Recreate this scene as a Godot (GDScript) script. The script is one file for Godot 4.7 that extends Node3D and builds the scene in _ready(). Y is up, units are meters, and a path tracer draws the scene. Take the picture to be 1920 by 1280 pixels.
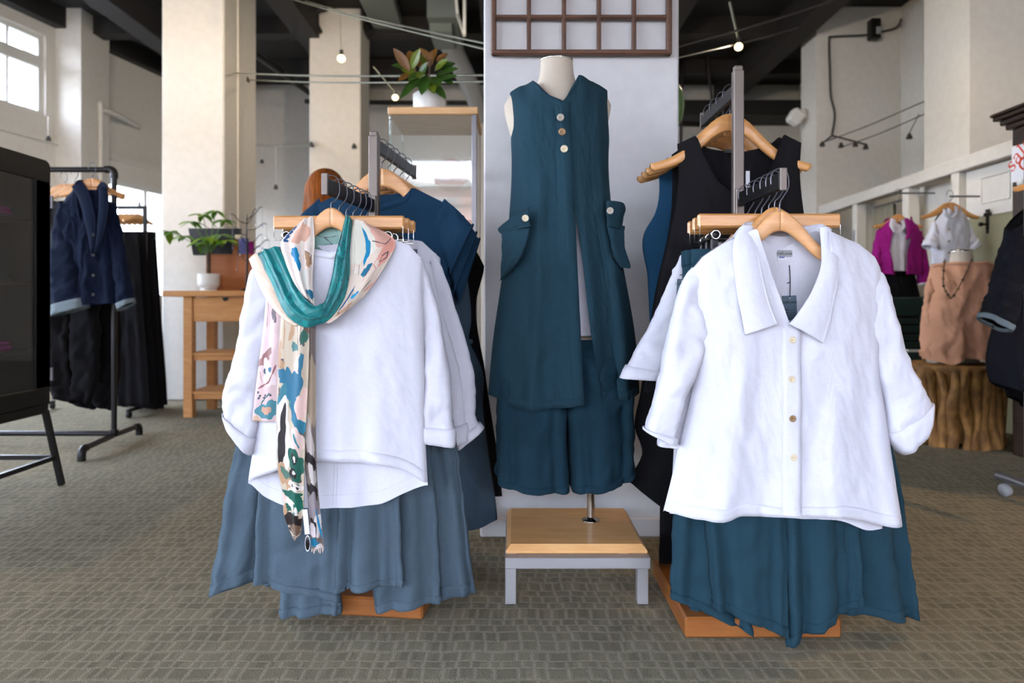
extends Node3D
# A clothes shop. The camera stands at the origin, 0.9 m up, looking along -z.
# P(x, y, z) gives the place that is z metres away and seen at photograph pixel (x, y).
const F := 1280.0
const EH := 0.9
const HY := 565.0
var M := {}
var rng := RandomNumberGenerator.new()
var nz := FastNoiseLite.new()
var taken := {}

func P(px: float, py: float, z: float) -> Vector3:
	return Vector3((px - 960.0) * z / F, EH - (py - HY) * z / F, -z)

# ------------------------------------------------------------ naming
func numbered(called: String) -> String:
	var n: int = taken.get(called, 0)
	taken[called] = n + 1
	return called if n == 0 else "%s_%03d" % [called, n]

func tag(o: Node, label := "", category := "", group := "", kind := "") -> Node:
	if label != "": o.set_meta("label", label)
	if category != "": o.set_meta("category", category)
	if group != "": o.set_meta("group", group)
	if kind != "": o.set_meta("kind", kind)
	return o

func thing(called: String, label: String, category: String, at := Vector3.ZERO, group := "") -> Node3D:
	var o := Node3D.new()
	o.name = numbered(called)
	o.position = at
	add_child(o)
	tag(o, label, category, group)
	return o

func obj(called: String, st: SurfaceTool, m: Material, parent: Node = null) -> MeshInstance3D:
	var o := MeshInstance3D.new()
	st.generate_normals()
	o.mesh = st.commit()
	o.material_override = m
	if parent == null:
		o.name = numbered(called)
		add_child(o)
	else:
		o.name = called
		parent.add_child(o, true)
		if parent is Node3D and parent.get_parent() == self and parent.position != Vector3.ZERO and not parent.has_meta("local"):
			o.position = -parent.position
	return o

func single(called: String, st: SurfaceTool, m: Material, label: String, category: String, group := "") -> MeshInstance3D:
	var o := obj(called, st, m)
	tag(o, label, category, group)
	return o

func structure(called: String, st: SurfaceTool, m: Material, label := "", parent: Node = null) -> MeshInstance3D:
	var o := obj(called, st, m, parent)
	tag(o, label, "", "", "structure")
	return o

func mb() -> SurfaceTool:
	var st := SurfaceTool.new()
	st.begin(Mesh.PRIMITIVE_TRIANGLES)
	return st

# ------------------------------------------------------------ shapes
func quad(st: SurfaceTool, a: Vector3, b: Vector3, c: Vector3, d: Vector3) -> void:
	for v in [a, b, c, a, c, d]:
		st.add_vertex(v)

func flat(st: SurfaceTool) -> void:
	st.set_smooth_group(-1)

func smooth(st: SurfaceTool) -> void:
	st.set_smooth_group(0)

func box_t(st: SurfaceTool, t: Transform3D, s: Vector3, bev := 0.0) -> void:
	# a box with chamfered edges, centred on t
	flat(st)
	var h := s * 0.5
	if bev <= 0.0:
		var c := []
		for i in 8:
			c.append(t * Vector3(h.x * (1 if i & 1 else -1), h.y * (1 if i & 2 else -1), h.z * (1 if i & 4 else -1)))
		for f in [[0, 1, 3, 2], [5, 4, 6, 7], [4, 0, 2, 6], [1, 5, 7, 3], [2, 3, 7, 6], [4, 5, 1, 0]]:
			quad(st, c[f[0]], c[f[2 - 1]], c[f[2]], c[f[3]])
		return
	var b: float = min(bev, min(h.x, min(h.y, h.z)) * 0.95)
	# three rectangles per axis direction, joined by chamfers
	var faces := {}
	for ax in 3:
		for sg in [-1, 1]:
			var u := (ax + 1) % 3
			var w := (ax + 2) % 3
			var q := []
			for k in [[-1, -1], [1, -1], [1, 1], [-1, 1]]:
				var v := Vector3.ZERO
				v[ax] = h[ax] * sg
				v[u] = (h[u] - b) * k[0]
				v[w] = (h[w] - b) * k[1]
				q.append(v)
			faces[[ax, sg]] = q
			if sg > 0: quad(st, t * q[3], t * q[2], t * q[1], t * q[0])
			else: quad(st, t * q[0], t * q[1], t * q[2], t * q[3])
	for ax in 3:
		var u := (ax + 1) % 3
		var w := (ax + 2) % 3
		for su in [-1, 1]:
			for sw in [-1, 1]:
				var a := Vector3.ZERO
				a[u] = h[u] * su
				a[w] = (h[w] - b) * sw
				var c := Vector3.ZERO
				c[u] = (h[u] - b) * su
				c[w] = h[w] * sw
				var a0 := a; var a1 := a; var c0 := c; var c1 := c
				a0[ax] = -h[ax] + b; a1[ax] = h[ax] - b; c0[ax] = -h[ax] + b; c1[ax] = h[ax] - b
				if su * sw > 0: quad(st, t * a0, t * c0, t * c1, t * a1)
				else: quad(st, t * a1, t * c1, t * c0, t * a0)
	for i in 8:
		var sx := 1 if i & 1 else -1
		var sy := 1 if i & 2 else -1
		var sz := 1 if i & 4 else -1
		var v0 := Vector3(h.x * sx, (h.y - b) * sy, (h.z - b) * sz)
		var v1 := Vector3((h.x - b) * sx, h.y * sy, (h.z - b) * sz)
		var v2 := Vector3((h.x - b) * sx, (h.y - b) * sy, h.z * sz)
		if sx * sy * sz > 0:
			for v in [v0, v2, v1]: st.add_vertex(t * v)
		else:
			for v in [v0, v1, v2]: st.add_vertex(t * v)

func box(st: SurfaceTool, c: Vector3, s: Vector3, bev := 0.0, yaw := 0.0) -> void:
	box_t(st, Transform3D(Basis(Vector3.UP, yaw), c), s, bev)

func box2(st: SurfaceTool, a: Vector3, b: Vector3, bev := 0.0) -> void:
	box(st, (a + b) * 0.5, (a - b).abs(), bev)

func bar(st: SurfaceTool, a: Vector3, b: Vector3, w: float, h: float, bev := 0.0) -> void:
	# a straight rectangular bar from a to b; h is its upright size
	var d := (b - a).normalized()
	var up := Vector3.UP if absf(d.y) < 0.9 else Vector3.FORWARD
	var x := d.cross(up).normalized()
	var y := x.cross(d).normalized()
	box_t(st, Transform3D(Basis(x, y, -d), (a + b) * 0.5), Vector3(w, h, a.distance_to(b)), bev)

func tube(st: SurfaceTool, pts: Array, r, n := 8, cap := true) -> void:
	# a round tube through pts; r is one radius or one for each point
	smooth(st)
	var rings := []
	var last := Vector3.ZERO
	for i in pts.size():
		var a: Vector3 = pts[max(i - 1, 0)]
		var b: Vector3 = pts[min(i + 1, pts.size() - 1)]
		var d := (b - a).normalized()
		var x: Vector3
		if i == 0:
			x = d.cross(Vector3.UP if absf(d.y) < 0.9 else Vector3.RIGHT).normalized()
		else:
			x = (last - d * last.dot(d)).normalized()
		last = x
		var y := d.cross(x)
		var rad: float = r[i] if r is Array else r
		var ring := []
		for k in n:
			var t := TAU * k / n
			ring.append(pts[i] + (x * cos(t) + y * sin(t)) * rad)
		rings.append(ring)
	for i in rings.size() - 1:
		for k in n:
			var l := (k + 1) % n
			quad(st, rings[i][k], rings[i][l], rings[i + 1][l], rings[i + 1][k])
	if cap:
		flat(st)
		for e in [0, rings.size() - 1]:
			for k in range(1, n - 1):
				var tri := [rings[e][0], rings[e][k], rings[e][k + 1]]
				if e == 0: tri.reverse()
				for v in tri: st.add_vertex(v)
		smooth(st)

func curve(pts: Array, n: int) -> Array:
	# points evenly spread along a smooth line through pts (Vector3)
	var out := []
	for k in n + 1:
		var f := float(k) / n * (pts.size() - 1)
		var i: int = min(int(f), pts.size() - 2)
		out.append(pts[i].cubic_interpolate(pts[i + 1], pts[max(i - 1, 0)], pts[min(i + 2, pts.size() - 1)], f - i))
	return out

func lathe(st: SurfaceTool, t: Transform3D, prof: Array, n := 24, sharp := false) -> void:
	# prof: [radius, height] pairs round t's y axis
	smooth(st)
	for i in prof.size() - 1:
		if sharp: st.set_smooth_group(i + 1)
		for k in n:
			var q := []
			for e in [[i, k], [i, k + 1], [i + 1, k + 1], [i + 1, k]]:
				var a = TAU * (e[1] % n) / n
				q.append(t * Vector3(prof[e[0]][0] * cos(a), prof[e[0]][1], prof[e[0]][0] * sin(a)))
			quad(st, q[0], q[1], q[2], q[3])
	smooth(st)

func prism(st: SurfaceTool, poly: PackedVector2Array, t: Transform3D, depth: float) -> void:
	# a polygon in t's xy plane, given thickness along z (centred)
	flat(st)
	var tri := Geometry2D.triangulate_polygon(poly)
	for k in range(0, tri.size(), 3):
		for s in [1, -1]:
			var v := []
			for j in 3: v.append(t * Vector3(poly[tri[k + j]].x, poly[tri[k + j]].y, depth * 0.5 * s))
			if s < 0: v.reverse()
			for p in v: st.add_vertex(p)
	for i in poly.size():
		var a := poly[i]
		var b := poly[(i + 1) % poly.size()]
		quad(st, t * Vector3(a.x, a.y, depth / 2), t * Vector3(a.x, a.y, -depth / 2), t * Vector3(b.x, b.y, -depth / 2), t * Vector3(b.x, b.y, depth / 2))

func grid(st: SurfaceTool, g: Array, uv := []) -> void:
	# a smooth sheet through rows of points
	smooth(st)
	for i in g.size() - 1:
		for j in g[i].size() - 1:
			for e in [[i, j], [i, j + 1], [i + 1, j + 1], [i, j], [i + 1, j + 1], [i + 1, j]]:
				if uv: st.set_uv(uv[e[0]][e[1]])
				st.add_vertex(g[e[0]][e[1]])

# ------------------------------------------------------------ interpolation
func rows_at(rows: Array, y: float) -> Array:
	# every column of rows (sorted by their first value), smoothly read at y
	if y <= rows[0][0]: return rows[0]
	if y >= rows[-1][0]: return rows[-1]
	var i := 0
	while rows[i + 1][0] < y: i += 1
	var a: Array = rows[i]
	var b: Array = rows[i + 1]
	var p: Array = rows[max(i - 1, 0)]
	var q: Array = rows[min(i + 2, rows.size() - 1)]
	var d: float = b[0] - a[0]
	var w: float = (y - a[0]) / d
	var pt: float = p[0] - a[0] if i > 0 else -d
	var qt: float = q[0] - a[0] if i + 2 < rows.size() else 2 * d
	var out := []
	for k in a.size():
		out.append(cubic_interpolate_in_time(a[k], b[k], p[k], q[k], w, d, pt, qt))
	return out

func line_at(pts: Array, u: float) -> float:
	if u <= pts[0][0]: return pts[0][1]
	for i in pts.size() - 1:
		if u <= pts[i + 1][0]:
			var w: float = (u - pts[i][0]) / max(1e-6, pts[i + 1][0] - pts[i][0])
			return lerpf(pts[i][1], pts[i + 1][1], w)
	return pts[-1][1]

func soft_at(pts: Array, u: float) -> float:
	# line_at, rounded a little
	var s := 0.0
	for k in [-2, -1, 0, 1, 2]:
		s += line_at(pts, u + k * 0.03)
	return s / 5.0

# ------------------------------------------------------------ cloth
# A garment body is a shell: a front and a back sheet between a left and a right edge.
# g.rows [y, left x, right x, half depth]; g.top / g.top_back / g.hem / g.hem_back [u, y] over u = -1..1.
func shell_pt(g: Dictionary, u: float, t: float, side: int, off := 0.0) -> Vector3:
	var ty: float = soft_at(g.top if side > 0 else g.get("top_back", g.top), u) if not g.get("sharp_top", false) else line_at(g.top if side > 0 else g.get("top_back", g.top), u)
	var by: float = soft_at(g.hem if side > 0 else g.get("hem_back", g.hem), u)
	var y := lerpf(ty, by, t)
	var r := rows_at(g.rows, y)
	var x: float = lerpf(r[1], r[2], (u + 1) * 0.5)
	var z: float = g.z
	var p := P(x, y, z)
	var au := absf(u)
	var d: float = r[3] * pow(max(0.0, 1.0 - pow(au, g.get("round", 2.4))), 0.6)
	var neck: float = g.get("neck", 0.3)
	var into: float = clampf((y - ty) * z / F / 0.10, 0, 1)
	var thin := lerpf(0.35, 1.0, sqrt(into))
	thin = lerpf(1.0, thin, smoothstep(neck * 0.8, neck * 1.4, au))
	d *= thin
	var hold := 1.0 - pow(au, 8)
	var fall: float = pow(clampf((y - g.rows[0][0]) / (g.rows[-1][0] - g.rows[0][0]), 0, 1), g.get("fall", 1.4))
	var fold := 0.0
	for f in g.get("folds", []):
		var wv: float = f[0] * PI * u + f[2] + 0.5 * sin(y * 0.006 + f[2]) + (1.7 if side < 0 else 0.0)
		fold += f[1] * (0.6 * sin(wv) + 0.4 * (2.0 * pow(absf(sin(wv * 0.5)), 0.8) - 1.2))
	fold *= fall
	var wr: float = g.get("wrinkle", 0.004)
	var q := Vector3(p.x * 7.0, p.y * 4.0, side * 3.0 + z * 5.0)
	fold += nz.get_noise_3dv(q * 1.6) * wr * 2.0 + nz.get_noise_3dv(Vector3(p.x * 6.0 + p.y * 7.0, p.y * 24.0 - p.x * 9.0, side * 5.0 + z)) * wr * 0.2
	p.z += side * (d * (1.0 if side > 0 else g.get("back", 1.0)) + fold * hold * (1.0 if side > 0 else min(1.0, g.get("back", 1.0) * 2.0)) + off * hold)
	p.z += g.get("slant", 0.0) * (p.x - P((r[1] + r[2]) * 0.5, y, z).x)
	return p

func shell(st: SurfaceTool, g: Dictionary, nu := 56, nt := 56) -> void:
	for side in [1, -1]:
		var rows := []
		var uvs := []
		for i in nt + 1:
			var row := []
			var uv := []
			for j in nu + 1:
				var u: float = sin((float(j) / nu - 0.5) * PI) * 0.45 + (float(j) / nu - 0.5) * 2.0 * 0.55
				if side < 0: u = -u
				var v := shell_pt(g, u, float(i) / nt, side)
				row.append(v)
				uv.append(Vector2(v.x, -v.y))
			rows.append(row)
			uvs.append(uv)
		grid(st, rows, uvs)

func shell_band(st: SurfaceTool, g: Dictionary, u0: float, u1: float, t0: float, t1: float, off: float, nu := 40, nt := 4, sides := [1]) -> void:
	# a strip of cloth sewn on a shell: raised by off, with rims that meet the shell
	for side in sides:
		var rows := []
		for i in nt + 3:
			var row := []
			var t: float = lerpf(t0, t1, clampf(float(i - 1) / nt, 0, 1))
			for j in nu + 3:
				var u: float = lerpf(u0, u1, clampf(float(j - 1) / nu, 0, 1))
				var rim: bool = i == 0 or i == nt + 2 or j == 0 or j == nu + 2
				row.append(shell_pt(g, u * side, t, side, -0.001 if rim else off))
			rows.append(row)
		grid(st, rows)

# A sleeve or trouser leg is a limb: stations [ax, ay, bx, by, depth z, half depth], its two edges as seen.
func limb_pt(g: Dictionary, f: float, th: float, off := 0.0) -> Vector3:
	var s: Array = g.at
	var i: int = clampi(int(f), 0, s.size() - 2)
	var w := f - i
	var v := []
	for k in 6:
		v.append(cubic_interpolate(s[i][k], s[i + 1][k], s[max(i - 1, 0)][k], s[min(i + 2, s.size() - 1)][k], w))
	var a := P(v[0], v[1], v[4])
	var b := P(v[2], v[3], v[4])
	var c := (a + b) * 0.5
	var h := (b - a) * 0.5
	var n := float(s.size() - 1)
	var fall: float = pow(clampf(f / n, 0, 1), g.get("fall", 1.3))
	var fold := 0.0
	for e in g.get("folds", []):
		fold += e[1] * (2.0 * pow(absf(sin((e[0] * th + e[2] + 0.35 * sin(f * 2.0 + e[2])) * 0.5)), 0.8) - 1.2)
	fold *= fall
	var cz := cos(th)
	var sz := sin(th)
	var p: Vector3 = c + h * signf(cz) * pow(absf(cz), 0.8) + Vector3(0, 0, v[5]) * signf(sz) * pow(absf(sz), 0.8)
	var wr: float = g.get("wrinkle", 0.005)
	var nn := nz.get_noise_3dv(Vector3(p.x * 9.0 + p.y * 4.0, p.y * 11.0 - p.x * 3.0, p.z * 9.0)) * wr * 2.0 + nz.get_noise_3dv(Vector3(p.x * 26.0 + p.y * 8.0, p.y * 24.0, p.z * 20.0)) * wr * 0.6
	p += h.normalized() * (cz * (off + nn * 0.4 + fold * 0.25)) + Vector3(0, 0, 1) * (sz * (off + nn) + fold * (0.4 + 0.6 * absf(sz)) * signf(sz))
	p.y += g.get("sag", 0.0) * fall * sz
	return p

func limb(st: SurfaceTool, g: Dictionary, f0 := 0.0, f1 := -1.0, off := 0.0, na := 36, nl := 40) -> void:
	var n: float = g.at.size() - 1
	if f1 < 0: f1 = n
	var rows := []
	var uvs := []
	for i in nl + 1:
		var row := []
		var uv := []
		for k in na + 1:
			var v := limb_pt(g, lerpf(f0, f1, float(i) / nl), TAU * (k % na) / na, off)
			row.append(v)
			uv.append(Vector2(v.x, -v.y))
		rows.append(row)
		uvs.append(uv)
	# the cloth turns in at its end, so that it shows a thickness
	var last := []
	var luv := []
	for k in na + 1:
		last.append(limb_pt(g, f1 - 0.08 * (1.0 if f1 > f0 else -1.0), TAU * (k % na) / na, off - 0.004))
		luv.append(uvs[-1][k])
	rows.append(last)
	uvs.append(luv)
	grid(st, rows, uvs)

func cuff(st: SurfaceTool, g: Dictionary, f0: float, f1: float, off := 0.006, na := 36) -> void:
	# a turned-up band round a limb
	var rows := []
	for e in [[f0, 0.001], [f0, off], [lerpf(f0, f1, 0.33), off * 1.15], [lerpf(f0, f1, 0.7), off * 1.1], [f1, off], [f1, off * 0.4], [f1 - 0.02, -0.003], [lerpf(f0, f1, 0.4), -0.004]]:
		var row := []
		for k in na + 1:
			row.append(limb_pt(g, e[0], TAU * (k % na) / na, e[1]))
		rows.append(row)
	grid(st, rows)

func loft(st: SurfaceTool, a: Array, b: Array, bulge := 0.0, thick := 0.002, wr := 0.0, nu := 14, nl := 40, cross := []) -> void:
	# a strip of cloth or leather between two edges (Vector3 lists of the same length); uv runs across and along
	var ca := curve(a, nl)
	var cb := curve(b, nl)
	var up := []
	var dn := []
	var uv := []
	for i in nl + 1:
		var r0 := []
		var r1 := []
		var ru := []
		var along: Vector3 = ca[min(i + 1, nl)] + cb[min(i + 1, nl)] - ca[max(i - 1, 0)] - cb[max(i - 1, 0)]
		var nrm: Vector3 = (cb[i] - ca[i]).cross(along).normalized()
		if nrm.z < 0: nrm = -nrm
		for j in nu + 1:
			var u := float(j) / nu
			var p: Vector3 = ca[i].lerp(cb[i], u)
			var d := bulge * 4.0 * u * (1 - u)
			for c in cross: d += c[1] * sin(c[0] * PI * u + c[2] + 0.02 * i) * sqrt(4.0 * u * (1 - u))
			d += nz.get_noise_3dv(p * 18.0) * wr + nz.get_noise_3dv(p * 45.0) * wr * 0.4
			var edge := 0.0 if (j == 0 or j == nu) else 1.0
			r0.append(p + nrm * (d + thick * 0.5))
			r1.append(p + nrm * (d - thick * 0.5))
			ru.append(Vector2(u, float(i) / nl))
		up.append(r0)
		dn.append(r1)
		uv.append(ru)
	grid(st, up, uv)
	var back := []
	var uvb := []
	for i in nl + 1:
		var r: Array = dn[i].duplicate()
		r.reverse()
		back.append(r)
		var q: Array = uv[i].duplicate()
		q.reverse()
		uvb.append(q)
	grid(st, back, uvb)
	for i in nl:
		for j in [0, nu]:
			quad(st, up[i][j], up[i + 1][j], dn[i + 1][j], dn[i][j])
	for j in nu:
		for i in [0, nl]:
			quad(st, up[i][j], up[i][j + 1], dn[i][j + 1], dn[i][j])

func px_list(pts: Array, z: float) -> Array:
	var out := []
	for p in pts: out.append(P(p[0], p[1], p[2] if p.size() > 2 else z))
	return out

# ------------------------------------------------------------ materials
func tex_from(w: int, h: int, data: PackedByteArray) -> ImageTexture:
	return ImageTexture.create_from_image(Image.create_from_data(w, h, false, Image.FORMAT_RGB8, data))

func linen_tex(n: int, low: float, cross := 0.5) -> ImageTexture:
	# slubby warp and weft threads
	var a := PackedFloat32Array()
	var data := PackedByteArray()
	data.resize(n * n * 3)
	var warp := FastNoiseLite.new()
	warp.seed = 7
	warp.frequency = 1.0
	for y in n:
		for x in n:
			# threads of two pixels; thick and thin places run along each thread
			var fy := sin(TAU * y / n)
			var gy := cos(TAU * y / n)
			var fx := sin(TAU * x / n)
			var gx := cos(TAU * x / n)
			var w := warp.get_noise_3d(float(x / 2) * 5.1, fy * 2.6, gy * 2.6)
			var v := warp.get_noise_3d(float(y / 2) * 5.1 + 900.0, fx * 2.6, gx * 2.6)
			var over := 0.5 + 0.5 * (1.0 if ((x / 2 + y / 2) % 2 == 0) else -1.0)
			var k := clampf(0.62 + 0.55 * (w * cross + v * (1.0 - cross)) + 0.12 * (over - 0.5), 0, 1)
			var c := int(255.0 * lerpf(low, 1.0, k))
			var i := (y * n + x) * 3
			data[i] = c; data[i + 1] = c; data[i + 2] = c
	return tex_from(n, n, data)

func grain_tex(n: int, low: Color, high: Color, stretch := 14.0) -> ImageTexture:
	# wood grain that runs along u
	var data := PackedByteArray()
	data.resize(n * n * 3)
	var q := FastNoiseLite.new()
	q.seed = 21
	q.frequency = 1.0
	for y in n:
		for x in n:
			var cx := cos(TAU * x / n)
			var sx := sin(TAU * x / n)
			var v := 9.0 * y / n
			# blend two copies so that the texture repeats upwards as well
			var bl := float(y) / n
			var a := q.get_noise_3d(cx * 0.5, sx * 0.5, v) * (1 - bl) + q.get_noise_3d(cx * 0.5, sx * 0.5, v - 9.0) * bl
			var b := q.get_noise_3d(cx * 1.4, sx * 1.4, v * stretch * 0.35) * 0.5
			var k := clampf(0.5 + a * 0.7 + b * 0.6, 0, 1)
			var c := low.lerp(high, k)
			var i := (y * n + x) * 3
			data[i] = int(c.r * 255); data[i + 1] = int(c.g * 255); data[i + 2] = int(c.b * 255)
	return tex_from(n, n, data)

func carpet_tex(n: int) -> Array:
	# tufted cells in rows, between lines of lighter loops
	var col := PackedByteArray()
	var hgt := PackedByteArray()
	col.resize(n * n * 3)
	hgt.resize(n * n * 3)
	var r := RandomNumberGenerator.new()
	r.seed = 5
	var rows := 16
	var cells := []
	for i in rows:
		var x := r.randf() * 40.0
		var row := []
		while x < n - 26:
			row.append([x, r.randf()])
			x += r.randf_range(0.036, 0.074) * n
		cells.append(row)
	var q := FastNoiseLite.new()
	q.seed = 3
	q.frequency = 0.35
	var big := FastNoiseLite.new()
	big.seed = 4
	big.frequency = 1.0
	var pile := Color(0.485, 0.462, 0.405)
	var loops := Color(0.570, 0.548, 0.495)
	var rh := float(n) / rows
	for y in n:
		var wob0 := sin(TAU * y / n * 3.0) * 2.0
		for x in n:
			var yy := fposmod(y + sin(TAU * x / n * 5.0) * 3.0 + sin(TAU * y / n * 4.0 + 1.0) * 9.0 + sin(TAU * y / n * 7.0) * 5.0, n)
			var i := int(yy / rh) % rows
			var fy := fmod(yy, rh)
			var row: Array = cells[i]
			var near := 1e9
			var tone := 0.5
			for c in row:
				var d: float = absf(fposmod(x + wob0 - c[0] + n * 0.5, n) - n * 0.5)
				if d < near:
					near = d
					tone = c[1]
			var grit := q.get_noise_2d(x, y)
			var edge: float = min(near - 4.5, min(fy, rh - fy) - 3.4) + grit * 9.0 + r.randf_range(-3.0, 3.0)
			var k := smoothstep(-6.0, 7.0, edge)
			var speck := r.randf_range(-0.10, 0.10) + grit * 0.05
			var b := big.get_noise_2d(cos(TAU * x / n) * 1.5 + 9, sin(TAU * y / n) * 1.5) * 0.03
			var c := loops.lerp(pile, k)
			var o := (y * n + x) * 3
			var lift := 1.0 + speck * 1.6 + (tone - 0.5) * 0.16 * k + b
			col[o] = int(clampf(c.r * lift, 0, 1) * 255)
			col[o + 1] = int(clampf(c.g * lift, 0, 1) * 255)
			col[o + 2] = int(clampf(c.b * lift, 0, 1) * 255)
			var hh := int(clampf(0.25 + 0.5 * k + speck * 1.6, 0, 1) * 255)
			hgt[o] = hh; hgt[o + 1] = hh; hgt[o + 2] = hh
	return [tex_from(n, n, col), tex_from(n, n, hgt)]

func mat(c: Color, rough := 0.6, metal := 0.0, spec := 0.5) -> StandardMaterial3D:
	var m := StandardMaterial3D.new()
	m.albedo_color = c
	m.roughness = rough
	m.metallic = metal
	m.metallic_specular = spec
	m.cull_mode = BaseMaterial3D.CULL_DISABLED
	return m

func cloth(c: Color, t: Texture2D, scale := 5.0, bump := 0.12, sheen := 0.25, light := Color.BLACK) -> StandardMaterial3D:
	var m := mat(c, 0.92, 0.0, 0.22)
	m.albedo_texture = t
	m.uv1_triplanar = true
	m.uv1_scale = Vector3.ONE * scale
	m.heightmap_enabled = bump > 0
	m.heightmap_texture = t
	m.heightmap_scale = bump
	m.rim_enabled = sheen > 0
	m.rim = sheen
	m.rim_tint = 0.7
	if light != Color.BLACK:
		m.backlight_enabled = true
		m.backlight = light
	return m

func wood(t: Texture2D, scale: Vector3, rough := 0.45, tint := Color.WHITE, coat := 0.0) -> StandardMaterial3D:
	var m := mat(tint, rough)
	m.albedo_texture = t
	m.uv1_triplanar = true
	m.uv1_scale = scale
	if coat > 0:
		m.clearcoat_enabled = true
		m.clearcoat = coat
		m.clearcoat_roughness = 0.25
	return m

func noise_tex(freq: float, seed_: int, lo: Color, hi: Color, n := 256, oct := 4) -> NoiseTexture2D:
	var t := NoiseTexture2D.new()
	var f := FastNoiseLite.new()
	f.seed = seed_
	f.frequency = freq
	f.fractal_octaves = oct
	t.noise = f
	t.width = n
	t.height = n
	t.seamless = true
	var g := Gradient.new()
	g.set_color(0, lo)
	g.set_color(1, hi)
	t.color_ramp = g
	return t

func glass(a := 0.06, c := Color(0.95, 1.0, 0.98)) -> StandardMaterial3D:
	var m := mat(Color(c.r, c.g, c.b, a), 0.03)
	m.transparency = BaseMaterial3D.TRANSPARENCY_ALPHA
	return m

# scarf print: loose brush shapes on silk
func blob(im: Image, cx: float, cy: float, rx: float, ry: float, turn: float, c: Color, seed_: int) -> void:
	var q := RandomNumberGenerator.new()
	q.seed = seed_
	var ph := [q.randf() * TAU, q.randf() * TAU, q.randf() * TAU]
	var R: float = max(rx, ry) * 1.5
	var w := im.get_width()
	var h := im.get_height()
	var ct := cos(turn)
	var sn := sin(turn)
	for y in range(int(max(0, cy - R)), int(min(h, cy + R))):
		for x in range(int(max(0, cx - R)), int(min(w, cx + R))):
			var dx := x - cx
			var dy := y - cy
			var ex := (dx * ct + dy * sn) / rx
			var ey := (-dx * sn + dy * ct) / ry
			var an := atan2(ey, ex)
			var lim := 1.0 + 0.2 * sin(2 * an + ph[0]) + 0.16 * sin(3 * an + ph[1]) + 0.09 * sin(7 * an + ph[2])
			if ex * ex + ey * ey < lim * lim:
				im.set_pixel(x, y, c)

func stroke(im: Image, pts: Array, w: float, c: Color) -> void:
	for i in pts.size() - 1:
		var a := Vector2(pts[i][0], pts[i][1])
		var b := Vector2(pts[i + 1][0], pts[i + 1][1])
		var n := int(a.distance_to(b)) + 1
		for k in n + 1:
			var p := a.lerp(b, float(k) / n)
			var r := w * (0.75 + 0.25 * sin(k * 0.11 + i))
			im.fill_rect(Rect2i(int(p.x - r / 2), int(p.y - r / 2), int(max(1, r)), int(max(1, r))), c)

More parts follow.
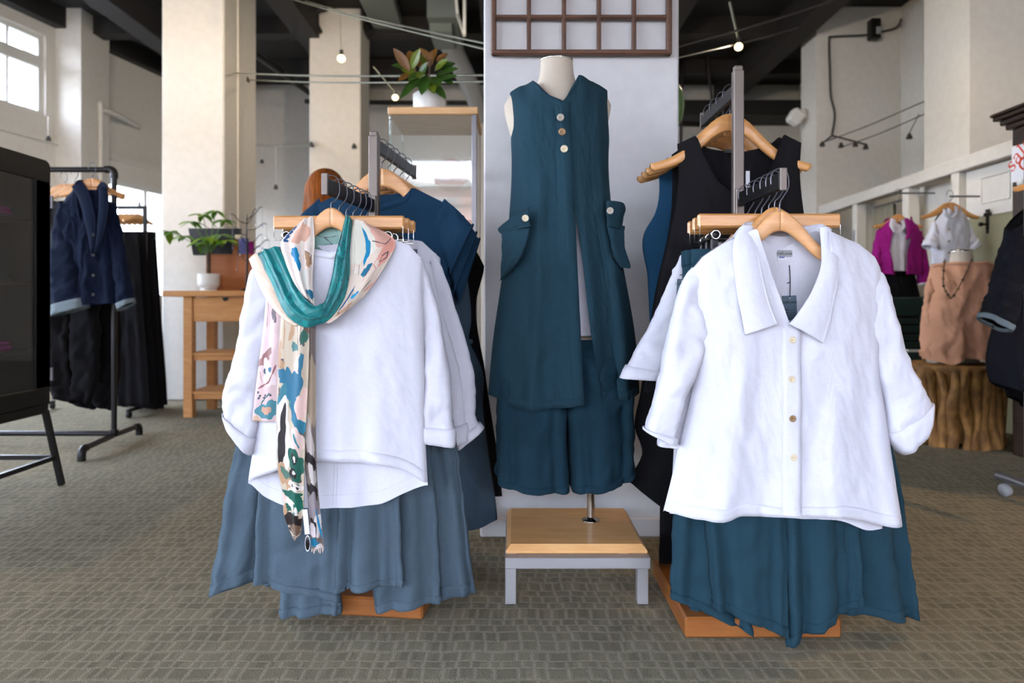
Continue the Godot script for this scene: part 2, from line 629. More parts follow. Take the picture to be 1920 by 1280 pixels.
func print_tex(kind: String) -> ImageTexture:
	var cream := Color(0.80, 0.74, 0.68)
	var pink := Color(0.80, 0.62, 0.56)
	var rose := Color(0.83, 0.70, 0.66)
	var teal := Color(0.05, 0.44, 0.45)
	var petrol := Color(0.08, 0.37, 0.48)
	var sky := Color(0.06, 0.52, 0.70)
	var ink := Color(0.11, 0.09, 0.10)
	var plum := Color(0.26, 0.19, 0.23)
	var tan := Color(0.66, 0.52, 0.40)
	var brown := Color(0.33, 0.25, 0.21)
	var green := Color(0.06, 0.32, 0.27)
	var slate := Color(0.30, 0.27, 0.30)
	var w := 192
	var h := 384
	if kind == "tail": h = 768
	if kind == "teal": h = 768
	var im := Image.create(w, h, false, Image.FORMAT_RGB8)
	if kind == "teal":
		im.fill(Color(0.07, 0.45, 0.45))
		var q := RandomNumberGenerator.new()
		q.seed = 8
		for k in 46:
			blob(im, q.randf() * w, q.randf() * h, q.randf_range(10, 36), q.randf_range(10, 50), q.randf() * 3, [Color(0.06, 0.40, 0.41), Color(0.10, 0.50, 0.50), Color(0.05, 0.36, 0.38)][k % 3], k)
		for k in 90:
			# dark dry-brush flecks, denser towards the far end of the silk
			var y := h * (0.45 + 0.55 * sqrt(q.randf()))
			blob(im, q.randf() * w, y, q.randf_range(2, 7), q.randf_range(2, 6), q.randf() * 3, Color(0.05, 0.16, 0.19), 100 + k)
		for k in 40:
			var y := h * (0.55 + 0.45 * q.randf())
			blob(im, q.randf() * w, y, q.randf_range(5, 16), q.randf_range(5, 16), q.randf() * 3, Color(0.20, 0.46, 0.47), 300 + k)
		for k in 16:
			var x0 := q.randf() * w
			var y0 := q.randf() * h
			stroke(im, [[x0, y0], [x0 + q.randf_range(-20, 20), y0 + q.randf_range(10, 50)], [x0 + q.randf_range(-30, 30), y0 + q.randf_range(40, 80)]], 2.0, Color(0.04, 0.15, 0.18))
		return ImageTexture.create_from_image(im)
	if kind == "mint":
		im.fill(Color(0.52, 0.66, 0.63))
		blob(im, 60, 300, 70, 50, 0.3, Color(0.60, 0.70, 0.66), 1)
		stroke(im, [[70, 40], [90, 150], [75, 240]], 6, slate)
		stroke(im, [[90, 150], [150, 210], [180, 260]], 6, slate)
		stroke(im, [[135, 200], [140, 150]], 4, slate)
		for k in 8: stroke(im, [[k * 24, 340 + (k % 3) * 8], [k * 24 + 20, 380]], 4, slate)
		return ImageTexture.create_from_image(im)
	if kind == "panel":
		im.fill(cream)
		var sp := RandomNumberGenerator.new()
		sp.seed = 6
		for k in 26:
			blob(im, sp.randf() * w, sp.randf() * h, sp.randf_range(10, 36), sp.randf_range(6, 20), sp.randf() * 3, [rose, Color(0.76, 0.72, 0.66), Color(0.78, 0.60, 0.55), Color(0.70, 0.66, 0.62), Color(0.82, 0.78, 0.73)][k % 5], 500 + k)
		for k in 9:
			var x0 := sp.randf() * w
			var y0 := sp.randf() * h
			stroke(im, [[x0, y0], [x0 + sp.randf_range(-40, 40), y0 + 30]], 3.0, [brown, slate, Color(0.60, 0.42, 0.38)][k % 3])
		blob(im, 60, 60, 60, 70, 0.2, Color(0.80, 0.79, 0.73), 1)
		blob(im, 150, 50, 46, 40, 0.5, pink, 2)
		blob(im, 168, 110, 30, 50, 0.2, Color(0.82, 0.58, 0.52), 3)
		blob(im, 75, 85, 12, 46, 0.15, Color(0.04, 0.46, 0.62), 4)
		blob(im, 92, 160, 22, 17, 0.2, petrol, 5)
		stroke(im, [[100, 70], [150, 90], [180, 70]], 4, slate)
		stroke(im, [[95, 190], [130, 140], [150, 100]], 5, Color(0.75, 0.53, 0.49))
		stroke(im, [[120, 150], [150, 170], [130, 200]], 4, Color(0.75, 0.53, 0.49))
		stroke(im, [[150, 130], [170, 120], [176, 140], [152, 150], [150, 130]], 5, slate)
		blob(im, 40, 250, 12, 44, 0.2, Color(0.16, 0.30, 0.44), 6)
		blob(im, 92, 235, 20, 14, 0.1, sky, 7)
		stroke(im, [[150, 200], [120, 250], [90, 275]], 6, brown)
		blob(im, 90, 300, 44, 22, -0.3, tan, 8)
		stroke(im, [[40, 300], [90, 320], [140, 300]], 6, Color(0.50, 0.33, 0.27))
		blob(im, 60, 355, 50, 18, 0.0, rose, 9)
		stroke(im, [[20, 60], [26, 200], [18, 330]], 3, Color(0.70, 0.66, 0.60))
		return ImageTexture.create_from_image(im)
	if kind == "fold":
		im.fill(Color(0.84, 0.79, 0.75))
		blob(im, 110, 70, 44, 50, 0.1, Color(0.77, 0.60, 0.52), 1)
		for k in 4: blob(im, 26, 40 + k * 19, 17, 9, 0.2, Color(0.12, 0.26, 0.42), 10 + k)
		blob(im, 84, 185, 26, 44, -0.25, Color(0.06, 0.44, 0.60), 2)
		stroke(im, [[130, 20], [136, 120], [128, 260], [150, 370]], 4, Color(0.68, 0.56, 0.50))
		blob(im, 160, 190, 22, 30, 0, tan, 4)
		blob(im, 150, 330, 40, 22, 0.3, petrol, 3)
		stroke(im, [[140, 150], [180, 170], [170, 210]], 4, slate)
		blob(im, 120, 270, 30, 30, 0, Color(0.79, 0.79, 0.76), 5)
		return ImageTexture.create_from_image(im)
	if kind == "side":
		im.fill(Color(0.78, 0.68, 0.68))
		blob(im, 110, 40, 26, 20, 0.5, plum, 1)
		stroke(im, [[40, 10], [44, 60], [50, 80]], 6, Color(0.55, 0.33, 0.33))
		blob(im, 90, 110, 80, 34, 0.1, Color(0.82, 0.71, 0.72), 2)
		blob(im, 60, 158, 70, 16, -0.3, Color(0.52, 0.36, 0.35), 3)
		blob(im, 110, 205, 66, 34, 0.2, Color(0.85, 0.78, 0.78), 4)
		blob(im, 120, 185, 16, 8, 0.2, petrol, 5)
		blob(im, 70, 195, 12, 7, 0.2, Color(0.13, 0.2, 0.3), 6)
		stroke(im, [[170, 170], [120, 230], [30, 262]], 9, Color(0.50, 0.30, 0.30))
		stroke(im, [[30, 200], [60, 240]], 5, Color(0.55, 0.36, 0.30))
		for k in 7: blob(im, 30 + (k * 53) % 150, 276 + (k * 17) % 30, 10, 4, -0.3, Color(0.22, 0.24, 0.30), 20 + k)
		stroke(im, [[130, 275], [70, 310], [50, 350]], 7, Color(0.17, 0.35, 0.36))
		blob(im, 120, 335, 80, 34, 0.0, Color(0.24, 0.47, 0.51), 7)
		blob(im, 110, 335, 36, 15, 0.1, Color(0.72, 0.55, 0.47), 8)
		blob(im, 40, 372, 40, 12, 0.0, Color(0.72, 0.60, 0.52), 9)
		return ImageTexture.create_from_image(im)
	if kind == "rim":
		im.fill(Color(0.84, 0.75, 0.67))
		for k in 9: blob(im, (k * 61) % 190, k * 44, 30, 12, 0.5, Color(0.80, 0.70, 0.60) if k % 2 else Color(0.86, 0.80, 0.74), k)
		return ImageTexture.create_from_image(im)
	if kind == "thin":
		im.fill(Color(0.42, 0.38, 0.36))
		blob(im, 100, 90, 90, 60, 0, Color(0.62, 0.55, 0.47), 1)
		blob(im, 90, 140, 80, 20, 0.4, Color(0.74, 0.70, 0.68), 2)
		blob(im, 90, 175, 90, 16, 0.2, ink, 3)
		blob(im, 110, 205, 60, 24, 0, Color(0.76, 0.73, 0.72), 4)
		blob(im, 90, 235, 100, 14, 0.2, ink, 5)
		blob(im, 96, 275, 110, 30, 0, Color(0.52, 0.48, 0.50), 6)
		blob(im, 96, 322, 100, 26, 0, Color(0.80, 0.76, 0.76), 7)
		blob(im, 150, 318, 40, 12, 1.0, sky, 8)
		stroke(im, [[30, 300], [110, 320], [90, 350]], 12, ink)
		blob(im, 60, 362, 80, 12, 0, Color(0.09, 0.42, 0.55), 9)
		blob(im, 120, 378, 70, 10, 0, Color(0.8, 0.76, 0.75), 10)
		return ImageTexture.create_from_image(im)
	# the long printed tail
	im.fill(Color(0.72, 0.66, 0.58))
	var sc := RandomNumberGenerator.new()
	sc.seed = 15
	for k in 46:
		blob(im, sc.randf() * w, sc.randf() * h * 0.93, sc.randf_range(8, 34), sc.randf_range(6, 22), sc.randf() * 3, [tan, rose, slate, Color(0.78, 0.72, 0.66), Color(0.24, 0.42, 0.42), brown, Color(0.80, 0.77, 0.74)][k % 7], 400 + k)
	stroke(im, [[30, 0], [40, 60], [36, 110]], 10, tan)
	for k in 5: stroke(im, [[120 + k * 14, 20], [130 + k * 9, 90]], 5, [brown, cream][k % 2])
	blob(im, 165, 60, 16, 30, 0.2, green, 1)
	blob(im, 150, 150, 14, 34, 0.1, petrol, 2)
	blob(im, 100, 200, 54, 44, 0.6, petrol, 3)
	blob(im, 40, 180, 36, 16, -0.2, petrol, 4)
	blob(im, 40, 230, 36, 20, -0.5, Color(0.16, 0.42, 0.48), 5)
	blob(im, 120, 255, 26, 50, -0.1, petrol, 6)
	blob(im, 165, 250, 34, 46, 0, rose, 7)
	blob(im, 160, 310, 50, 20, 0.4, Color(0.06, 0.40, 0.50), 8)
	blob(im, 55, 350, 56, 90, 0.05, Color(0.84, 0.81, 0.79), 9)
	blob(im, 45, 355, 28, 76, 0.08, ink, 10)
	blob(im, 145, 360, 46, 34, 0.3, Color(0.82, 0.72, 0.69), 11)
	stroke(im, [[125, 340], [160, 375]], 10, Color(0.16, 0.42, 0.46))
	blob(im, 140, 430, 52, 46, 0.1, green, 12)
	blob(im, 130, 410, 17, 17, 0, ink, 13)
	blob(im, 134, 408, 8, 9, 0, Color(0.85, 0.82, 0.8), 14)
	blob(im, 120, 455, 26, 18, 0.3, ink, 15)
	blob(im, 128, 452, 12, 7, 0.3, Color(0.85, 0.82, 0.8), 16)
	blob(im, 50, 470, 50, 40, 0.4, tan, 17)
	blob(im, 60, 460, 40, 14, 0.5, Color(0.30, 0.42, 0.37), 18)
	blob(im, 130, 505, 54, 16, 0.1, Color(0.82, 0.78, 0.75), 19)
	blob(im, 110, 500, 9, 5, 0.2, ink, 20)
	blob(im, 150, 510, 9, 5, 0.2, ink, 21)
	blob(im, 110, 545, 90, 20, 0.15, green, 22)
	blob(im, 80, 580, 60, 16, 0.4, Color(0.84, 0.8, 0.78), 23)
	blob(im, 150, 590, 44, 26, 0.5, Color(0.07, 0.36, 0.30), 24)
	blob(im, 50, 600, 40, 18, 0.4, green, 25)
	blob(im, 24, 620, 22, 30, 0.2, tan, 26)
	blob(im, 140, 625, 30, 12, 1.2, Color(0.84, 0.8, 0.78), 27)
	blob(im, 100, 668, 110, 36, 0.05, Color(0.12, 0.08, 0.08), 28)
	blob(im, 110, 715, 100, 24, 0.2, Color(0.42, 0.33, 0.27), 29)
	stroke(im, [[20, 700], [60, 730], [120, 738]], 9, ink)
	stroke(im, [[40, 708], [80, 728]], 6, Color(0.7, 0.66, 0.66))
	blob(im, 60, 755, 60, 16, 0, Color(0.44, 0.38, 0.35), 30)
	return ImageTexture.create_from_image(im)

func silk(kind: String) -> StandardMaterial3D:
	var m := mat(Color.WHITE, 0.42, 0.0, 0.4)
	m.albedo_texture = print_tex(kind)
	m.rim_enabled = true
	m.rim = 0.25
	return m

func make_materials() -> void:
	var linen := linen_tex(384, 0.80)
	var plain := linen_tex(256, 0.88, 0.3)
	var fine := linen_tex(512, 0.91)
	M.white = cloth(Color(0.855, 0.855, 0.895), fine, 3.0, 0.012, 0.1, Color(0.10, 0.10, 0.11))
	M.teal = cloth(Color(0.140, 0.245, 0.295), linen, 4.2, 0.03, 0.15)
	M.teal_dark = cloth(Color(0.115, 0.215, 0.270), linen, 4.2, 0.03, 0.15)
	M.slate = cloth(Color(0.310, 0.372, 0.420), linen, 4.2, 0.03, 0.15)
	M.slate_deep = cloth(Color(0.235, 0.295, 0.345), linen, 4.2, 0.03, 0.15)
	M.navy = cloth(Color(0.110, 0.220, 0.315), plain, 7.0, 0.02, 0.2)
	M.blue = cloth(Color(0.125, 0.270, 0.390), plain, 7.0, 0.02, 0.2)
	M.black = cloth(Color(0.105, 0.100, 0.110), linen, 5.0, 0.03, 0.1)
	M.black_deep = cloth(Color(0.075, 0.073, 0.082), plain, 7.0, 0.06, 0.1)
	M.denim = cloth(Color(0.090, 0.125, 0.205), linen, 9.0, 0.04, 0.1)
	M.denim_pale = cloth(Color(0.47, 0.52, 0.55), linen, 9.0, 0.04, 0.1)
	M.charcoal = cloth(Color(0.105, 0.110, 0.135), linen, 10.0, 0.12, 0.15)
	M.magenta = cloth(Color(0.56, 0.11, 0.45), plain, 8.0, 0.05, 0.25)
	M.knit = cloth(Color(0.88, 0.66, 0.53), linen, 11.0, 0.16, 0.2)
	M.cream_cloth = cloth(Color(0.80, 0.77, 0.70), plain, 6.0, 0.05, 0.1)
	M.form = cloth(Color(0.84, 0.79, 0.72), linen, 8.0, 0.06, 0.1)
	M.curtain = cloth(Color(0.60, 0.57, 0.50), linen, 5.0, 0.06, 0.1)
	var beech := grain_tex(256, Color(0.80, 0.62, 0.42), Color(0.90, 0.75, 0.55))
	var honey := grain_tex(256, Color(0.76, 0.54, 0.30), Color(0.87, 0.67, 0.41))
	var dark := grain_tex(256, Color(0.14, 0.085, 0.055), Color(0.26, 0.165, 0.105))
	M.beech = wood(beech, Vector3(2.0, 5.0, 5.0), 0.38, Color(1, 0.98, 0.96), 0.25)
	M.honey = wood(honey, Vector3(2.0, 5.0, 5.0), 0.36, Color(0.98, 0.95, 0.96), 0.3)
	M.honey_pale = wood(beech, Vector3(2.0, 5.0, 5.0), 0.42, Color(1.0, 0.93, 0.90), 0.2)
	M.plinth = wood(honey, Vector3(1.4, 3.0, 1.4), 0.45, Color(0.66, 0.54, 0.42), 0.15)
	M.maple = wood(beech, Vector3(1.3, 3.0, 2.6), 0.36, Color(1.0, 0.95, 0.88), 0.25)
	M.table = wood(honey, Vector3(1.4, 2.6, 2.6), 0.5, Color(0.94, 0.90, 0.90))
	M.crate = wood(honey, Vector3(1.4, 2.6, 2.6), 0.55, Color(0.74, 0.58, 0.46))
	M.walnut = wood(grain_tex(128, Color(0.27, 0.17, 0.115), Color(0.43, 0.29, 0.205)), Vector3(2.0, 2.0, 2.0), 0.5)
	M.old_wood = wood(dark, Vector3(1.5, 1.5, 1.5), 0.4, Color(0.8, 0.8, 0.8), 0.3)
	M.root = mat(Color(1, 1, 1), 0.75)
	M.root.albedo_texture = noise_tex(0.02, 31, Color(0.34, 0.22, 0.10), Color(0.74, 0.55, 0.29))
	M.root.uv1_triplanar = true
	M.root.uv1_scale = Vector3(3.0, 1.4, 3.0)
	var plaster := noise_tex(0.05, 11, Color(0.965, 0.965, 0.965), Color(1, 1, 1), 256)
	for e in [["wall", Color(0.85, 0.835, 0.805)], ["column", Color(0.88, 0.88, 0.885)], ["trim", Color(0.86, 0.845, 0.815)]]:
		var m := mat(e[1], 0.7, 0.0, 0.3)
		m.albedo_texture = plaster
		m.uv1_triplanar = true
		m.uv1_scale = Vector3.ONE * 0.8
		m.heightmap_enabled = true
		m.heightmap_texture = plaster
		m.heightmap_scale = 0.05
		M[e[0]] = m
	M.ceiling = mat(Color(0.075, 0.068, 0.066), 0.8)
	M.beam = mat(Color(0.115, 0.10, 0.095), 0.75)
	M.soot = mat(Color(0.05, 0.047, 0.047), 0.7)
	var ct := carpet_tex(896)
	M.carpet = mat(Color(1.0, 0.99, 0.95), 0.97, 0.0, 0.1)
	M.carpet.albedo_texture = ct[0]
	M.carpet.uv1_world_triplanar = true
	M.carpet.uv1_triplanar = true
	M.carpet.uv1_scale = Vector3.ONE * 1.35
	M.carpet.heightmap_enabled = true
	M.carpet.heightmap_texture = ct[1]
	M.carpet.heightmap_scale = 0.28
	M.steel = mat(Color(0.70, 0.70, 0.71), 0.42, 0.65)
	M.chrome = mat(Color(0.80, 0.79, 0.77), 0.18, 1.0)
	M.wire = mat(Color(0.34, 0.34, 0.36), 0.3, 0.9)
	M.bronze = mat(Color(0.42, 0.38, 0.355), 0.42, 0.55)
	M.post = mat(Color(0.44, 0.40, 0.375), 0.45, 0.5)
	M.gun = mat(Color(0.135, 0.13, 0.135), 0.38, 0.7)
	M.iron = mat(Color(0.085, 0.082, 0.082), 0.42, 0.4)
	M.rubber = mat(Color(0.05, 0.05, 0.05), 0.6)
	M.duct = mat(Color(0.42, 0.45, 0.43), 0.45, 0.35)
	M.duct_white = mat(Color(0.72, 0.74, 0.76), 0.45, 0.1)
	M.white_metal = mat(Color(0.84, 0.84, 0.82), 0.4)
	M.grey_metal = mat(Color(0.50, 0.50, 0.52), 0.35, 0.7)
	M.cable = mat(Color(0.45, 0.45, 0.38), 0.5, 0.4)
	M.cord = mat(Color(0.20, 0.19, 0.18), 0.6)
	M.ceramic = mat(Color(0.88, 0.88, 0.86), 0.3)
	M.pearl = mat(Color(0.86, 0.80, 0.67), 0.22)
	M.pearl.clearcoat_enabled = true
	M.pearl.clearcoat = 0.6
	M.horn = mat(Color(0.55, 0.43, 0.29), 0.25)
	M.shell_grey = mat(Color(0.66, 0.62, 0.57), 0.22)
	M.tag_card = mat(Color(0.34, 0.41, 0.46), 0.8)
	M.tag_ink = mat(Color(0.09, 0.10, 0.12), 0.8)
	M.label = mat(Color(0.60, 0.61, 0.62), 0.7)
	M.paper = mat(Color(0.90, 0.90, 0.92), 0.8)
	M.print_blue = mat(Color(0.42, 0.44, 0.68), 0.8)
	M.red = mat(Color(0.80, 0.24, 0.14), 0.7)
	M.glass = glass(0.05)
	M.glass_edge = glass(0.22, Color(0.70, 0.86, 0.80))
	M.glass_dark = glass(0.10, Color(0.4, 0.4, 0.4))
	M.mirror = mat(Color(0.72, 0.74, 0.66), 0.04, 1.0)
	M.leaf = mat(Color(0.30, 0.48, 0.10), 0.42)
	M.leaf_light = mat(Color(0.50, 0.64, 0.14), 0.45)
	for k in ["leaf", "leaf_light"]:
		M[k].backlight_enabled = true
		M[k].backlight = Color(0.12, 0.2, 0.03)
	M.rubber_leaf = mat(Color(0.20, 0.32, 0.11), 0.3)
	M.rubber_leaf_lime = mat(Color(0.38, 0.44, 0.11), 0.3)
	M.rubber_leaf_rust = mat(Color(0.46, 0.31, 0.12), 0.35)
	M.stem = mat(Color(0.33, 0.24, 0.17), 0.7)
	M.soil = mat(Color(0.08, 0.06, 0.045), 0.95)
	M.bench = mat(Color(0.045, 0.155, 0.15), 0.4)
	M.door_paint = mat(Color(0.56, 0.55, 0.44), 0.45)
	M.hair = mat(Color(1, 1, 1), 0.7, 0.0, 0.2)
	M.hair.albedo_texture = noise_tex(0.06, 41, Color(0.30, 0.15, 0.055), Color(0.68, 0.38, 0.13), 128)
	M.hair.uv1_triplanar = true
	M.hair.uv1_scale = Vector3(9.0, 0.8, 9.0)
	M.hair.heightmap_enabled = true
	M.hair.heightmap_texture = M.hair.albedo_texture
	M.hair.heightmap_scale = 0.4
	M.skin = mat(Color(0.80, 0.60, 0.50), 0.55)
	M.plastic_black = mat(Color(0.04, 0.04, 0.045), 0.35)
	M.jade = mat(Color(0.32, 0.44, 0.24), 0.25)
	M.bulb = mat(Color(1, 0.95, 0.85), 0.4)
	M.bulb.emission_enabled = true
	M.bulb.emission = Color(1.0, 0.86, 0.62)
	M.bulb.emission_energy_multiplier = 14.0
	M.pave = mat(Color(0.50, 0.49, 0.47), 0.9)
	M.brick = mat(Color(0.62, 0.44, 0.38), 0.9)
	M.stone = mat(Color(0.74, 0.70, 0.64), 0.9)
	M.win_dark = mat(Color(0.16, 0.19, 0.24), 0.08)
	for k in ["tail", "panel", "fold", "side", "thin", "teal", "mint", "rim"]:
		M["silk_" + k] = silk(k)

# ------------------------------------------------------------ camera and light
func light_and_camera() -> void:
	var cam := Camera3D.new()
	cam.name = "camera"
	add_child(cam)
	cam.position = Vector3(0, EH, 0)
	var lens := CameraAttributesPhysical.new()
	lens.frustum_focal_length = 24.0
	lens.exposure_aperture = 2.8
	lens.frustum_focus_distance = 1.8
	cam.attributes = lens
	# the lens is shifted down a little: the verticals stay upright
	cam.set_frustum(0.05 * 1280.0 / F, Vector2(0, -(640.0 - HY) / F * 0.05), 0.05, 200.0)
	cam.current = true
	var we := WorldEnvironment.new()
	we.name = "world"
	var e := Environment.new()
	e.background_mode = Environment.BG_SKY
	var sky := Sky.new()
	var sm := ProceduralSkyMaterial.new()
	sm.sky_top_color = Color(0.80, 0.85, 0.95)
	sm.sky_horizon_color = Color(0.90, 0.93, 0.98)
	sm.ground_bottom_color = Color(0.45, 0.44, 0.43)
	sm.ground_horizon_color = Color(0.60, 0.60, 0.60)
	sm.sky_energy_multiplier = 7.0
	sm.ground_energy_multiplier = 2.0
	sky.sky_material = sm
	e.sky = sky
	e.tonemap_mode = Environment.TONE_MAPPER_LINEAR
	e.tonemap_exposure = 0.40
	e.sdfgi_enabled = true
	e.ssao_enabled = true
	e.ssil_enabled = true
	we.environment = e
	add_child(we)

# ------------------------------------------------------------ the room
const FZ := 7.0
const CEIL := 4.2
const BACK := 10.4
const FRONT := -7.0     # the street front, behind the camera
const RIGHT := 4.36

func left_x(z: float) -> float:
	return -5.27 + 0.205 * (z - 7.03)

func wall_seg(st: SurfaceTool, z0: float, z1: float, y0: float, y1: float, inset := 0.0, thick := 0.3) -> void:
	# a length of the slanted window wall
	var a := Vector3(left_x(z0), 0, -z0)
	var b := Vector3(left_x(z1), 0, -z1)
	var d := (b - a).normalized()
	var out := Vector3(-1, 0, 0) - d * Vector3(-1, 0, 0).dot(d)
	out = out.normalized()
	var c := (a + b) * 0.5 + out * (inset + thick * 0.5)
	box_t(st, Transform3D(Basis(out, Vector3.UP, out.cross(Vector3.UP)), Vector3(c.x, (y0 + y1) * 0.5, c.z)), Vector3(thick, y1 - y0, a.distance_to(b)))

func slab(st: SurfaceTool, y0: float, y1: float) -> void:
	# floor and ceiling follow the slanted window wall
	var pts := PackedVector2Array([Vector2(left_x(-FZ - 0.25) - 0.3, -FZ - 0.25), Vector2(RIGHT + 0.25, -FZ - 0.25), Vector2(RIGHT + 0.25, BACK + 0.2), Vector2(left_x(BACK + 0.2) - 0.3, BACK + 0.2)])
	prism(st, pts, Transform3D(Basis(Vector3(1, 0, 0), Vector3(0, 0, -1), Vector3(0, 1, 0)), Vector3(0, (y0 + y1) * 0.5, 0)), y1 - y0)

func build_room() -> void:
	var st := mb()
	slab(st, -0.2, 0.0)
	structure("floor", st, M.carpet, "grey green tufted carpet floor")
	st = mb()
	slab(st, CEIL, CEIL + 0.2)
	structure("ceiling", st, M.ceiling, "black painted ceiling")
	# --- window wall
	var wl := mb()
	var lower := [[-6.4, -4.4], [-3.9, -1.9], [-1.4, 0.6], [1.2, 3.4], [4.0, 5.6], [5.9, 7.45], [8.2, 10.0]]
	var upper := [[-6.4, -4.4], [-3.9, -1.9], [-1.4, 0.6], [1.2, 3.4], [4.0, 5.4], [5.9, 7.56]]
	wall_seg(wl, FRONT, BACK + 0.3, -0.1, 0.95)
	var z := FRONT
	for w in lower:
		wall_seg(wl, z, w[0], 0.95, 2.42)
		z = w[1]
	wall_seg(wl, z, BACK + 0.3, 0.95, 2.42)
	wall_seg(wl, FRONT, BACK + 0.3, 2.42, 2.95)
	z = FRONT
	for w in upper:
		wall_seg(wl, z, w[0], 2.95, 3.84)
		z = w[1]
	wall_seg(wl, z, BACK + 0.3, 2.95, 3.84)
	wall_seg(wl, FRONT, BACK + 0.3, 3.84, CEIL)
	structure("wall_left", wl, M.wall, "off white wall with small paned windows")
	# dark band where the wall meets the ceiling
	st = mb()
	wall_seg(st, FRONT, BACK + 0.2, 3.97, CEIL, -0.12, 0.15)
	structure("trim_1", st, M.soot, "black band along the top of the window wall")
	st = mb()
	wall_seg(st, FRONT, BACK + 0.2, 2.66, 2.72, -0.05, 0.06)
	structure("trim_2", st, M.trim, "thin white ledge between the two rows of windows")
	var n := 0
	for w in upper + lower:
		var up: bool = n < upper.size()
		var y0 := 2.95 if up else 0.95
		var y1 := 3.84 if up else 2.42
		n += 1
		var fr := mb()
		var cols := 4 if up else 2
		wall_seg(fr, w[0], w[0] + 0.06, y0, y1, 0.04, 0.07)
		wall_seg(fr, w[1] - 0.06, w[1], y0, y1, 0.04, 0.07)
		wall_seg(fr, w[0] + 0.06, w[1] - 0.06, y0, y0 + 0.035, 0.0, 0.11)
		wall_seg(fr, w[0] + 0.06, w[1] - 0.06, y1 - 0.05, y1, 0.04, 0.07)
		if up: wall_seg(fr, w[0] + 0.06, w[1] - 0.06, 3.47, 3.60, 0.03, 0.08)
		for k in range(1, cols):
			var zc: float = lerpf(w[0], w[1], float(k) / cols)
			var wd := 0.03 if (k % 2 == 1 and up) else 0.05
			for seg in ([[y0 + 0.035, 3.47], [3.60, y1 - 0.05]] if up else [[y0 + 0.035, y1 - 0.05]]):
				wall_seg(fr, zc - wd * 0.5, zc + wd * 0.5, seg[0], seg[1], 0.045, 0.05)
		var o := structure("window_%d" % n, fr, M.white_metal, "white paned window high on the window wall" if up else "street window low on the window wall")
		for k in cols:
			for seg in ([[y0 + 0.036, 3.469], [3.601, y1 - 0.051]] if up else [[y0 + 0.036, y1 - 0.051]]):
				var gl := mb()
				wall_seg(gl, lerpf(w[0], w[1], float(k) / cols) + (0.061 if k == 0 else 0.026), lerpf(w[0], w[1], (k + 1.0) / cols) - (0.061 if k == cols - 1 else 0.026), seg[0], seg[1], 0.068, 0.006)
				obj("pane", gl, M.glass, o)
	# pilaster between the windows, with its pipe
	st = mb()
	box2(st, Vector3(-5.5, 0, -7.68), Vector3(P(152, 0, 7.68).x, CEIL, -8.22))
	structure("column_pier", st, M.wall, "white pier standing out of the window wall")
	st = mb()
	tube(st, curve([Vector3(-4.82, 0.3, -8.0), Vector3(-4.82, 3.0, -8.0), Vector3(-4.82, 3.14, -8.02), Vector3(-4.80, 3.17, -8.3), Vector3(-4.86, 3.17, -8.9)], 24), 0.028, 10)
	single("wall_pipe", st, M.trim, "white painted pipe bending round the pier by the windows", "pipe")
	# --- back wall
	st = mb()
	box2(st, Vector3(-6, 0, -BACK), Vector3(5, CEIL, -BACK - 0.2))
	structure("wall_back", st, M.wall, "pale wall at the far end of the shop")
	st = mb()
	box2(st, P(1240, 187, BACK - 0.6), P(1512, 236, BACK) + Vector3(0, 0, 0.01))
	structure("trim_3", st, M.soot, "black bulkhead across the far wall")
	# --- wall with the fitting rooms
	st = mb()
	box2(st, Vector3(RIGHT, 0, FZ + 0.1), Vector3(RIGHT + 0.25, CEIL, -11.0))
	box2(st, Vector3(3.41, 0, -7.65), Vector3(RIGHT, CEIL, -8.05))
	box2(st, Vector3(3.52, 0, -5.25), Vector3(RIGHT, CEIL, -5.83))
	structure("wall_right", st, M.wall, "tall off white wall with piers above the fitting rooms")
	# --- street front behind the camera
	st = mb()
	box2(st, Vector3(-9.5, 0, FZ), Vector3(5.2, 0.45, FZ + 0.25))
	box2(st, Vector3(-9.5, 3.7, FZ), Vector3(5.2, CEIL, FZ + 0.25))
	for e in [[-9.5, -7.6], [-3.2, -2.95], [0.55, 0.8], [4.2, 5.2]]:
		box2(st, Vector3(e[0], 0.45, FZ), Vector3(e[1], 3.7, FZ + 0.25))
	structure("wall_front", st, M.wall, "street front of the shop with large display windows")
	for e in [[-7.6, -3.2], [-2.95, 0.55], [0.8, 4.2]]:
		n += 1
		var fr := mb()
		box2(fr, Vector3(e[0], 0.45, FZ + 0.08), Vector3(e[0] + 0.06, 3.7, FZ + 0.16))
		box2(fr, Vector3(e[1] - 0.06, 0.45, FZ + 0.08), Vector3(e[1], 3.7, FZ + 0.16))
		box2(fr, Vector3(e[0] + 0.06, 2.75, FZ + 0.08), Vector3(e[1] - 0.06, 2.82, FZ + 0.16))
		var o := structure("window_%d" % n, fr, M.iron, "display window towards the street")
		var gl := mb()
		box2(gl, Vector3(e[0] + 0.06, 0.45, FZ + 0.115), Vector3(e[1] - 0.06, 2.75, FZ + 0.125))
		obj("pane", gl, M.glass, o)
		gl = mb()
		box2(gl, Vector3(e[0] + 0.06, 2.82, FZ + 0.115), Vector3(e[1] - 0.06, 3.7, FZ + 0.125))
		obj("pane", gl, M.glass, o)
	# --- the street outside
	st = mb()
	box2(st, Vector3(-60, -0.35, 60), Vector3(60, -0.15, FZ + 0.3))
	box2(st, Vector3(-60, -0.35, FZ + 0.3), Vector3(-9.7, -0.15, -60))
	structure("street", st, M.pave, "grey street outside")
	street_house(Vector3(-11, -0.15, 22), 12.0, 6.6, M.stone, "pale stone house across the street")
	street_house(Vector3(2.5, -0.15, 22), 13.0, 5.8, M.brick, "reddish brick house across the street")
	# --- free-standing columns
	st = mb()
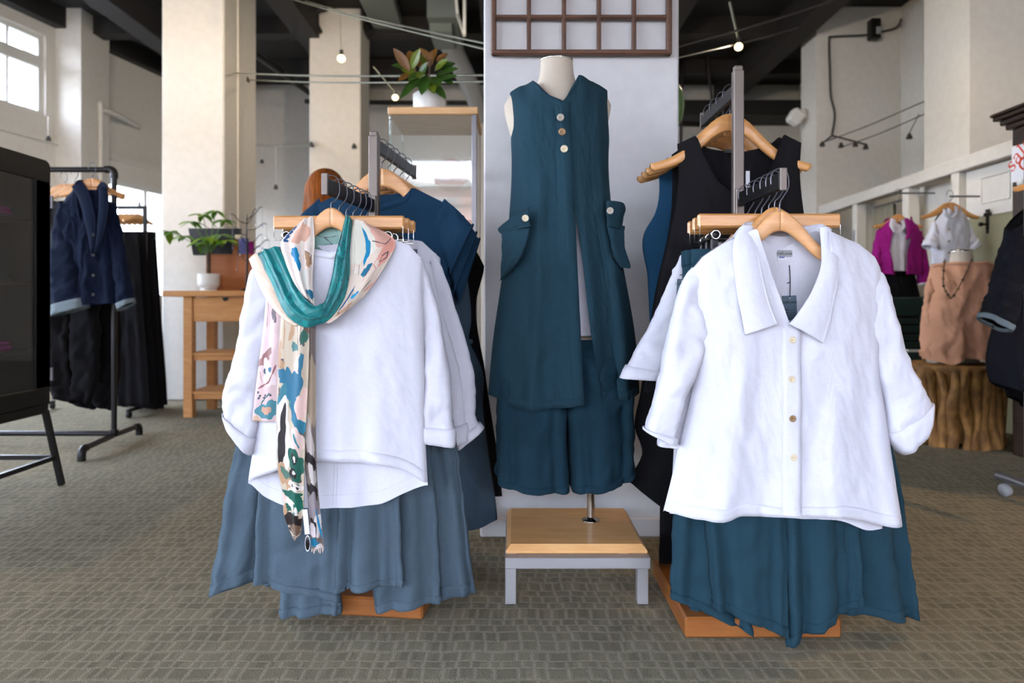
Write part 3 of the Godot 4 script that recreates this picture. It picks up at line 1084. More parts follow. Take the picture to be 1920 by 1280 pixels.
	box2(st, Vector3(P(303, 0, 6.2).x, 0, -6.2), Vector3(P(420, 0, 6.2).x, CEIL, -6.98), 0.012)
	var c1 := structure("column", st, M.wall, "broad white column behind the wooden table")
	st = mb()
	var cx := P(420, 0, 6.2).x
	box2(st, Vector3(cx, 0, -6.50), Vector3(cx + 0.012, CEIL, -6.53))
	structure("column_strip", st, M.trim, "thin conduit up the side of the column", c1)
	st = mb()
	box2(st, Vector3(P(580, 0, 7.68).x, 0, -7.68), Vector3(P(676, 0, 7.68).x, CEIL, -8.16), 0.01)
	structure("column", st, M.wall, "white column with a hanging bulb in front of it")
	st = mb()
	box2(st, Vector3(P(907, 0, 2.62).x, 0, -2.62), Vector3(P(1273, 0, 2.62).x, CEIL, -3.20), 0.006)
	var c3 := structure("column", st, M.column, "wide white column behind the dressed mannequin")
	st = mb()
	var bx0 := P(907, 0, 2.62).x - 0.014
	var bx1 := P(1273, 0, 2.62).x + 0.014
	box2(st, Vector3(bx0, 0, -2.604), Vector3(bx1, 0.075, -3.21), 0.006)
	structure("baseboard_column", st, M.column, "white skirting round the wide column")
	lattice()
	ceiling_things()
	fitting_rooms()

func street_house(at: Vector3, w: float, h: float, m: Material, label: String) -> void:
	var t := thing("house", label, "house", at)
	t.set_meta("local", true)
	var st := mb()
	box2(st, Vector3(-w / 2, 0, 0), Vector3(w / 2, h, 6))
	obj("wall", st, m, t)
	st = mb()
	box2(st, Vector3(-w / 2 - 0.2, h, -0.3), Vector3(w / 2 + 0.2, h + 0.35, 6))
	obj("cornice", st, M.stone, t)
	for i in int(w / 2.4):
		for j in 2:
			st = mb()
			var x := -w / 2 + 1.2 + i * 2.4
			box2(st, Vector3(x - 0.6, 0.7 + j * 2.8, -0.05), Vector3(x + 0.6, 2.6 + j * 2.8, 0.02))
			var fr := obj("window_frame", st, M.white_metal, t)
			st = mb()
			box2(st, Vector3(x - 0.5, 0.8 + j * 2.8, -0.07), Vector3(x + 0.5, 2.5 + j * 2.8, -0.051))
			obj("pane", st, M.win_dark, fr)

func lattice() -> void:
	# old sash hung flat on the column
	var z := 2.595
	var t := thing("lattice_frame", "dark brown wooden lattice window frame hung high on the white column", "frame", P(1090, 103, z))
	var x0 := P(921, 0, z).x
	var x1 := P(1259, 0, z).x
	var y0 := P(0, 104, z).y
	var cell := 0.1345
	var y1 := y0 + cell * 4 + 0.02
	for e in [[x0, x0 + 0.02], [x1 - 0.02, x1]]:
		var st := mb()
		box2(st, Vector3(e[0], y0, -z + 0.014), Vector3(e[1], y1, -z - 0.016), 0.005)
		obj("stile", st, M.walnut, t)
	for y in [y0, y1 - 0.02]:
		var st := mb()
		box2(st, Vector3(x0, y, -z + 0.0135), Vector3(x1, y + 0.02, -z - 0.0155), 0.005)
		obj("rail", st, M.walnut, t)
	for k in range(1, 5):
		var x := lerpf(x0 + 0.01, x1 - 0.01, k / 5.0)
		var st := mb()
		box2(st, Vector3(x - 0.008, y0 + 0.01, -z + 0.011), Vector3(x + 0.008, y1 - 0.01, -z - 0.012), 0.004)
		obj("muntin", st, M.walnut, t)
	for k in range(1, 4):
		var y := y0 + 0.01 + cell * k
		var st := mb()
		box2(st, Vector3(x0 + 0.01, y - 0.008, -z + 0.0105), Vector3(x1 - 0.01, y + 0.008, -z - 0.0115), 0.004)
		obj("muntin", st, M.walnut, t)

func lamp(called: String, label: String, top: Vector3, at: Vector3, r: float, energy: float, aim := Vector3.ZERO, rod := 0.004, tint := Color(1.0, 0.92, 0.80), cone := 44.0) -> void:
	var t := thing(called, label, "lamp", at, "cable lamps")
	var st := mb()
	tube(st, [top, at + Vector3(0, r * 1.6, 0)], rod, 6)
	obj("drop_rod", st, M.cable, t)
	st = mb()
	lathe(st, Transform3D(Basis.IDENTITY, at), [[0.0, r * 2.2], [r * 0.45, r * 2.2], [r * 0.5, r * 0.9], [r * 0.6, r * 0.8]], 12)
	obj("socket", st, M.cord, t)
	st = mb()
	lathe(st, Transform3D(Basis.IDENTITY, at), [[r * 0.5, r * 0.85], [r * 0.85, r * 0.5], [r, 0.0], [r * 0.85, -r * 0.5], [r * 0.45, -r * 0.8], [0.0, -r * 0.9]], 14)
	obj("bulb", st, M.bulb, t)
	var l: Light3D
	if aim != Vector3.ZERO:
		var s := SpotLight3D.new()
		s.spot_angle = cone
		s.spot_angle_attenuation = 0.8
		s.spot_range = 14.0
		s.spot_attenuation = 2.0
		l = s
	else:
		var s := OmniLight3D.new()
		s.omni_range = 14.0
		s.omni_attenuation = 2.0
		l = s
	l.light_color = tint
	l.light_energy = energy
	l.light_size = r * 0.8
	l.shadow_enabled = true
	l.name = called + "_glow"
	add_child(l, true)
	l.position = at
	if aim != Vector3.ZERO: l.look_at_from_position(at, aim)

func ceiling_things() -> void:
	# joists and beams under the black ceiling
	for x in [-4.1, -2.3, -0.2, 1.7, 3.2]:
		var st := mb()
		box2(st, Vector3(x - 0.13, 3.86, FZ), Vector3(x + 0.13, CEIL, -BACK))
		structure("beam", st, M.beam, "dark ceiling beam")
	for z in [2.6, 5.0, 8.0, 9.4]:
		var st := mb()
		box2(st, Vector3(-6.2 if z < 6 else -5.0, 4.0, -z - 0.1), Vector3(RIGHT, CEIL, -z + 0.1))
		structure("beam", st, M.beam, "dark cross beam under the ceiling")
	# pipes under the ceiling
	var pipes := [[[Vector3(-3.9, 4.1, -5.2), Vector3(-3.0, 3.75, -7.6), Vector3(-2.6, 3.7, -10.2)], "black pipe slanting across the ceiling behind the broad column"],
		[[Vector3(-3.0, 3.8, -9.9), Vector3(-1.6, 3.78, -9.9), Vector3(0.2, 3.78, -9.9)], "black pipe under the ceiling along the far wall"],
		[[Vector3(1.1, 3.4, -9.7), Vector3(2.2, 3.42, -9.7), Vector3(3.3, 3.4, -9.7)], "thin dark pipe across the bulkhead"]]
	for e in pipes:
		var st := mb()
		tube(st, curve(e[0], 16), 0.035, 8)
		single("ceiling_pipe", st, M.iron, e[1], "pipe", "ceiling pipes")
	var hang := [[1.95, "longer"], [2.3, "straight"], [2.75, "slanting"], [3.05, "last"]]
	var hl := ["dark hanger rod under the ceiling closest to the wide column", "dark hanger rod reaching below the bulkhead", "dark hanger rod leaning towards the fitting rooms", "dark hanger rod next to the far pier"]
	for k in 4:
		var st := mb()
		tube(st, [Vector3(hang[k][0] + [0, 0, -0.12, 0.1][k], CEIL, -9.2), Vector3(hang[k][0], [3.35, 3.05, 3.4, 3.4][k], -9.3)], 0.022, 8)
		single("hanger_rod", st, M.iron, hl[k], "rod", "ceiling hanger rods")
	# ducts
	var st := mb()
	var dz := 6.9
	box2(st, P(800, 32, dz) + Vector3(0, 0.0, 0), P(857, -80, dz) + Vector3(0, 0, -0.9), 0.01)
	var t := thing("air_duct", "square grey air duct with a white vent frame under the ceiling", "duct", P(830, 32, dz))
	obj("duct_body", st, M.duct, t)
	st = mb()
	box2(st, P(805, 60, dz + 0.15), P(848, 32, dz + 0.15) + Vector3(0, 0, -0.5), 0.008)
	obj("lower_box", st, M.duct, t)
	st = mb()
	var a := P(852, -40, dz - 0.05)
	var b := P(858, 28, dz - 0.05)
	for e in [[a, P(871, -30, dz - 0.4)], [b, P(871, 66, dz - 0.4)], [P(871, -30, dz - 0.4), P(871, 66, dz - 0.4)], [a, b]]:
		bar(st, e[0], e[1], 0.03, 0.03, 0.004)
	obj("vent_frame", st, M.white_metal, t)
	st = mb()
	tube(st, curve([P(838, 72, 7.9), P(860, 116, 8.5), P(885, 170, 9.3), P(902, 215, 10.3)], 20), 0.125, 20)
	single("round_duct", st, M.duct_white, "pale round duct slanting down behind the plant", "duct")
	st = mb()
	bar(st, P(704, -20, 6.6), P(735, 62, 8.4), 0.34, 0.16, 0.01)
	single("flat_duct", st, M.duct, "flat grey duct beside the column with the hanging bulb", "duct")
	st = mb()
	tube(st, curve([P(612, 15, 7.62), P(594, 22, 7.6), P(592, 45, 7.62), P(600, 62, 7.64)], 14), 0.035, 8)
	single("cable_loop", st, M.rubber, "thick black cable end hanging down the column", "cable")
	st = mb()
	tube(st, curve([P(684, 22, 7.9), P(686, 45, 7.85), P(694, 62, 7.8)], 10), 0.05, 8)
	single("cable_loop", st, M.rubber, "black hose beside the column with the hanging bulb", "cable")
	# lamp cables
	var cab := [[Vector3(-2.61, P(0, 137, 6.45).y, -6.45), P(930, 141, 3.21), "upper of two cables strung from the broad column"], [Vector3(-2.61, P(0, 150, 6.75).y, -6.75), P(930, 153, 3.21), "lower of two cables strung from the broad column"],
		[P(540, -4, 6.2), P(930, 97, 3.21), "upper slanting cable running to the wide column"], [P(572, 2, 6.2), P(930, 86, 3.21), "second slanting cable running to the wide column"],
		[P(1255, 92, 3.21), P(1620, -20, 4.0), "upper lamp cable between the wide column and the piers"], [P(1255, 112, 3.21), P(1511, 47, 7.9), "lower lamp cable between the wide column and the piers"],
		[P(1540, 268, 7.2), P(1733, 190, 5.9), "upper thin cable along the fitting room wall"], [P(1580, 275, 7.2), P(1733, 214, 5.9), "lower thin cable along the fitting room wall"],
		[P(480, 272, 8.6), P(585, 271, 7.6), "thin cable strung across the far wall"]]
	for e in cab:
		st = mb()
		var mid: Vector3 = (e[0] + e[1]) * 0.5 - Vector3(0, 0.015, 0)
		tube(st, curve([e[0], mid, e[1]], 12), 0.006 if e[0].x < 2.5 else 0.005, 6)
		single("lamp_cable", st, M.cable if e[0].y > 2.8 else M.cord, e[2], "cable", "lamp cables")
	lamp("pendant_lamp", "small round bulb hanging in front of the white column", P(637, 25, 5.9), P(640, 110, 5.9), 0.034, 0.9)
	lamp("pendant_lamp", "small bulb hanging just beside the potted rubber plant", P(700, 125, 5.6), P(741, 183, 5.6), 0.026, 0.7)
	lamp("cable_spot", "glowing spot lamp on a slanting rod near the wide column", P(1368, 4, 4.3), P(1385, 88, 4.3), 0.026, 0.6, Vector3.ZERO, 0.008)
	# two more of them hang out of view and throw the warm light on the carpet
	lamp("cable_spot", "spot lamp over the fitting room aisle", Vector3(3.3, 3.9, -2.0), Vector3(3.3, 3.3, -2.0), 0.03, 9.0, Vector3(1.9, 0, -2.2), 0.008, Color(1.0, 0.78, 0.48), 30.0)
	lamp("cable_spot", "spot lamp over the clothes racks by the windows", Vector3(-3.1, 3.9, -2.2), Vector3(-3.1, 3.3, -2.2), 0.03, 4.5, Vector3(-1.9, 0, -3.2), 0.008, Color(1.0, 0.82, 0.58))
	lamp("cable_spot", "spot lamp over the fitting room fronts", Vector3(2.2, 3.9, -4.2), Vector3(2.2, 3.3, -4.2), 0.03, 3.0, Vector3(3.4, 1.4, -5.2), 0.008)
	var more := [[-2.4, 4.4, -3.6, 2.0, -8.8, "spot lamp facing the window wall"], [-1.0, 4.8, -1.6, 2.2, -10.4, "spot lamp facing the far wall"], [0.9, 4.6, 1.6, 2.2, -10.4, "spot lamp facing the bulkhead wall"],
		[1.6, 4.0, 4.2, 2.6, -6.8, "spot lamp facing the two piers"], [-2.2, 3.2, -3.0, 2.4, -6.2, "spot lamp facing the broad column"], [-3.0, 3.4, -5.2, 2.2, -7.4, "spot lamp facing the high windows"]]
	for e in more:
		lamp("cable_spot", e[5], Vector3(e[0], 3.9, -e[1]), Vector3(e[0], 3.3, -e[1]), 0.03, 5.0, Vector3(e[2], e[3], e[4]), 0.008)
	# small unlit heads on the thin cables
	var heads := [[491, 303, 8.483, "spot head hanging lowest but one on the far wall"], [517, 351, 8.218, "lowest small spot head on the far wall"], [584, 271, 7.65, "tiny clamp on the edge of the column with the bulb"], [664, 274, 7.65, "tiny clamp in the middle of the column with the bulb"],
		[1542, 271, 7.1, "first tiny spot head under the junction of wires"], [1577, 273, 7.0, "second tiny spot head under the junction of wires"], [1604, 271, 6.9, "third tiny spot head under the junction of wires"], [1623, 276, 6.9, "lowest tiny spot head under the junction of wires"],
		[1705, 256, 6.2, "lone tiny spot head between the two piers"], [434, 136, 6.45, "upper dark cable clamp on the broad column"], [463, 150, 6.75, "lower dark cable clamp on the broad column"], [91, 260, 7.3, "small spot head on a white stalk under the high windows"]]
	for e in heads:
		var c := P(e[0], e[1], e[2])
		t = thing("spot_head", e[3], "lamp", c, "small cable fittings")
		st = mb()
		lathe(st, Transform3D(Basis.IDENTITY, c), [[0, 0.03], [0.012, 0.03], [0.024, 0.0], [0.027, -0.02], [0.0, -0.018]], 10)
		obj("head", st, M.cord, t)
		if e[0] == 1705 or e[0] == 91 or e[0] < 520 and e[0] > 480:
			st = mb()
			var up := P(e[0] + (18 if e[0] == 1705 else 0), 272 if (e[0] == 491 or e[0] == 517) else e[1] - 42, e[2])
			tube(st, [c + Vector3(0, 0.03, 0), up], 0.008 if e[0] == 91 else 0.004, 6)
			obj("stalk", st, M.trim if e[0] < 600 else M.cord, t)
	# wiring on the far pier
	t = thing("wall_wiring", "dark cord running down the pier from a black box", "cord", P(1560, 270, 7.5))
	st = mb()
	tube(st, curve([P(1690, 36, 7.5), P(1680, 52, 7.6), P(1650, 60, 7.62), P(1620, 66, 7.62), P(1562, 69, 7.62), P(1555, 76, 7.62), P(1556, 130, 7.62), P(1558, 180, 7.62), P(1565, 215, 7.62), P(1560, 252, 7.62)], 60), 0.014, 6)
	obj("cord", st, M.cord, t)
	st = mb()
	tube(st, curve([P(1560, 254, 7.62), P(1548, 264, 7.4), P(1538, 271, 7.15)], 8), 0.01, 6)
	tube(st, curve([P(1560, 254, 7.62), P(1590, 262, 7.3), P(1625, 271, 6.95)], 8), 0.01, 6)
	obj("branch_wires", st, M.cord, t)
	t = thing("wall_speaker", "small black box with a pale plate high on the far pier", "box", P(1635, 60, 7.6))
	st = mb()
	box2(st, P(1625, 78, 7.6), P(1644, 40, 7.6) + Vector3(0, 0, 0.1), 0.012)
	obj("case", st, M.plastic_black, t)
	st = mb()
	box2(st, P(1634, 70, 7.6) + Vector3(0, 0, 0.1), P(1642, 57, 7.6) + Vector3(0, 0, 0.112), 0.003)
	obj("plate", st, M.label, t)
	st = mb()
	tube(st, [P(1540, 36, 7.5), P(1556, 14, 7.4)], 0.05, 10)
	single("hose_end", st, M.plastic_black, "black hose end high on the far pier", "hose")
	# white floodlight on the edge of the far pier
	t = thing("flood_light", "white floodlight tilted down beside the far pier", "lamp", P(1492, 220, 7.9))
	var tb := Transform3D(Basis(Vector3(0, 0, 1), -0.55), P(1492, 220, 7.9))
	st = mb()
	box_t(st, tb, Vector3(0.16, 0.17, 0.16), 0.03)
	obj("housing", st, M.white_metal, t)
	st = mb()
	tube(st, [P(1498, 210, 7.9), P(1508, 206, 7.9), P(1512, 222, 7.9)], 0.015, 8)
	obj("bracket", st, M.white_metal, t)
	# green glass and a dark object hung beside the column
	t = thing("glass_float", "green glass ornament half hidden behind the wide column", "ornament", P(1262, 198, 3.6))
	st = mb()
	lathe(st, Transform3D(Basis.IDENTITY, P(1262, 198, 3.6)), [[0, 0.125], [0.03, 0.115], [0.052, 0.07], [0.06, 0.0], [0.05, -0.07], [0.03, -0.11], [0, -0.12]], 20)
	obj("float", st, M.jade, t)
	st = mb()
	tube(st, [P(1262, 155, 3.6), P(1264, -200, 3.6)], 0.002, 5)
	obj("string", st, M.cord, t)

func fit_x(z: float) -> float:
	return 3.43 - 0.0475 * (7.6 - z)

func fitting_rooms() -> void:
	# white timber front with a long top rail and posts
	var t := thing("fitting_room_front", "white timber front of the fitting rooms with a long top rail", "partition", Vector3(fit_x(5.8), 0, -5.8))
	var st := mb()
	bar(st, Vector3(fit_x(7.6) + 0.05, 1.91, -7.62), Vector3(fit_x(3.6) + 0.05, 1.91, -3.6), 0.12, 0.10, 0.006)
	obj("top_rail", st, M.trim, t)
	for z in [7.55, 6.76, 5.81, 5.11, 4.0]:
		st = mb()
		box(st, Vector3(fit_x(z) + 0.05, 0.93, -z), Vector3(0.10, 1.86, 0.09), 0.005)
		obj("post", st, M.trim, t)
	for z in [6.76, 5.81]:
		for y in [1.55, 0.6]:
			st = mb()
			box(st, Vector3(fit_x(z) - 0.004, y, -z), Vector3(0.01, 0.11, 0.03), 0.003)
			obj("hinge", st, M.grey_metal, t)
	# partitions between the rooms
	for z in [6.76, 5.1]:
		st = mb()
		box2(st, Vector3(fit_x(z) + 0.11, 0, -z - 0.02), Vector3(RIGHT, 1.95, -z + 0.02))
		structure("partition_%d" % int(z), st, M.trim, "white board between two fitting rooms")
	# curtain drawn half open in the second room
	st = mb()
	var a := []
	var b := []
	for k in 25:
		var z := lerpf(6.70, 6.28, k / 24.0)
		var x := fit_x(z) + 0.16 + 0.035 * sin(k * 1.55)
		a.append(Vector3(x, 1.80, -z))
		b.append(Vector3(x + 0.012 * sin(k * 0.9), 0.12, -z - 0.01 * sin(k)))
	var rows := []
	for i in 15:
		var r := []
		for k in 25: r.append(a[k].lerp(b[k], i / 14.0) + Vector3(0.006 * sin(i * 0.9 + k), 0, 0))
		rows.append(r)
	grid(st, rows)
	var cu := thing("curtain", "beige fitting room curtain pushed to one side", "curtain", Vector3(fit_x(6.5), 0, -6.5))
	obj("drape", st, M.curtain, cu)
	st = mb()
	tube(st, [Vector3(fit_x(6.7) + 0.16, 1.815, -6.70), Vector3(fit_x(5.9) + 0.16, 1.815, -5.90)], 0.012, 8)
	obj("rod", st, M.grey_metal, cu)
	# pale painted door at the end, with its iron lock plate and upper panels
	t = thing("panel_door", "pale olive door with a black iron lock plate beside the fitting rooms", "door", P(1850, 600, 4.75))
	var dx := fit_x(4.6) + 0.06
	st = mb()
	box2(st, Vector3(dx, 0.01, -5.05), Vector3(dx + 0.04, 1.50, -4.05), 0.004)
	obj("door_leaf", st, M.door_paint, t)
	st = mb()
	box2(st, Vector3(dx + 0.01, 1.505, -5.05), Vector3(dx + 0.045, 1.855, -4.05), 0.004)
	obj("upper_panel", st, M.trim, t)
	for z in [4.88, 4.45]:
		st = mb()
		var x := dx + 0.008
		for e in [[1.60, z, 1.60, z - 0.28], [1.78, z, 1.78, z - 0.28], [1.60, z, 1.78, z], [1.60, z - 0.28, 1.78, z - 0.28]]:
			bar(st, Vector3(x, e[0], -e[1]), Vector3(x, e[2], -e[3]), 0.014, 0.014, 0.003)
		obj("panel_moulding", st, M.trim, t)
	st = mb()
	var lz := 4.80
	var ly := P(0, 415, lz).y
	for e in [[0, 0, 0.03, 0.11], [0, 0.05, 0.075, 0.026], [0, 0.075, 0.04, 0.02], [0, -0.06, 0.022, 0.05]]:
		box(st, Vector3(dx - 0.004, ly + e[1], -lz), Vector3(0.008, e[3], e[2]), 0.002)
	obj("lock_plate", st, M.iron, t)
	st = mb()
	lathe(st, Transform3D(Basis(Vector3(0, 0, 1), PI / 2), Vector3(dx - 0.006, ly - 0.02, -lz)), [[0.008, 0], [0.008, 0.03], [0.016, 0.04], [0.014, 0.055], [0, 0.06]], 12)
	obj("knob", st, M.iron, t)
	# pictures and a small rail inside the third room
	for k in 3:
		t = thing("picture", ["small dark framed picture inside the fitting room, nearest the curtain", "middle small framed picture inside the fitting room", "small framed picture under the other two in the fitting room"][k], "picture", Vector3(RIGHT - 0.03, 1.5, -5.6), "fitting room pictures")
		var py: float = [1.62, 1.62, 1.36][k]
		var pz: float = [6.35, 6.05, 6.3][k]
		st = mb()
		box2(st, Vector3(RIGHT - 0.03, py - 0.11, -pz - 0.11), Vector3(RIGHT - 0.005, py + 0.11, -pz + 0.11), 0.004)
		obj("frame", st, M.white_metal, t)
		st = mb()
		box2(st, Vector3(RIGHT - 0.036, py - 0.085, -pz - 0.085), Vector3(RIGHT - 0.029, py + 0.085, -pz + 0.085))
		obj("print", st, M.iron, t)

# ------------------------------------------------------------ hangers and racks
func hook(st: SurfaceTool, base: Vector3, h: float, flip := 1.0, lean := 0.0) -> void:
	# a wire hook from the top of a hanger, over a bar whose middle is h above base
	var p := []
	for e in [[0, 0], [0.0, h * 0.35], [0.010, h - 0.034], [0.0205, h - 0.016], [0.0215, h + 0.006], [0.016, h + 0.026], [0.0, h + 0.0335], [-0.016, h + 0.027], [-0.0225, h + 0.010], [-0.022, h - 0.006]]:
		p.append(base + Vector3(e[0] * flip, e[1], lean * e[1]))
	tube(st, curve(p, 26), 0.0019, 6)

func shirt_hanger(label: String, apex: Vector3, rise: float, m: Material, half := 0.205, drop := 0.10, group := "wooden shirt hangers", tall := 0.052) -> Node3D:
	# two curved wooden arms that meet under a wire hook; apex is the top of the wood
	var t := thing("shirt_hanger", label, "hanger", apex, group)
	t.set_meta("local", true)
	for s in [-1, 1]:
		var rows := []
		var n := 22
		for i in n + 1:
			var x := half * i / n
			var top = -drop * (0.74 * (1.0 - exp(-x * x / pow(0.072 if half < 0.2 else 0.112, 2.0))) + 0.26 * max(0.0, x - 0.06) / (half - 0.06))
			var hh := lerpf(tall, 0.026, smoothstep(0.0, 1.0, x / half))
			var th := lerpf(0.0075, 0.010, x / half)
			if i == n: hh *= 0.55
			var ring := []
			for k in 13:
				var a := TAU * (k % 12) / 12
				var cy := cos(a)
				var cz := sin(a)
				ring.append(Vector3(x * s, top - hh * 0.5 + signf(cy) * pow(absf(cy), 0.55) * hh * 0.5, signf(cz) * pow(absf(cz), 0.55) * th))
			if s < 0: ring.reverse()
			rows.append(ring)
		for e in [0, n]:
			var c := Vector3.ZERO
			for k in 12: c += rows[e][k] / 12.0
			var cap := []
			for k in 13: cap.append(c)
			if e == 0: rows.push_front(cap)
			else: rows.append(cap)
		var st := mb()
		grid(st, rows)
		obj("arm", st, m, t)
	var st := mb()
	hook(st, Vector3(0, -0.01, 0), rise + 0.01)
	obj("hook", st, M.wire, t)
	return t

func clip(st: SurfaceTool, at: Vector3) -> void:
	# a black spring clip with its round metal end
	box(st, at + Vector3(0, -0.022, 0.005), Vector3(0.017, 0.044, 0.005), 0.002)
	box(st, at + Vector3(0, -0.022, -0.005), Vector3(0.017, 0.044, 0.005), 0.002)
	lathe(st, Transform3D(Basis(Vector3(1, 0, 0), PI / 2), at + Vector3(0, 0.004, -0.012)), [[0, 0.024], [0.009, 0.024], [0.0125, 0.021], [0.0125, 0.003], [0.009, 0.0], [0, 0.0]], 14)

func trouser_hanger(label: String, c: Vector3, rise: float, group: String, m: Material, half := 0.178) -> Node3D:
	# a straight wooden bar, a wire underneath and two clips; c is the middle of the bar's top
	var t := thing("trouser_hanger", label, "hanger", c, group)
	t.set_meta("local", true)
	var st := mb()
	box(st, Vector3(0, -0.018, 0), Vector3(half * 2, 0.036, 0.013), 0.005)
	obj("bar", st, m, t)
	st = mb()
	hook(st, Vector3(0, -0.004, 0), rise + 0.004)
	obj("hook", st, M.wire, t)
	st = mb()
	tube(st, [Vector3(-half + 0.004, -0.030, 0.007), Vector3(-half + 0.004, -0.066, 0.007), Vector3(half - 0.004, -0.066, 0.007), Vector3(half - 0.004, -0.030, 0.007)], 0.0016, 6)
	obj("clip_wire", st, M.chrome, t)
	for s in [-1, 1]:
		st = mb()
		clip(st, Vector3(s * (half - 0.042), -0.060, 0.007))
		var o := obj("clip", st, M.gun, t)
		st = mb()
		lathe(st, Transform3D(Basis(Vector3(1, 0, 0), PI / 2), Vector3(s * (half - 0.042), -0.056, 0.017)), [[0.0095, 0.0], [0.0135, 0.002], [0.0135, 0.005], [0.0095, 0.004]], 14)
		obj("rim", st, M.chrome, o)
	return t

func rack(label: String, base: Vector3, yaw: float, top: float, front_h: float, front_l: float, rear_h: float, rear_l: float) -> void:
	# wooden plinth, one post and two arms: a low one towards the camera and a high one behind
	var t := thing("clothes_stand", label, "clothes rack", base, "two-way clothes stands")
	t.set_meta("local", true)
	t.rotation.y = yaw
	var st := mb()
	box(st, Vector3(0, 0.033, 0), Vector3(0.416, 0.056, 0.416), 0.006)
	obj("plinth", st, M.plinth, t)
	st = mb()
	box(st, Vector3(0, 0.0025, 0), Vector3(0.36, 0.005, 0.36))
	obj("glides", st, M.rubber, t)
	st = mb()
	box(st, Vector3(0, (top - 0.012 + 0.061) * 0.5, 0), Vector3(0.031, top - 0.012 - 0.061, 0.026), 0.003)
	var po := obj("post", st, M.post, t)
	st = mb()
	box(st, Vector3(0, top - 0.008, 0), Vector3(0.025, 0.02, 0.020), 0.003)
	obj("post_cap", st, M.post, po)
	for e in [[front_h, front_l, 1.0], [rear_h, rear_l, -1.0]]:
		st = mb()
		box(st, Vector3(0, e[0], e[2] * (e[1] * 0.5 + 0.012)), Vector3(0.016, 0.040, e[1] - 0.006), 0.002)
		var a := obj("arm", st, M.iron, t)
		st = mb()
		box(st, Vector3(0, e[0] + 0.003, e[2] * (e[1] + 0.014)), Vector3(0.017, 0.056, 0.008), 0.0015)
		obj("end_stop", st, M.bronze, a)
		st = mb()
		box(st, Vector3(0, e[0] - 0.01, e[2] * 0.018), Vector3(0.024, 0.085, 0.010), 0.002)
		obj("bracket", st, M.post, a)

# where things hang: d metres in front of the post of the stand
func on_slate(d: float) -> Vector3:
	return Vector3(-0.433 - 0.118 * d, 0, -(2.147 - 0.993 * d))

func on_teal(d: float) -> Vector3:
	return Vector3(0.668, 0, -(2.02 - d))

const ARM_A := 1.198
const ARM_B := 1.198

func build_racks() -> void:
	rack("two-way clothes stand holding slate trousers and white tops", Vector3(-0.433, 0, -2.147), -0.118, 1.432, ARM_A, 0.385, 1.395, 0.47)
	rack("two-way clothes stand holding teal trousers and white shirts", Vector3(0.668, 0, -2.02), 0.0, 1.594, ARM_B, 0.325, 1.53, 0.36)
	# slate stand, low arm
	var p := on_slate(0.355)
	shirt_hanger("pale wooden hanger inside the printed scarf", Vector3(p.x, P(0, 389, -p.z).y, p.z), ARM_A - P(0, 389, -p.z).y, M.honey_pale, 0.185, 0.135)
	var lab := ["wooden clip hanger bar just behind the printed scarf", "second wooden clip hanger bar behind the printed scarf", "last wooden clip hanger bar behind the printed scarf"]
	var k := 0
	for d in [0.30, 0.245, 0.19]:
		p = on_slate(d)
		trouser_hanger(lab[k], Vector3(p.x, 1.132, p.z), ARM_A - 1.132, "clip hangers on the slate stand", M.honey)
		k += 1
	p = on_slate(0.095)
	shirt_hanger("wooden hanger inside the rearmost white top of the slate stand", Vector3(p.x, 1.118, p.z), ARM_A - 1.118, M.honey_pale, 0.165, 0.125)
	# slate stand, high arm: tees and a pinafore
	var hl := ["broad pale hanger inside the front navy tee", "broad pale hanger inside the second navy tee", "broad pale hanger inside the third navy tee", "broad pale hanger inside the grey blue pinafore dress", "broad pale hanger carrying the darkest long dress"]
	k = 0
	for d in [-0.075, -0.145, -0.21, -0.29, -0.37]:
		p = on_slate(d)
		var y := 1.395 - 0.062
		shirt_hanger(hl[k], Vector3(p.x, y, p.z), 0.062, M.honey_pale, 0.225, 0.16, "broad hangers on the high arm of the slate stand", 0.06)
		k += 1
	# teal stand, low arm
	p = on_teal(0.318)
	shirt_hanger("pale wooden hanger inside the front white collared shirt", Vector3(p.x, P(0, 394, -p.z).y, p.z), ARM_B - P(0, 394, -p.z).y, M.honey_pale, 0.172, 0.122)
	p = on_teal(0.285)
	shirt_hanger("wooden hanger pressed behind that of the front collared shirt", Vector3(p.x, P(0, 388, -p.z).y, p.z), ARM_B - P(0, 388, -p.z).y, M.honey, 0.172, 0.122)
	lab = ["foremost wooden clip hanger bar behind the collared shirt", "second wooden clip hanger bar behind the collared shirt", "third wooden clip hanger bar behind the collared shirt"]
	k = 0
	for d in [0.245, 0.195, 0.145]:
		p = on_teal(d)
		trouser_hanger(lab[k], Vector3(p.x, 1.128 - k * 0.004, p.z), ARM_B - 1.128 + k * 0.004, "clip hangers on the teal stand", M.honey, 0.186)
		k += 1
	p = on_teal(0.075)
	shirt_hanger("wooden hanger inside the rearmost white shirt of the teal stand", Vector3(p.x, 1.118, p.z), ARM_B - 1.118, M.honey_pale, 0.165, 0.125)
	# teal stand, high arm
	hl = ["orange toned hanger inside the front black tank top", "orange toned hanger inside the second black tunic", "orange toned hanger inside the blue tank top", "orange toned hanger inside the rear blue tank top"]
	k = 0
	for d in [-0.07, -0.14, -0.21, -0.28]:
		p = on_teal(d)
		shirt_hanger(hl[k], Vector3(p.x, 1.53 - 0.055, p.z), 0.055, M.honey, 0.245, 0.155, "hangers on the high arm of the teal stand", 0.055)
		k += 1

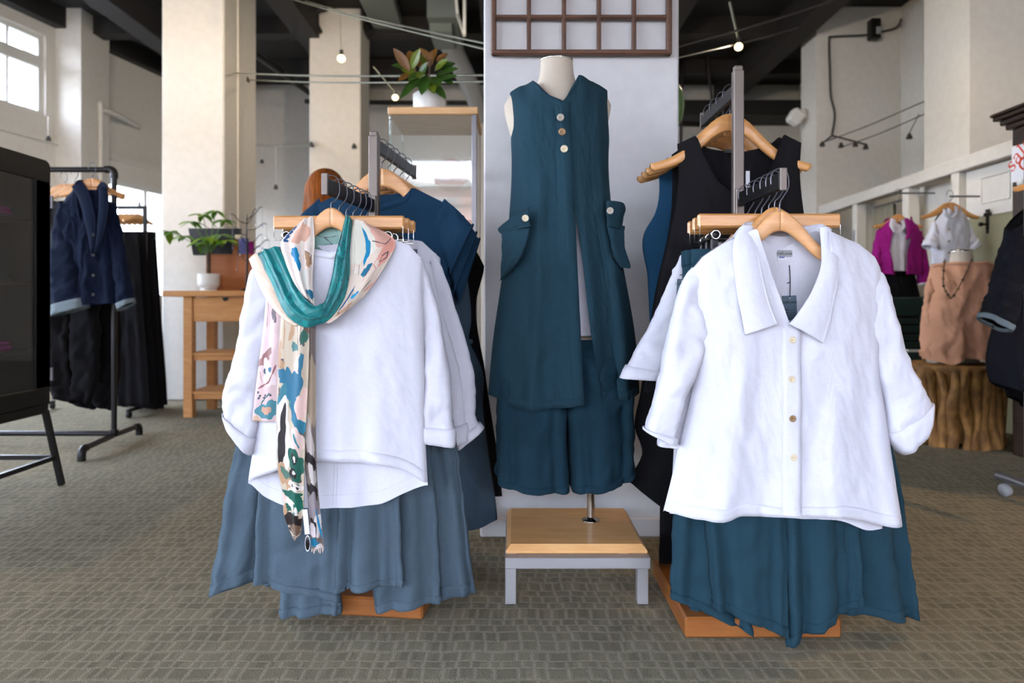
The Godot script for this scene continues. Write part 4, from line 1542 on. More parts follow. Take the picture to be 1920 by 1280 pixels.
# ------------------------------------------------------------ clothes on the two stands
func button(at: Vector3, r: float, m: Material, parent: Node) -> void:
	var st := mb()
	lathe(st, Transform3D(Basis(Vector3(1, 0, 0), PI / 2), at), [[0, -0.001], [r * 0.9, -0.001], [r, 0.0006], [r, 0.0018], [r * 0.86, 0.0029], [r * 0.62, 0.0026], [r * 0.52, 0.0018], [0, 0.0017]], 20)
	var o := obj("button", st, m, parent)
	st = mb()
	for s in [-1, 1]:
		lathe(st, Transform3D(Basis(Vector3(1, 0, 0), PI / 2), at + Vector3(r * 0.2 * s, 0, 0.0014)), [[r * 0.1, 0], [r * 0.1, 0.0006], [0, 0.0006]], 8)
	obj("eyelet", st, M.tag_ink, o)

func lettering(s: String, at: Vector3, size: float, m: Material, parent: Node, turn := 0.0, yaw := 0.0) -> void:
	var t := TextMesh.new()
	var f := SystemFont.new()
	f.font_names = PackedStringArray(["Droid Serif"])
	f.font_italic = true
	t.font = f
	t.text = s
	t.font_size = 64
	t.pixel_size = size / 64.0
	t.depth = 0.0006
	var o := MeshInstance3D.new()
	o.mesh = t
	o.material_override = m
	o.name = "lettering"
	parent.add_child(o, true)
	o.position = at - (parent.global_position if parent is Node3D else Vector3.ZERO)
	o.rotation = Vector3(0, yaw, turn)

func trousers(label: String, z: float, left: Array, right: Array, m: Material, group: String, ph: float, amp := 0.012) -> void:
	# wide linen trousers: two legs and a waistband; left / right stations [xl, yl, xr, yr]
	var w: Array = left[0]
	var e: Array = right[0]
	var t := thing("wide_trousers", label, "trousers", P((w[0] + e[2]) * 0.5, left[-1][1], z), group)
	var k := 0
	for s in [left, right]:
		var at := []
		for i in s.size():
			var f = float(i) / (s.size() - 1)
			at.append([s[i][0], s[i][1], s[i][2], s[i][3], z, lerpf(0.010, 0.030, f)])
		var g := {"at": at, "folds": [[5.0, amp, ph + k * 1.3], [8.0, amp * 0.5, ph * 2.0 + k], [3.0, amp * 0.8, ph + 2.0 * k]], "wrinkle": 0.009, "sag": 0.010, "fall": 0.9}
		var st := mb()
		limb(st, g, 0.0, -1.0, 0.0, 56, 60)
		var leg := obj("leg", st, m, t)
		st = mb()
		var n: float = at.size() - 1
		cuff(st, g, n - 0.14, n, 0.0016, 56)
		obj("hem_band", st, m, leg)
		k += 1
	var st := mb()
	var g2 := {"at": [[w[0] - 1, w[1] - 3, e[2] + 1, e[3] - 3, z, 0.014], [w[0] - 1, w[1] + 26, e[2] + 1, e[3] + 26, z, 0.018]], "wrinkle": 0.003}
	limb(st, g2, 0.0, -1.0, 0.002, 48, 6)
	obj("waistband", st, m, t)

func sleeve(t: Node, at: Array, m: Material, z: float, d0: float, d1: float, cuff_from := -1.0, cuff_m: Material = null, wr := 0.008) -> void:
	var a := []
	for i in at.size():
		a.append([at[i][0], at[i][1], at[i][2], at[i][3], z + (at[i][4] if at[i].size() > 4 else 0.0), lerpf(d0 * 0.4, d1, smoothstep(0.0, 0.65, float(i) / (at.size() - 1)))])
	var g := {"at": a, "folds": [[2.0, 0.004, z * 9.0], [3.0, 0.003, 1.0]], "wrinkle": wr}
	var st := mb()
	limb(st, g, 0.0, -1.0, 0.0, 40, 48)
	var o := obj("sleeve", st, m, t)
	if cuff_from > 0:
		st = mb()
		cuff(st, g, cuff_from, at.size() - 1.0, 0.006, 40)
		obj("cuff", st, cuff_m if cuff_m else m, o)

func px_u(g: Dictionary, x: float, y: float) -> float:
	var r := rows_at(g.rows, y)
	return clampf((x - r[1]) / (r[2] - r[1]) * 2.0 - 1.0, -1.0, 1.0)

func shell_front(st: SurfaceTool, g: Dictionary, from: Array, to: Array, nu := 40, nt := 60, off := 0.0) -> void:
	# a front panel whose side edges are drawn as [y, x]; an empty list is the garment's own side
	var rows := []
	for i in nt + 1:
		var t := float(i) / nt
		var row := []
		for j in nu + 1:
			var u := 0.0
			var a := -1.0
			var b := 1.0
			# the edge is looked up at the height of the panel there
			for pass_ in 2:
				var ya := lerpf(line_at(g.top, a), line_at(g.hem, a), t)
				var yb := lerpf(line_at(g.top, b), line_at(g.hem, b), t)
				if from: a = px_u(g, line_at(from, ya), ya)
				if to: b = px_u(g, line_at(to, yb), yb)
			u = lerpf(a, b, float(j) / nu)
			row.append(shell_pt(g, u, t, 1, off))
		rows.append(row)
	grid(st, rows)

func shell_back(st: SurfaceTool, g: Dictionary, nu := 48, nt := 48) -> void:
	var rows := []
	for i in nt + 1:
		var row := []
		for j in nu + 1: row.append(shell_pt(g, 1.0 - 2.0 * j / nu, float(i) / nt, -1))
		rows.append(row)
	grid(st, rows)

func hang_tag(parent: Node, at: Vector3, w: float, h: float, string_top: Vector3, turn := 0.0) -> void:
	var st := mb()
	box_t(st, Transform3D(Basis(Vector3(0, 0, 1), turn), at), Vector3(w, h, 0.0012))
	var o := obj("hang_tag", st, M.tag_card, parent)
	st = mb()
	tube(st, curve([string_top, string_top.lerp(at + Vector3(0, h * 0.43, 0), 0.45) + Vector3(0.0015, 0, 0), at + Vector3(0, h * 0.43, 0.001)], 10), 0.0011, 6)
	var mid := string_top.lerp(at, 0.4)
	tube(st, [mid, mid + Vector3(-0.004, -0.002, 0.001), mid + Vector3(-0.007, -0.002, 0.001)], 0.0012, 6)
	obj("string", st, M.tag_ink, parent)
	st = mb()
	lathe(st, Transform3D(Basis(Vector3(1, 0, 0), PI / 2), at + Vector3(0, h * 0.40, 0.0008)), [[0.0022, 0], [0.0022, 0.0005], [0, 0.0005]], 12)
	obj("eyelet", st, M.paper, o)
	lettering("CutLoose", at + Vector3(-0.001, h * 0.23, 0.0011), 0.0085, M.tag_ink, o, turn)
	st = mb()
	for k in 4:
		box(st, at + Vector3(-w * 0.27, -h * (0.08 + k * 0.11), 0.001), Vector3(w * 0.22, 0.0022, 0.0005))
		box(st, at + Vector3(w * 0.14, -h * (0.085 + k * 0.11), 0.001), Vector3(w * 0.5, 0.0006, 0.0005))
	obj("printed_lines", st, M.tag_ink, o)

func white_tops() -> void:
	# ---- front top of the slate stand, under the scarf
	var z := 1.794
	var t := thing("linen_top", "white linen pullover top under the printed scarf", "top", P(635, 905, z), "white tops on the slate stand")
	var g := {"z": z, "neck": 0.3, "sharp_top": true, "wrinkle": 0.0045, "slant": 0.05, "back": 0.25, "round": 4.0,
		"rows": [[430, 478, 792, 0.03], [520, 478, 792, 0.038], [600, 490, 795, 0.045], [700, 488, 797, 0.045], [800, 478, 798, 0.045], [905, 462, 803, 0.045], [965, 455, 806, 0.045]],
		"top": [[-1, 503], [-0.85, 481], [-0.5, 462], [-0.33, 457], [-0.27, 468], [-0.05, 474], [0.05, 470], [0.12, 455], [0.2, 445], [0.6, 446], [0.85, 460], [1, 486]],
		"top_back": [[-1, 503], [-0.85, 481], [-0.5, 462], [-0.33, 457], [-0.2, 460], [0.1, 455], [0.2, 445], [0.6, 446], [0.85, 460], [1, 486]],
		"hem": [[-1, 903], [-0.78, 884], [-0.42, 862], [-0.1, 857], [0.34, 858], [0.6, 866], [0.81, 880], [1, 904]],
		"hem_back": [[-1, 905], [-0.8, 938], [-0.6, 950], [-0.2, 958], [0.3, 951], [0.5, 944], [0.7, 926], [1, 906]],
		"folds": [[2.0, 0.011, 0.6], [3.6, 0.010, 2.0], [6.0, 0.004, 1.0]]}
	g.hem_back = g.hem_back.map(func(e): return [-e[0], e[1]]) if false else g.hem_back
	var st := mb()
	shell(st, g, 72, 72)
	var body := obj("body", st, M.white, t)
	st = mb()
	shell_band(st, g, -0.99, 0.99, 0.945, 0.997, 0.0018, 60, 3)
	shell_band(st, g, -0.99, 0.99, 0.95, 0.997, 0.0018, 60, 3, [-1])
	obj("hem_band", st, M.white, body)
	st = mb()
	shell_band(st, g, -0.26, 0.10, 0.003, 0.035, 0.0016, 30, 2)
	obj("neck_band", st, M.white, body)
	# seam of the back, seen below the front hem
	st = mb()
	shell_band(st, g, 0.02, 0.06, 0.8, 0.995, 0.0018, 4, 10, [-1])
	obj("back_pleat", st, M.white, body)
	sleeve(t, [[496, 496, 540, 520], [468, 512, 528, 545], [446, 640, 508, 640], [430, 710, 497, 715], [420, 755, 486, 785], [428, 792, 470, 848]], M.white, z, 0.032, 0.042, 4.45)
	sleeve(t, [[752, 475, 792, 482, 0.012], [786, 590, 822, 585, 0.014], [795, 690, 843, 700, 0.016], [791, 785, 849, 788, 0.018], [793, 826, 850, 836, 0.02]], M.white, z, 0.026, 0.034, 3.2)
	# ---- rear top of the slate stand
	z = 2.053
	t = thing("linen_top", "white linen top at the back of the slate stand, mostly its sleeve showing", "top", P(683, 860, z), "white tops on the slate stand")
	g = {"z": z, "neck": 0.3, "sharp_top": true, "wrinkle": 0.004,
		"rows": [[430, 546, 826, 0.02], [520, 546, 826, 0.024], [700, 540, 836, 0.024], [860, 530, 850, 0.024]],
		"top": [[-1, 495], [-0.7, 468], [-0.3, 448], [0, 470], [0.3, 445], [0.75, 452], [1, 484]],
		"hem": [[-1, 850], [0, 842], [1, 850]], "folds": [[3.0, 0.008, 1.0]]}
	st = mb()
	shell(st, g, 48, 48)
	obj("body", st, M.white, t)
	sleeve(t, [[786, 486, 818, 474, -0.01], [805, 570, 850, 562, -0.012], [818, 680, 884, 676, -0.016], [832, 752, 891, 730, -0.018], [848, 806, 893, 778, -0.018], [862, 841, 905, 805, -0.018]], M.white, z, 0.024, 0.034, 4.4)
	sleeve(t, [[548, 490, 585, 500], [530, 600, 570, 610], [520, 720, 565, 730], [520, 800, 562, 810]], M.white, z, 0.02, 0.026, 2.5)
	# a third, between them
	z = 2.005
	t = thing("linen_top", "white linen top between the clip hangers and the rearmost top", "top", P(678, 850, z), "white tops on the slate stand")
	g = {"z": z, "neck": 0.3, "sharp_top": true, "wrinkle": 0.004, "rows": [[430, 540, 808, 0.014], [520, 540, 808, 0.016], [850, 530, 815, 0.018]],
		"top": [[-1, 498], [-0.7, 474], [-0.3, 455], [0, 475], [0.3, 455], [0.75, 462], [1, 492]], "hem": [[-1, 838], [1, 838]], "folds": [[3.0, 0.005, 2.0]]}
	st = mb()
	shell(st, g, 40, 40)
	obj("body", st, M.white, t)
	sleeve(t, [[776, 498, 806, 488], [790, 590, 832, 590], [806, 700, 862, 695], [822, 790, 872, 780], [838, 838, 878, 826]], M.white, z, 0.014, 0.022, 3.2)
	shirt_hanger("wooden hanger hidden in the middle white top of the slate stand", Vector3(on_slate(0.142).x, 1.118, -z), ARM_A - 1.118, M.honey_pale, 0.165, 0.125)

	# ---- front collared shirt of the teal stand
	z = 1.702
	t = thing("collared_shirt", "white linen shirt with wide pointed collar, buttons and a blue grey hang tag", "shirt", P(1470, 980, z), "white shirts on the teal stand")
	g = {"z": z, "neck": 0.42, "sharp_top": true, "wrinkle": 0.005, "round": 5.0,
		"rows": [[400, 1300, 1650, 0.03], [520, 1298, 1652, 0.045], [600, 1302, 1650, 0.05], [690, 1304, 1648, 0.05], [800, 1282, 1663, 0.05], [900, 1258, 1678, 0.05], [1000, 1236, 1692, 0.05]],
		"top": [[-1, 505], [-0.9, 482], [-0.7, 458], [-0.36, 430], [-0.22, 520], [-0.06, 606], [0.03, 606], [0.25, 545], [0.36, 505], [0.40, 434], [0.75, 458], [0.92, 482], [1, 508]],
		"top_back": [[-1, 505], [-0.9, 482], [-0.7, 458], [-0.36, 430], [-0.2, 437], [0, 441], [0.2, 439], [0.40, 434], [0.75, 458], [0.92, 482], [1, 508]],
		"hem": [[-1, 955], [-0.75, 962], [-0.5, 966], [-0.45, 958], [-0.1, 956], [0.1, 955], [0.4, 958], [0.6, 965], [0.75, 977], [1, 984]],
		"hem_back": [[-1, 958], [-0.5, 970], [0, 964], [0.4, 968], [0.62, 990], [0.8, 988], [1, 984]],
		"folds": [[2.2, 0.013, 0.4], [4.0, 0.010, 2.2], [7.0, 0.003, 1.0]]}
	st = mb()
	shell_front(st, g, [], [[400, 1484], [1000, 1486]], 52, 80)
	obj("front_panel", st, M.white, t)
	st = mb()
	shell_front(st, g, [[400, 1455], [1000, 1458]], [], 52, 80, -0.0015)
	obj("front_panel", st, M.white, t)
	st = mb()
	shell_back(st, g, 60, 60)
	var back := obj("back_panel", st, M.white, t)
	st = mb()
	shell_band(st, g, -0.99, 0.99, 0.955, 0.998, 0.0026, 70, 3)
	obj("hem_band", st, M.white, t)
	# placket and buttons
	st = mb()
	var rows := []
	for i in 41:
		var row := []
		for j in 7:
			var y := lerpf(614, 953, i / 40.0)
			var x := lerpf(1452, 1485, clampf((j - 1) / 4.0, 0, 1))
			var u := px_u(g, x, y)
			var ty := line_at(g.top, u)
			var tt: float = (y - ty) / (line_at(g.hem, u) - ty)
			row.append(shell_pt(g, u, tt, 1, 0.0 if (j == 0 or j == 6) else 0.0032))
		rows.append(row)
	grid(st, rows)
	obj("placket", st, M.white, t)
	var bx := [[1469, 635], [1467, 706], [1468, 777], [1471, 848]]
	for k in 4:
		var u := px_u(g, bx[k][0], bx[k][1])
		var ty := line_at(g.top, u)
		var p := shell_pt(g, u, (bx[k][1] - ty) / (line_at(g.hem, u) - ty), 1, 0.0044)
		button(p, 0.0082, M.horn if k == 2 else M.pearl, t)
	# collar: two long points and a fall round the neck
	st = mb()
	loft(st, px_list([[1388, 426, 1.70], [1374, 462, 1.672], [1380, 540, 1.650], [1390, 590, 1.642], [1397, 628, 1.638]], z), px_list([[1411, 424, 1.70], [1418, 462, 1.668], [1432, 530, 1.646], [1446, 580, 1.640], [1458, 607, 1.638]], z), 0.006, 0.003, 0.003, 14, 30)
	obj("collar_point", st, M.white, t)
	st = mb()
	loft(st, px_list([[1536, 428, 1.70], [1540, 470, 1.672], [1538, 505, 1.655], [1520, 550, 1.645], [1500, 582, 1.640], [1480, 607, 1.638]], z), px_list([[1556, 428, 1.70], [1570, 470, 1.675], [1571, 510, 1.655], [1564, 560, 1.645], [1555, 602, 1.640], [1543, 643, 1.636]], z), 0.006, 0.003, 0.003, 14, 30)
	obj("collar_point", st, M.white, t)
	st = mb()
	loft(st, px_list([[1392, 427, 1.712], [1400, 416, 1.74], [1440, 420, 1.752], [1500, 424, 1.752], [1540, 420, 1.74], [1552, 428, 1.712]], z), px_list([[1404, 446, 1.712], [1412, 452, 1.735], [1440, 462, 1.745], [1500, 468, 1.745], [1530, 462, 1.735], [1546, 452, 1.712]], z), 0.0, 0.003, 0.002, 8, 30)
	obj("collar_stand", st, M.white, t)
	# neck label and hang tag
	st = mb()
	box(st, P(1471, 475, 1.726), Vector3(0.037, 0.0165, 0.001))
	var lb := obj("neck_label", st, M.label, t)
	lettering("CutLoose", P(1471, 475, 1.7249), 0.0092, M.tag_ink, lb)
	st = mb()
	box(st, P(1466, 484, 1.727), Vector3(0.021, 0.009, 0.001))
	lb = obj("care_label", st, M.paper, t)
	st = mb()
	box(st, P(1466, 482, 1.7259), Vector3(0.014, 0.0045, 0.0006))
	obj("care_print", st, M.print_blue, lb)
	hang_tag(t, P(1481, 577, 1.722), 0.0345, 0.062, P(1480, 497, 1.724), 0.04)
	sleeve(t, [[1322, 492, 1364, 590, 0.004], [1290, 506, 1340, 610, 0.002], [1268, 565, 1326, 640, 0.0], [1250, 640, 1312, 682], [1230, 728, 1288, 742], [1214, 788, 1270, 796], [1212, 808, 1262, 832]], M.white, z, 0.034, 0.044, 5.5)
	sleeve(t, [[1590, 560, 1636, 500, 0.002], [1604, 590, 1656, 514], [1620, 630, 1669, 565], [1644, 705, 1702, 682], [1656, 765, 1724, 728], [1664, 815, 1741, 762], [1690, 847, 1730, 806]], M.white, z, 0.034, 0.042, 4.85, null, 0.010)
	# ---- the shirt pressed behind it
	z = 1.738
	t = thing("collared_shirt", "white linen shirt showing only at the edges behind the front shirt", "shirt", P(1450, 985, z), "white shirts on the teal stand")
	g = {"z": z, "neck": 0.4, "sharp_top": true, "wrinkle": 0.004, "rows": [[400, 1290, 1628, 0.010], [600, 1294, 1628, 0.012], [800, 1274, 1640, 0.014], [1000, 1252, 1655, 0.016]],
		"top": [[-1, 508], [-0.7, 466], [-0.4, 430], [0, 470], [0.4, 432], [0.75, 462], [1, 512]], "hem": [[-1, 962], [0, 966], [0.6, 972], [0.85, 994], [1, 990]], "folds": [[3.0, 0.004, 1.0]]}
	st = mb()
	shell(st, g, 48, 48)
	obj("body", st, M.white, t)
	st = mb()
	loft(st, px_list([[1372, 445, 1.735], [1385, 428, 1.74], [1396, 420, 1.745]], z), px_list([[1390, 452, 1.732], [1400, 434, 1.736], [1408, 424, 1.74]], z), 0.004, 0.003, 0.001, 6, 12)
	obj("collar_point", st, M.white, t)
	sleeve(t, [[1296, 500, 1336, 560], [1272, 600, 1320, 640], [1256, 700, 1305, 720], [1244, 790, 1290, 800], [1240, 835, 1272, 838]], M.white, z, 0.016, 0.02, 3.6)
	# ---- rear shirt
	z = 1.945
	t = thing("collared_shirt", "white linen shirt at the back of the teal stand with one cuffed sleeve out", "shirt", P(1398, 960, z), "white shirts on the teal stand")
	g = {"z": z, "neck": 0.4, "sharp_top": true, "wrinkle": 0.004, "rows": [[400, 1262, 1536, 0.02], [520, 1260, 1536, 0.024], [700, 1268, 1530, 0.024], [960, 1258, 1545, 0.024]],
		"top": [[-1, 506], [-0.8, 478], [-0.4, 452], [0, 490], [0.4, 452], [0.8, 478], [1, 506]], "hem": [[-1, 930], [1, 930]], "folds": [[3.0, 0.007, 1.0]]}
	st = mb()
	shell(st, g, 48, 48)
	obj("body", st, M.white, t)
	sleeve(t, [[1276, 478, 1330, 520], [1252, 530, 1316, 580], [1212, 620, 1286, 640], [1184, 668, 1262, 686], [1167, 708, 1246, 712, -0.004]], M.white, z, 0.026, 0.036, 3.35)
	hang_tag(t, P(1279, 540, 1.905), 0.03, 0.05, P(1279, 497, 1.91), -0.05)
	sleeve(t, [[1470, 520, 1528, 486], [1490, 580, 1556, 560], [1510, 660, 1570, 640], [1520, 720, 1576, 705]], M.white, z, 0.02, 0.03, 2.5)

func trousers_all() -> void:
	var gs := "slate trousers on the clip hangers"
	trousers("slate linen trousers nearest the scarf, foremost of the slate pairs", 1.849,
		[[520, 466, 637, 466], [510, 600, 637, 600], [500, 760, 639, 760], [488, 945, 641, 945], [482, 1092, 638, 1124]],
		[[635, 466, 752, 466], [635, 600, 760, 600], [638, 760, 760, 760], [638, 945, 748, 945], [631, 1108, 756, 1096]], M.slate, gs, 0.4, 0.018)
	trousers("slate linen trousers of the middle clip hanger, hems nearly touching the plinth", 1.904,
		[[540, 468, 654, 468], [530, 700, 650, 700], [528, 950, 645, 950], [532, 1154, 637, 1148]],
		[[652, 468, 768, 468], [660, 700, 790, 700], [688, 950, 815, 950], [702, 1146, 822, 1130]], M.slate, gs, 1.7, 0.016)
	trousers("slate linen trousers of the last clip hanger, legs spread widest", 1.966,
		[[556, 470, 669, 470], [500, 700, 620, 700], [440, 850, 530, 850], [396, 1118, 487, 1084]],
		[[667, 470, 780, 470], [720, 700, 830, 700], [786, 850, 858, 850], [816, 1126, 889, 1111]], M.slate, gs, 2.9, 0.009)
	gs = "teal trousers on the clip hangers"
	trousers("dark teal linen trousers foremost under the collared shirt", 1.780,
		[[1298, 470, 1443, 470], [1290, 600, 1446, 600], [1300, 760, 1456, 760], [1322, 950, 1468, 950], [1340, 1140, 1468, 1190]],
		[[1441, 470, 1586, 470], [1444, 600, 1600, 600], [1454, 760, 1606, 760], [1463, 950, 1600, 950], [1474, 1208, 1606, 1132]], M.teal, gs, 0.9, 0.019)
	trousers("dark teal linen trousers flaring out widest, second clip hanger", 1.828,
		[[1286, 472, 1427, 472], [1280, 600, 1425, 600], [1274, 760, 1420, 760], [1262, 950, 1405, 950], [1256, 1118, 1405, 1186]],
		[[1425, 472, 1578, 472], [1432, 600, 1612, 600], [1452, 760, 1652, 760], [1500, 950, 1692, 950], [1556, 1146, 1715, 1160]], M.teal, gs, 2.2, 0.018)
	trousers("dark teal linen trousers behind the others, hems low over the plinth", 1.880,
		[[1280, 474, 1417, 474], [1284, 700, 1410, 700], [1290, 950, 1385, 950], [1286, 1162, 1358, 1192]],
		[[1415, 474, 1552, 474], [1410, 700, 1540, 700], [1404, 950, 1540, 950], [1424, 1206, 1562, 1196]], M.teal, gs, 3.4, 0.010)

func tee(label: String, d: float, dy: float, m: Material) -> void:
	var p := on_slate(d)
	var z := -p.z
	var s := 2.2215 / z
	var cx := 960.0 + p.x * F / z
	var y0 := HY - (1.333 - EH) * F / z
	var X := func(v: float) -> float: return cx + v * s
	var Y := func(v: float) -> float: return y0 + (v - 316.0) * s
	var t := thing("tee_shirt", label, "t-shirt", P(cx, Y.call(760), z), "tees on the high arm of the slate stand")
	var rows := []
	for e in [[330, -141, 141, 0.020], [440, -138, 138, 0.024], [520, -122, 122, 0.024], [640, -124, 124, 0.024], [780 + dy, -130, 130, 0.024]]:
		rows.append([Y.call(e[0]), X.call(e[1]), X.call(e[2]), e[3]])
	var conv := func(a: Array) -> Array: return a.map(func(e): return [e[0], Y.call(e[1])])
	var g := {"z": z, "neck": 0.4, "sharp_top": true, "wrinkle": 0.003, "rows": rows,
		"top": conv.call([[-1, 398], [-0.85, 384], [-0.42, 354], [-0.32, 372], [0, 386], [0.32, 370], [0.42, 352], [0.85, 382], [1, 396]]),
		"top_back": conv.call([[-1, 398], [-0.85, 384], [-0.42, 354], [-0.3, 360], [0, 364], [0.3, 360], [0.42, 352], [0.85, 382], [1, 396]]),
		"hem": conv.call([[-1, 760 + dy], [1, 760 + dy]]), "folds": [[3.0, 0.006, d * 30.0], [5.0, 0.003, 1.0]]}
	var st := mb()
	shell(st, g, 48, 40)
	var b := obj("body", st, m, t)
	st = mb()
	shell_band(st, g, -0.4, 0.4, 0.002, 0.035, 0.002, 30, 2)
	obj("neck_band", st, m, b)
	for e in [1, -1]:
		var at := []
		for q in [[90, 425, 118, 372], [104, 455, 142, 394], [118, 484, 158, 410], [130, 512 + dy * 0.2, 172, 424]]:
			var a := [X.call(q[0] * e), Y.call(q[1] + dy), X.call(q[2] * e), Y.call(q[3] + dy * 0.4)]
			at.append(a)
		sleeve(t, at, m, z, 0.016, 0.024, 2.75, null, 0.005)

func tank(label: String, z: float, g: Dictionary, m: Material, called := "tank_top", cat := "tank top") -> Node3D:
	var t := thing(called, label, cat, P((g.rows[0][1] + g.rows[0][2]) * 0.5, g.hem[0][1], z), "garments on the high arm of the teal stand")
	g.z = z
	var st := mb()
	shell(st, g, 60, 60)
	var b := obj("body", st, m, t)
	st = mb()
	shell_band(st, g, -0.70, 0.66, 0.001, 0.012, 0.0018, 40, 2)
	obj("neck_binding", st, m, b)
	return t

func high_arm_clothes() -> void:
	tee("navy tee with a round neck, foremost on the high arm", -0.075, 0.0, M.navy)
	tee("second navy tee on the high arm, its sleeve a step lower", -0.145, 26.0, M.navy)
	tee("third navy tee on the high arm, its sleeve lowest", -0.21, 48.0, M.navy)
	# pinafore with a waist tie
	var z := 2.435
	var t := thing("pinafore_dress", "grey blue linen pinafore dress with a tied waist behind the tees", "dress", P(750, 985, z))
	var g := {"z": z, "neck": 0.4, "sharp_top": true, "wrinkle": 0.006, "rows": [[400, 640, 850, 0.026], [520, 640, 876, 0.03], [600, 650, 884, 0.03], [650, 655, 880, 0.03], [690, 630, 903, 0.034], [760, 615, 906, 0.034], [990, 575, 934, 0.036]],
		"top": [[-1, 470], [-0.8, 420], [-0.4, 392], [0, 440], [0.4, 392], [0.7, 410], [1, 470]], "hem": [[-1, 975], [0.4, 990], [0.8, 988], [1, 972]], "folds": [[3.0, 0.010, 0.5], [6.0, 0.005, 1.0]]}
	var st := mb()
	shell(st, g, 60, 60)
	obj("body", st, M.slate_deep, t)
	st = mb()
	tube(st, curve([P(690, 648, z - 0.04), P(800, 646, z - 0.048), P(862, 640, z - 0.045), P(884, 640, z - 0.02)], 24), 0.009, 8)
	obj("waist_tie", st, M.slate_deep, t)
	st = mb()
	loft(st, px_list([[858, 648, z - 0.05], [868, 690, z - 0.055], [872, 740, z - 0.05]], z), px_list([[880, 642, z - 0.04], [902, 690, z - 0.045], [906, 745, z - 0.04]], z), 0.02, 0.003, 0.004, 10, 18)
	obj("pocket", st, M.slate_deep, t)
	z = 2.514
	t = thing("long_dress", "nearly black navy dress rearmost on the slate stand", "dress", P(770, 930, z))
	g = {"z": z, "neck": 0.4, "sharp_top": true, "wrinkle": 0.005, "rows": [[400, 660, 892, 0.03], [500, 660, 908, 0.03], [560, 668, 894, 0.03], [700, 650, 910, 0.03], [935, 620, 942, 0.03]],
		"top": [[-1, 480], [-0.6, 410], [-0.3, 390], [0, 430], [0.3, 390], [0.7, 420], [1, 500]], "hem": [[-1, 925], [1, 930]], "folds": [[4.0, 0.008, 0.5]]}
	st = mb()
	shell(st, g, 48, 48)
	obj("body", st, M.black_deep, t)
	# teal stand, high arm
	g = {"neck": 0.75, "sharp_top": true, "wrinkle": 0.005, "round": 3.0, "rows": [[240, 1268, 1504, 0.024], [330, 1272, 1500, 0.028], [390, 1266, 1506, 0.03], [430, 1258, 1512, 0.03], [520, 1236, 1522, 0.03], [640, 1222, 1532, 0.03], [740, 1206, 1540, 0.03]],
		"top": [[-1, 270], [-0.71, 256], [-0.62, 295], [-0.4, 342], [-0.15, 366], [0.05, 370], [0.3, 350], [0.52, 305], [0.67, 254], [1, 268]],
		"top_back": [[-1, 270], [-0.71, 256], [-0.5, 274], [0, 284], [0.5, 272], [0.67, 254], [1, 268]],
		"hem": [[-1, 735], [1, 735]], "folds": [[3.0, 0.008, 0.4], [5.0, 0.004, 1.4]]}
	var bt := tank("black linen tank top with a scooped neck, foremost on the high arm", 2.090, g, M.black)
	st = mb()
	box(st, P(1372, 283, 2.105), Vector3(0.045, 0.011, 0.001))
	obj("neck_label", st, M.iron, bt)
	st = mb()
	box(st, P(1379, 291, 2.103), Vector3(0.028, 0.012, 0.001))
	obj("care_label", st, M.black_deep, bt)
	# price card hanging on the tank, beside the post
	st = mb()
	box(st, P(1402, 336, 2.055), Vector3(0.012, 0.05, 0.001))
	obj("price_card", st, M.paper, bt)
	g = {"neck": 0.7, "sharp_top": true, "wrinkle": 0.007, "rows": [[240, 1258, 1470, 0.018], [400, 1258, 1480, 0.02], [560, 1226, 1500, 0.024], [740, 1200, 1510, 0.026], [800, 1190, 1510, 0.026], [848, 1204, 1510, 0.026], [905, 1178, 1510, 0.026], [1000, 1200, 1510, 0.026]],
		"top": [[-1, 290], [-0.7, 268], [-0.4, 320], [0, 345], [0.4, 320], [0.7, 268], [1, 290]], "hem": [[-1, 900], [-0.75, 935], [-0.5, 972], [1, 980]], "folds": [[3.0, 0.010, 1.4], [5.0, 0.005, 0.4]]}
	tank("long black tunic with an uneven hem behind the tank top", 2.160, g, M.black_deep, "tunic", "tunic")
	g = {"neck": 0.7, "sharp_top": true, "wrinkle": 0.004, "rows": [[280, 1226, 1455, 0.018], [340, 1236, 1450, 0.02], [400, 1228, 1460, 0.02], [436, 1208, 1478, 0.022], [520, 1214, 1476, 0.022], [700, 1220, 1470, 0.022]],
		"top": [[-1, 312], [-0.8, 296], [-0.66, 300], [-0.4, 350], [0, 370], [0.4, 350], [0.66, 300], [1, 312]], "hem": [[-1, 640], [1, 650]], "folds": [[3.0, 0.007, 2.4], [6.0, 0.003, 0.4]]}
	tank("bright blue tank top behind the black ones", 2.230, g, M.blue)
	g = {"neck": 0.7, "sharp_top": true, "wrinkle": 0.004, "rows": [[280, 1240, 1440, 0.016], [340, 1246, 1436, 0.018], [440, 1226, 1450, 0.018], [600, 1226, 1450, 0.018]],
		"top": [[-1, 318], [-0.8, 304], [-0.66, 308], [0, 365], [0.66, 308], [1, 318]], "hem": [[-1, 590], [1, 590]], "folds": [[3.0, 0.005, 0.4]]}
	tank("second blue tank top, rearmost on the teal stand", 2.300, g, M.blue)
	t = thing("long_trousers", "long black trousers hanging low beside the mannequin platform", "trousers", P(1260, 1085, 2.20), "garments on the high arm of the teal stand")
	for e in [[[1262, 480, 1360, 480], [1245, 700, 1330, 700], [1238, 900, 1300, 900], [1236, 1084, 1285, 1090]], [[1360, 480, 1450, 480], [1350, 700, 1440, 700], [1345, 900, 1420, 900], [1340, 1080, 1400, 1080]]]:
		var at := []
		for q in e: at.append(q + [2.196, 0.014])
		st = mb()
		limb(st, {"at": at, "folds": [[3.0, 0.004, 1.0]], "wrinkle": 0.004}, 0.0, -1.0, 0.0, 32, 40)
		obj("leg", st, M.black_deep, t)
	st = mb()
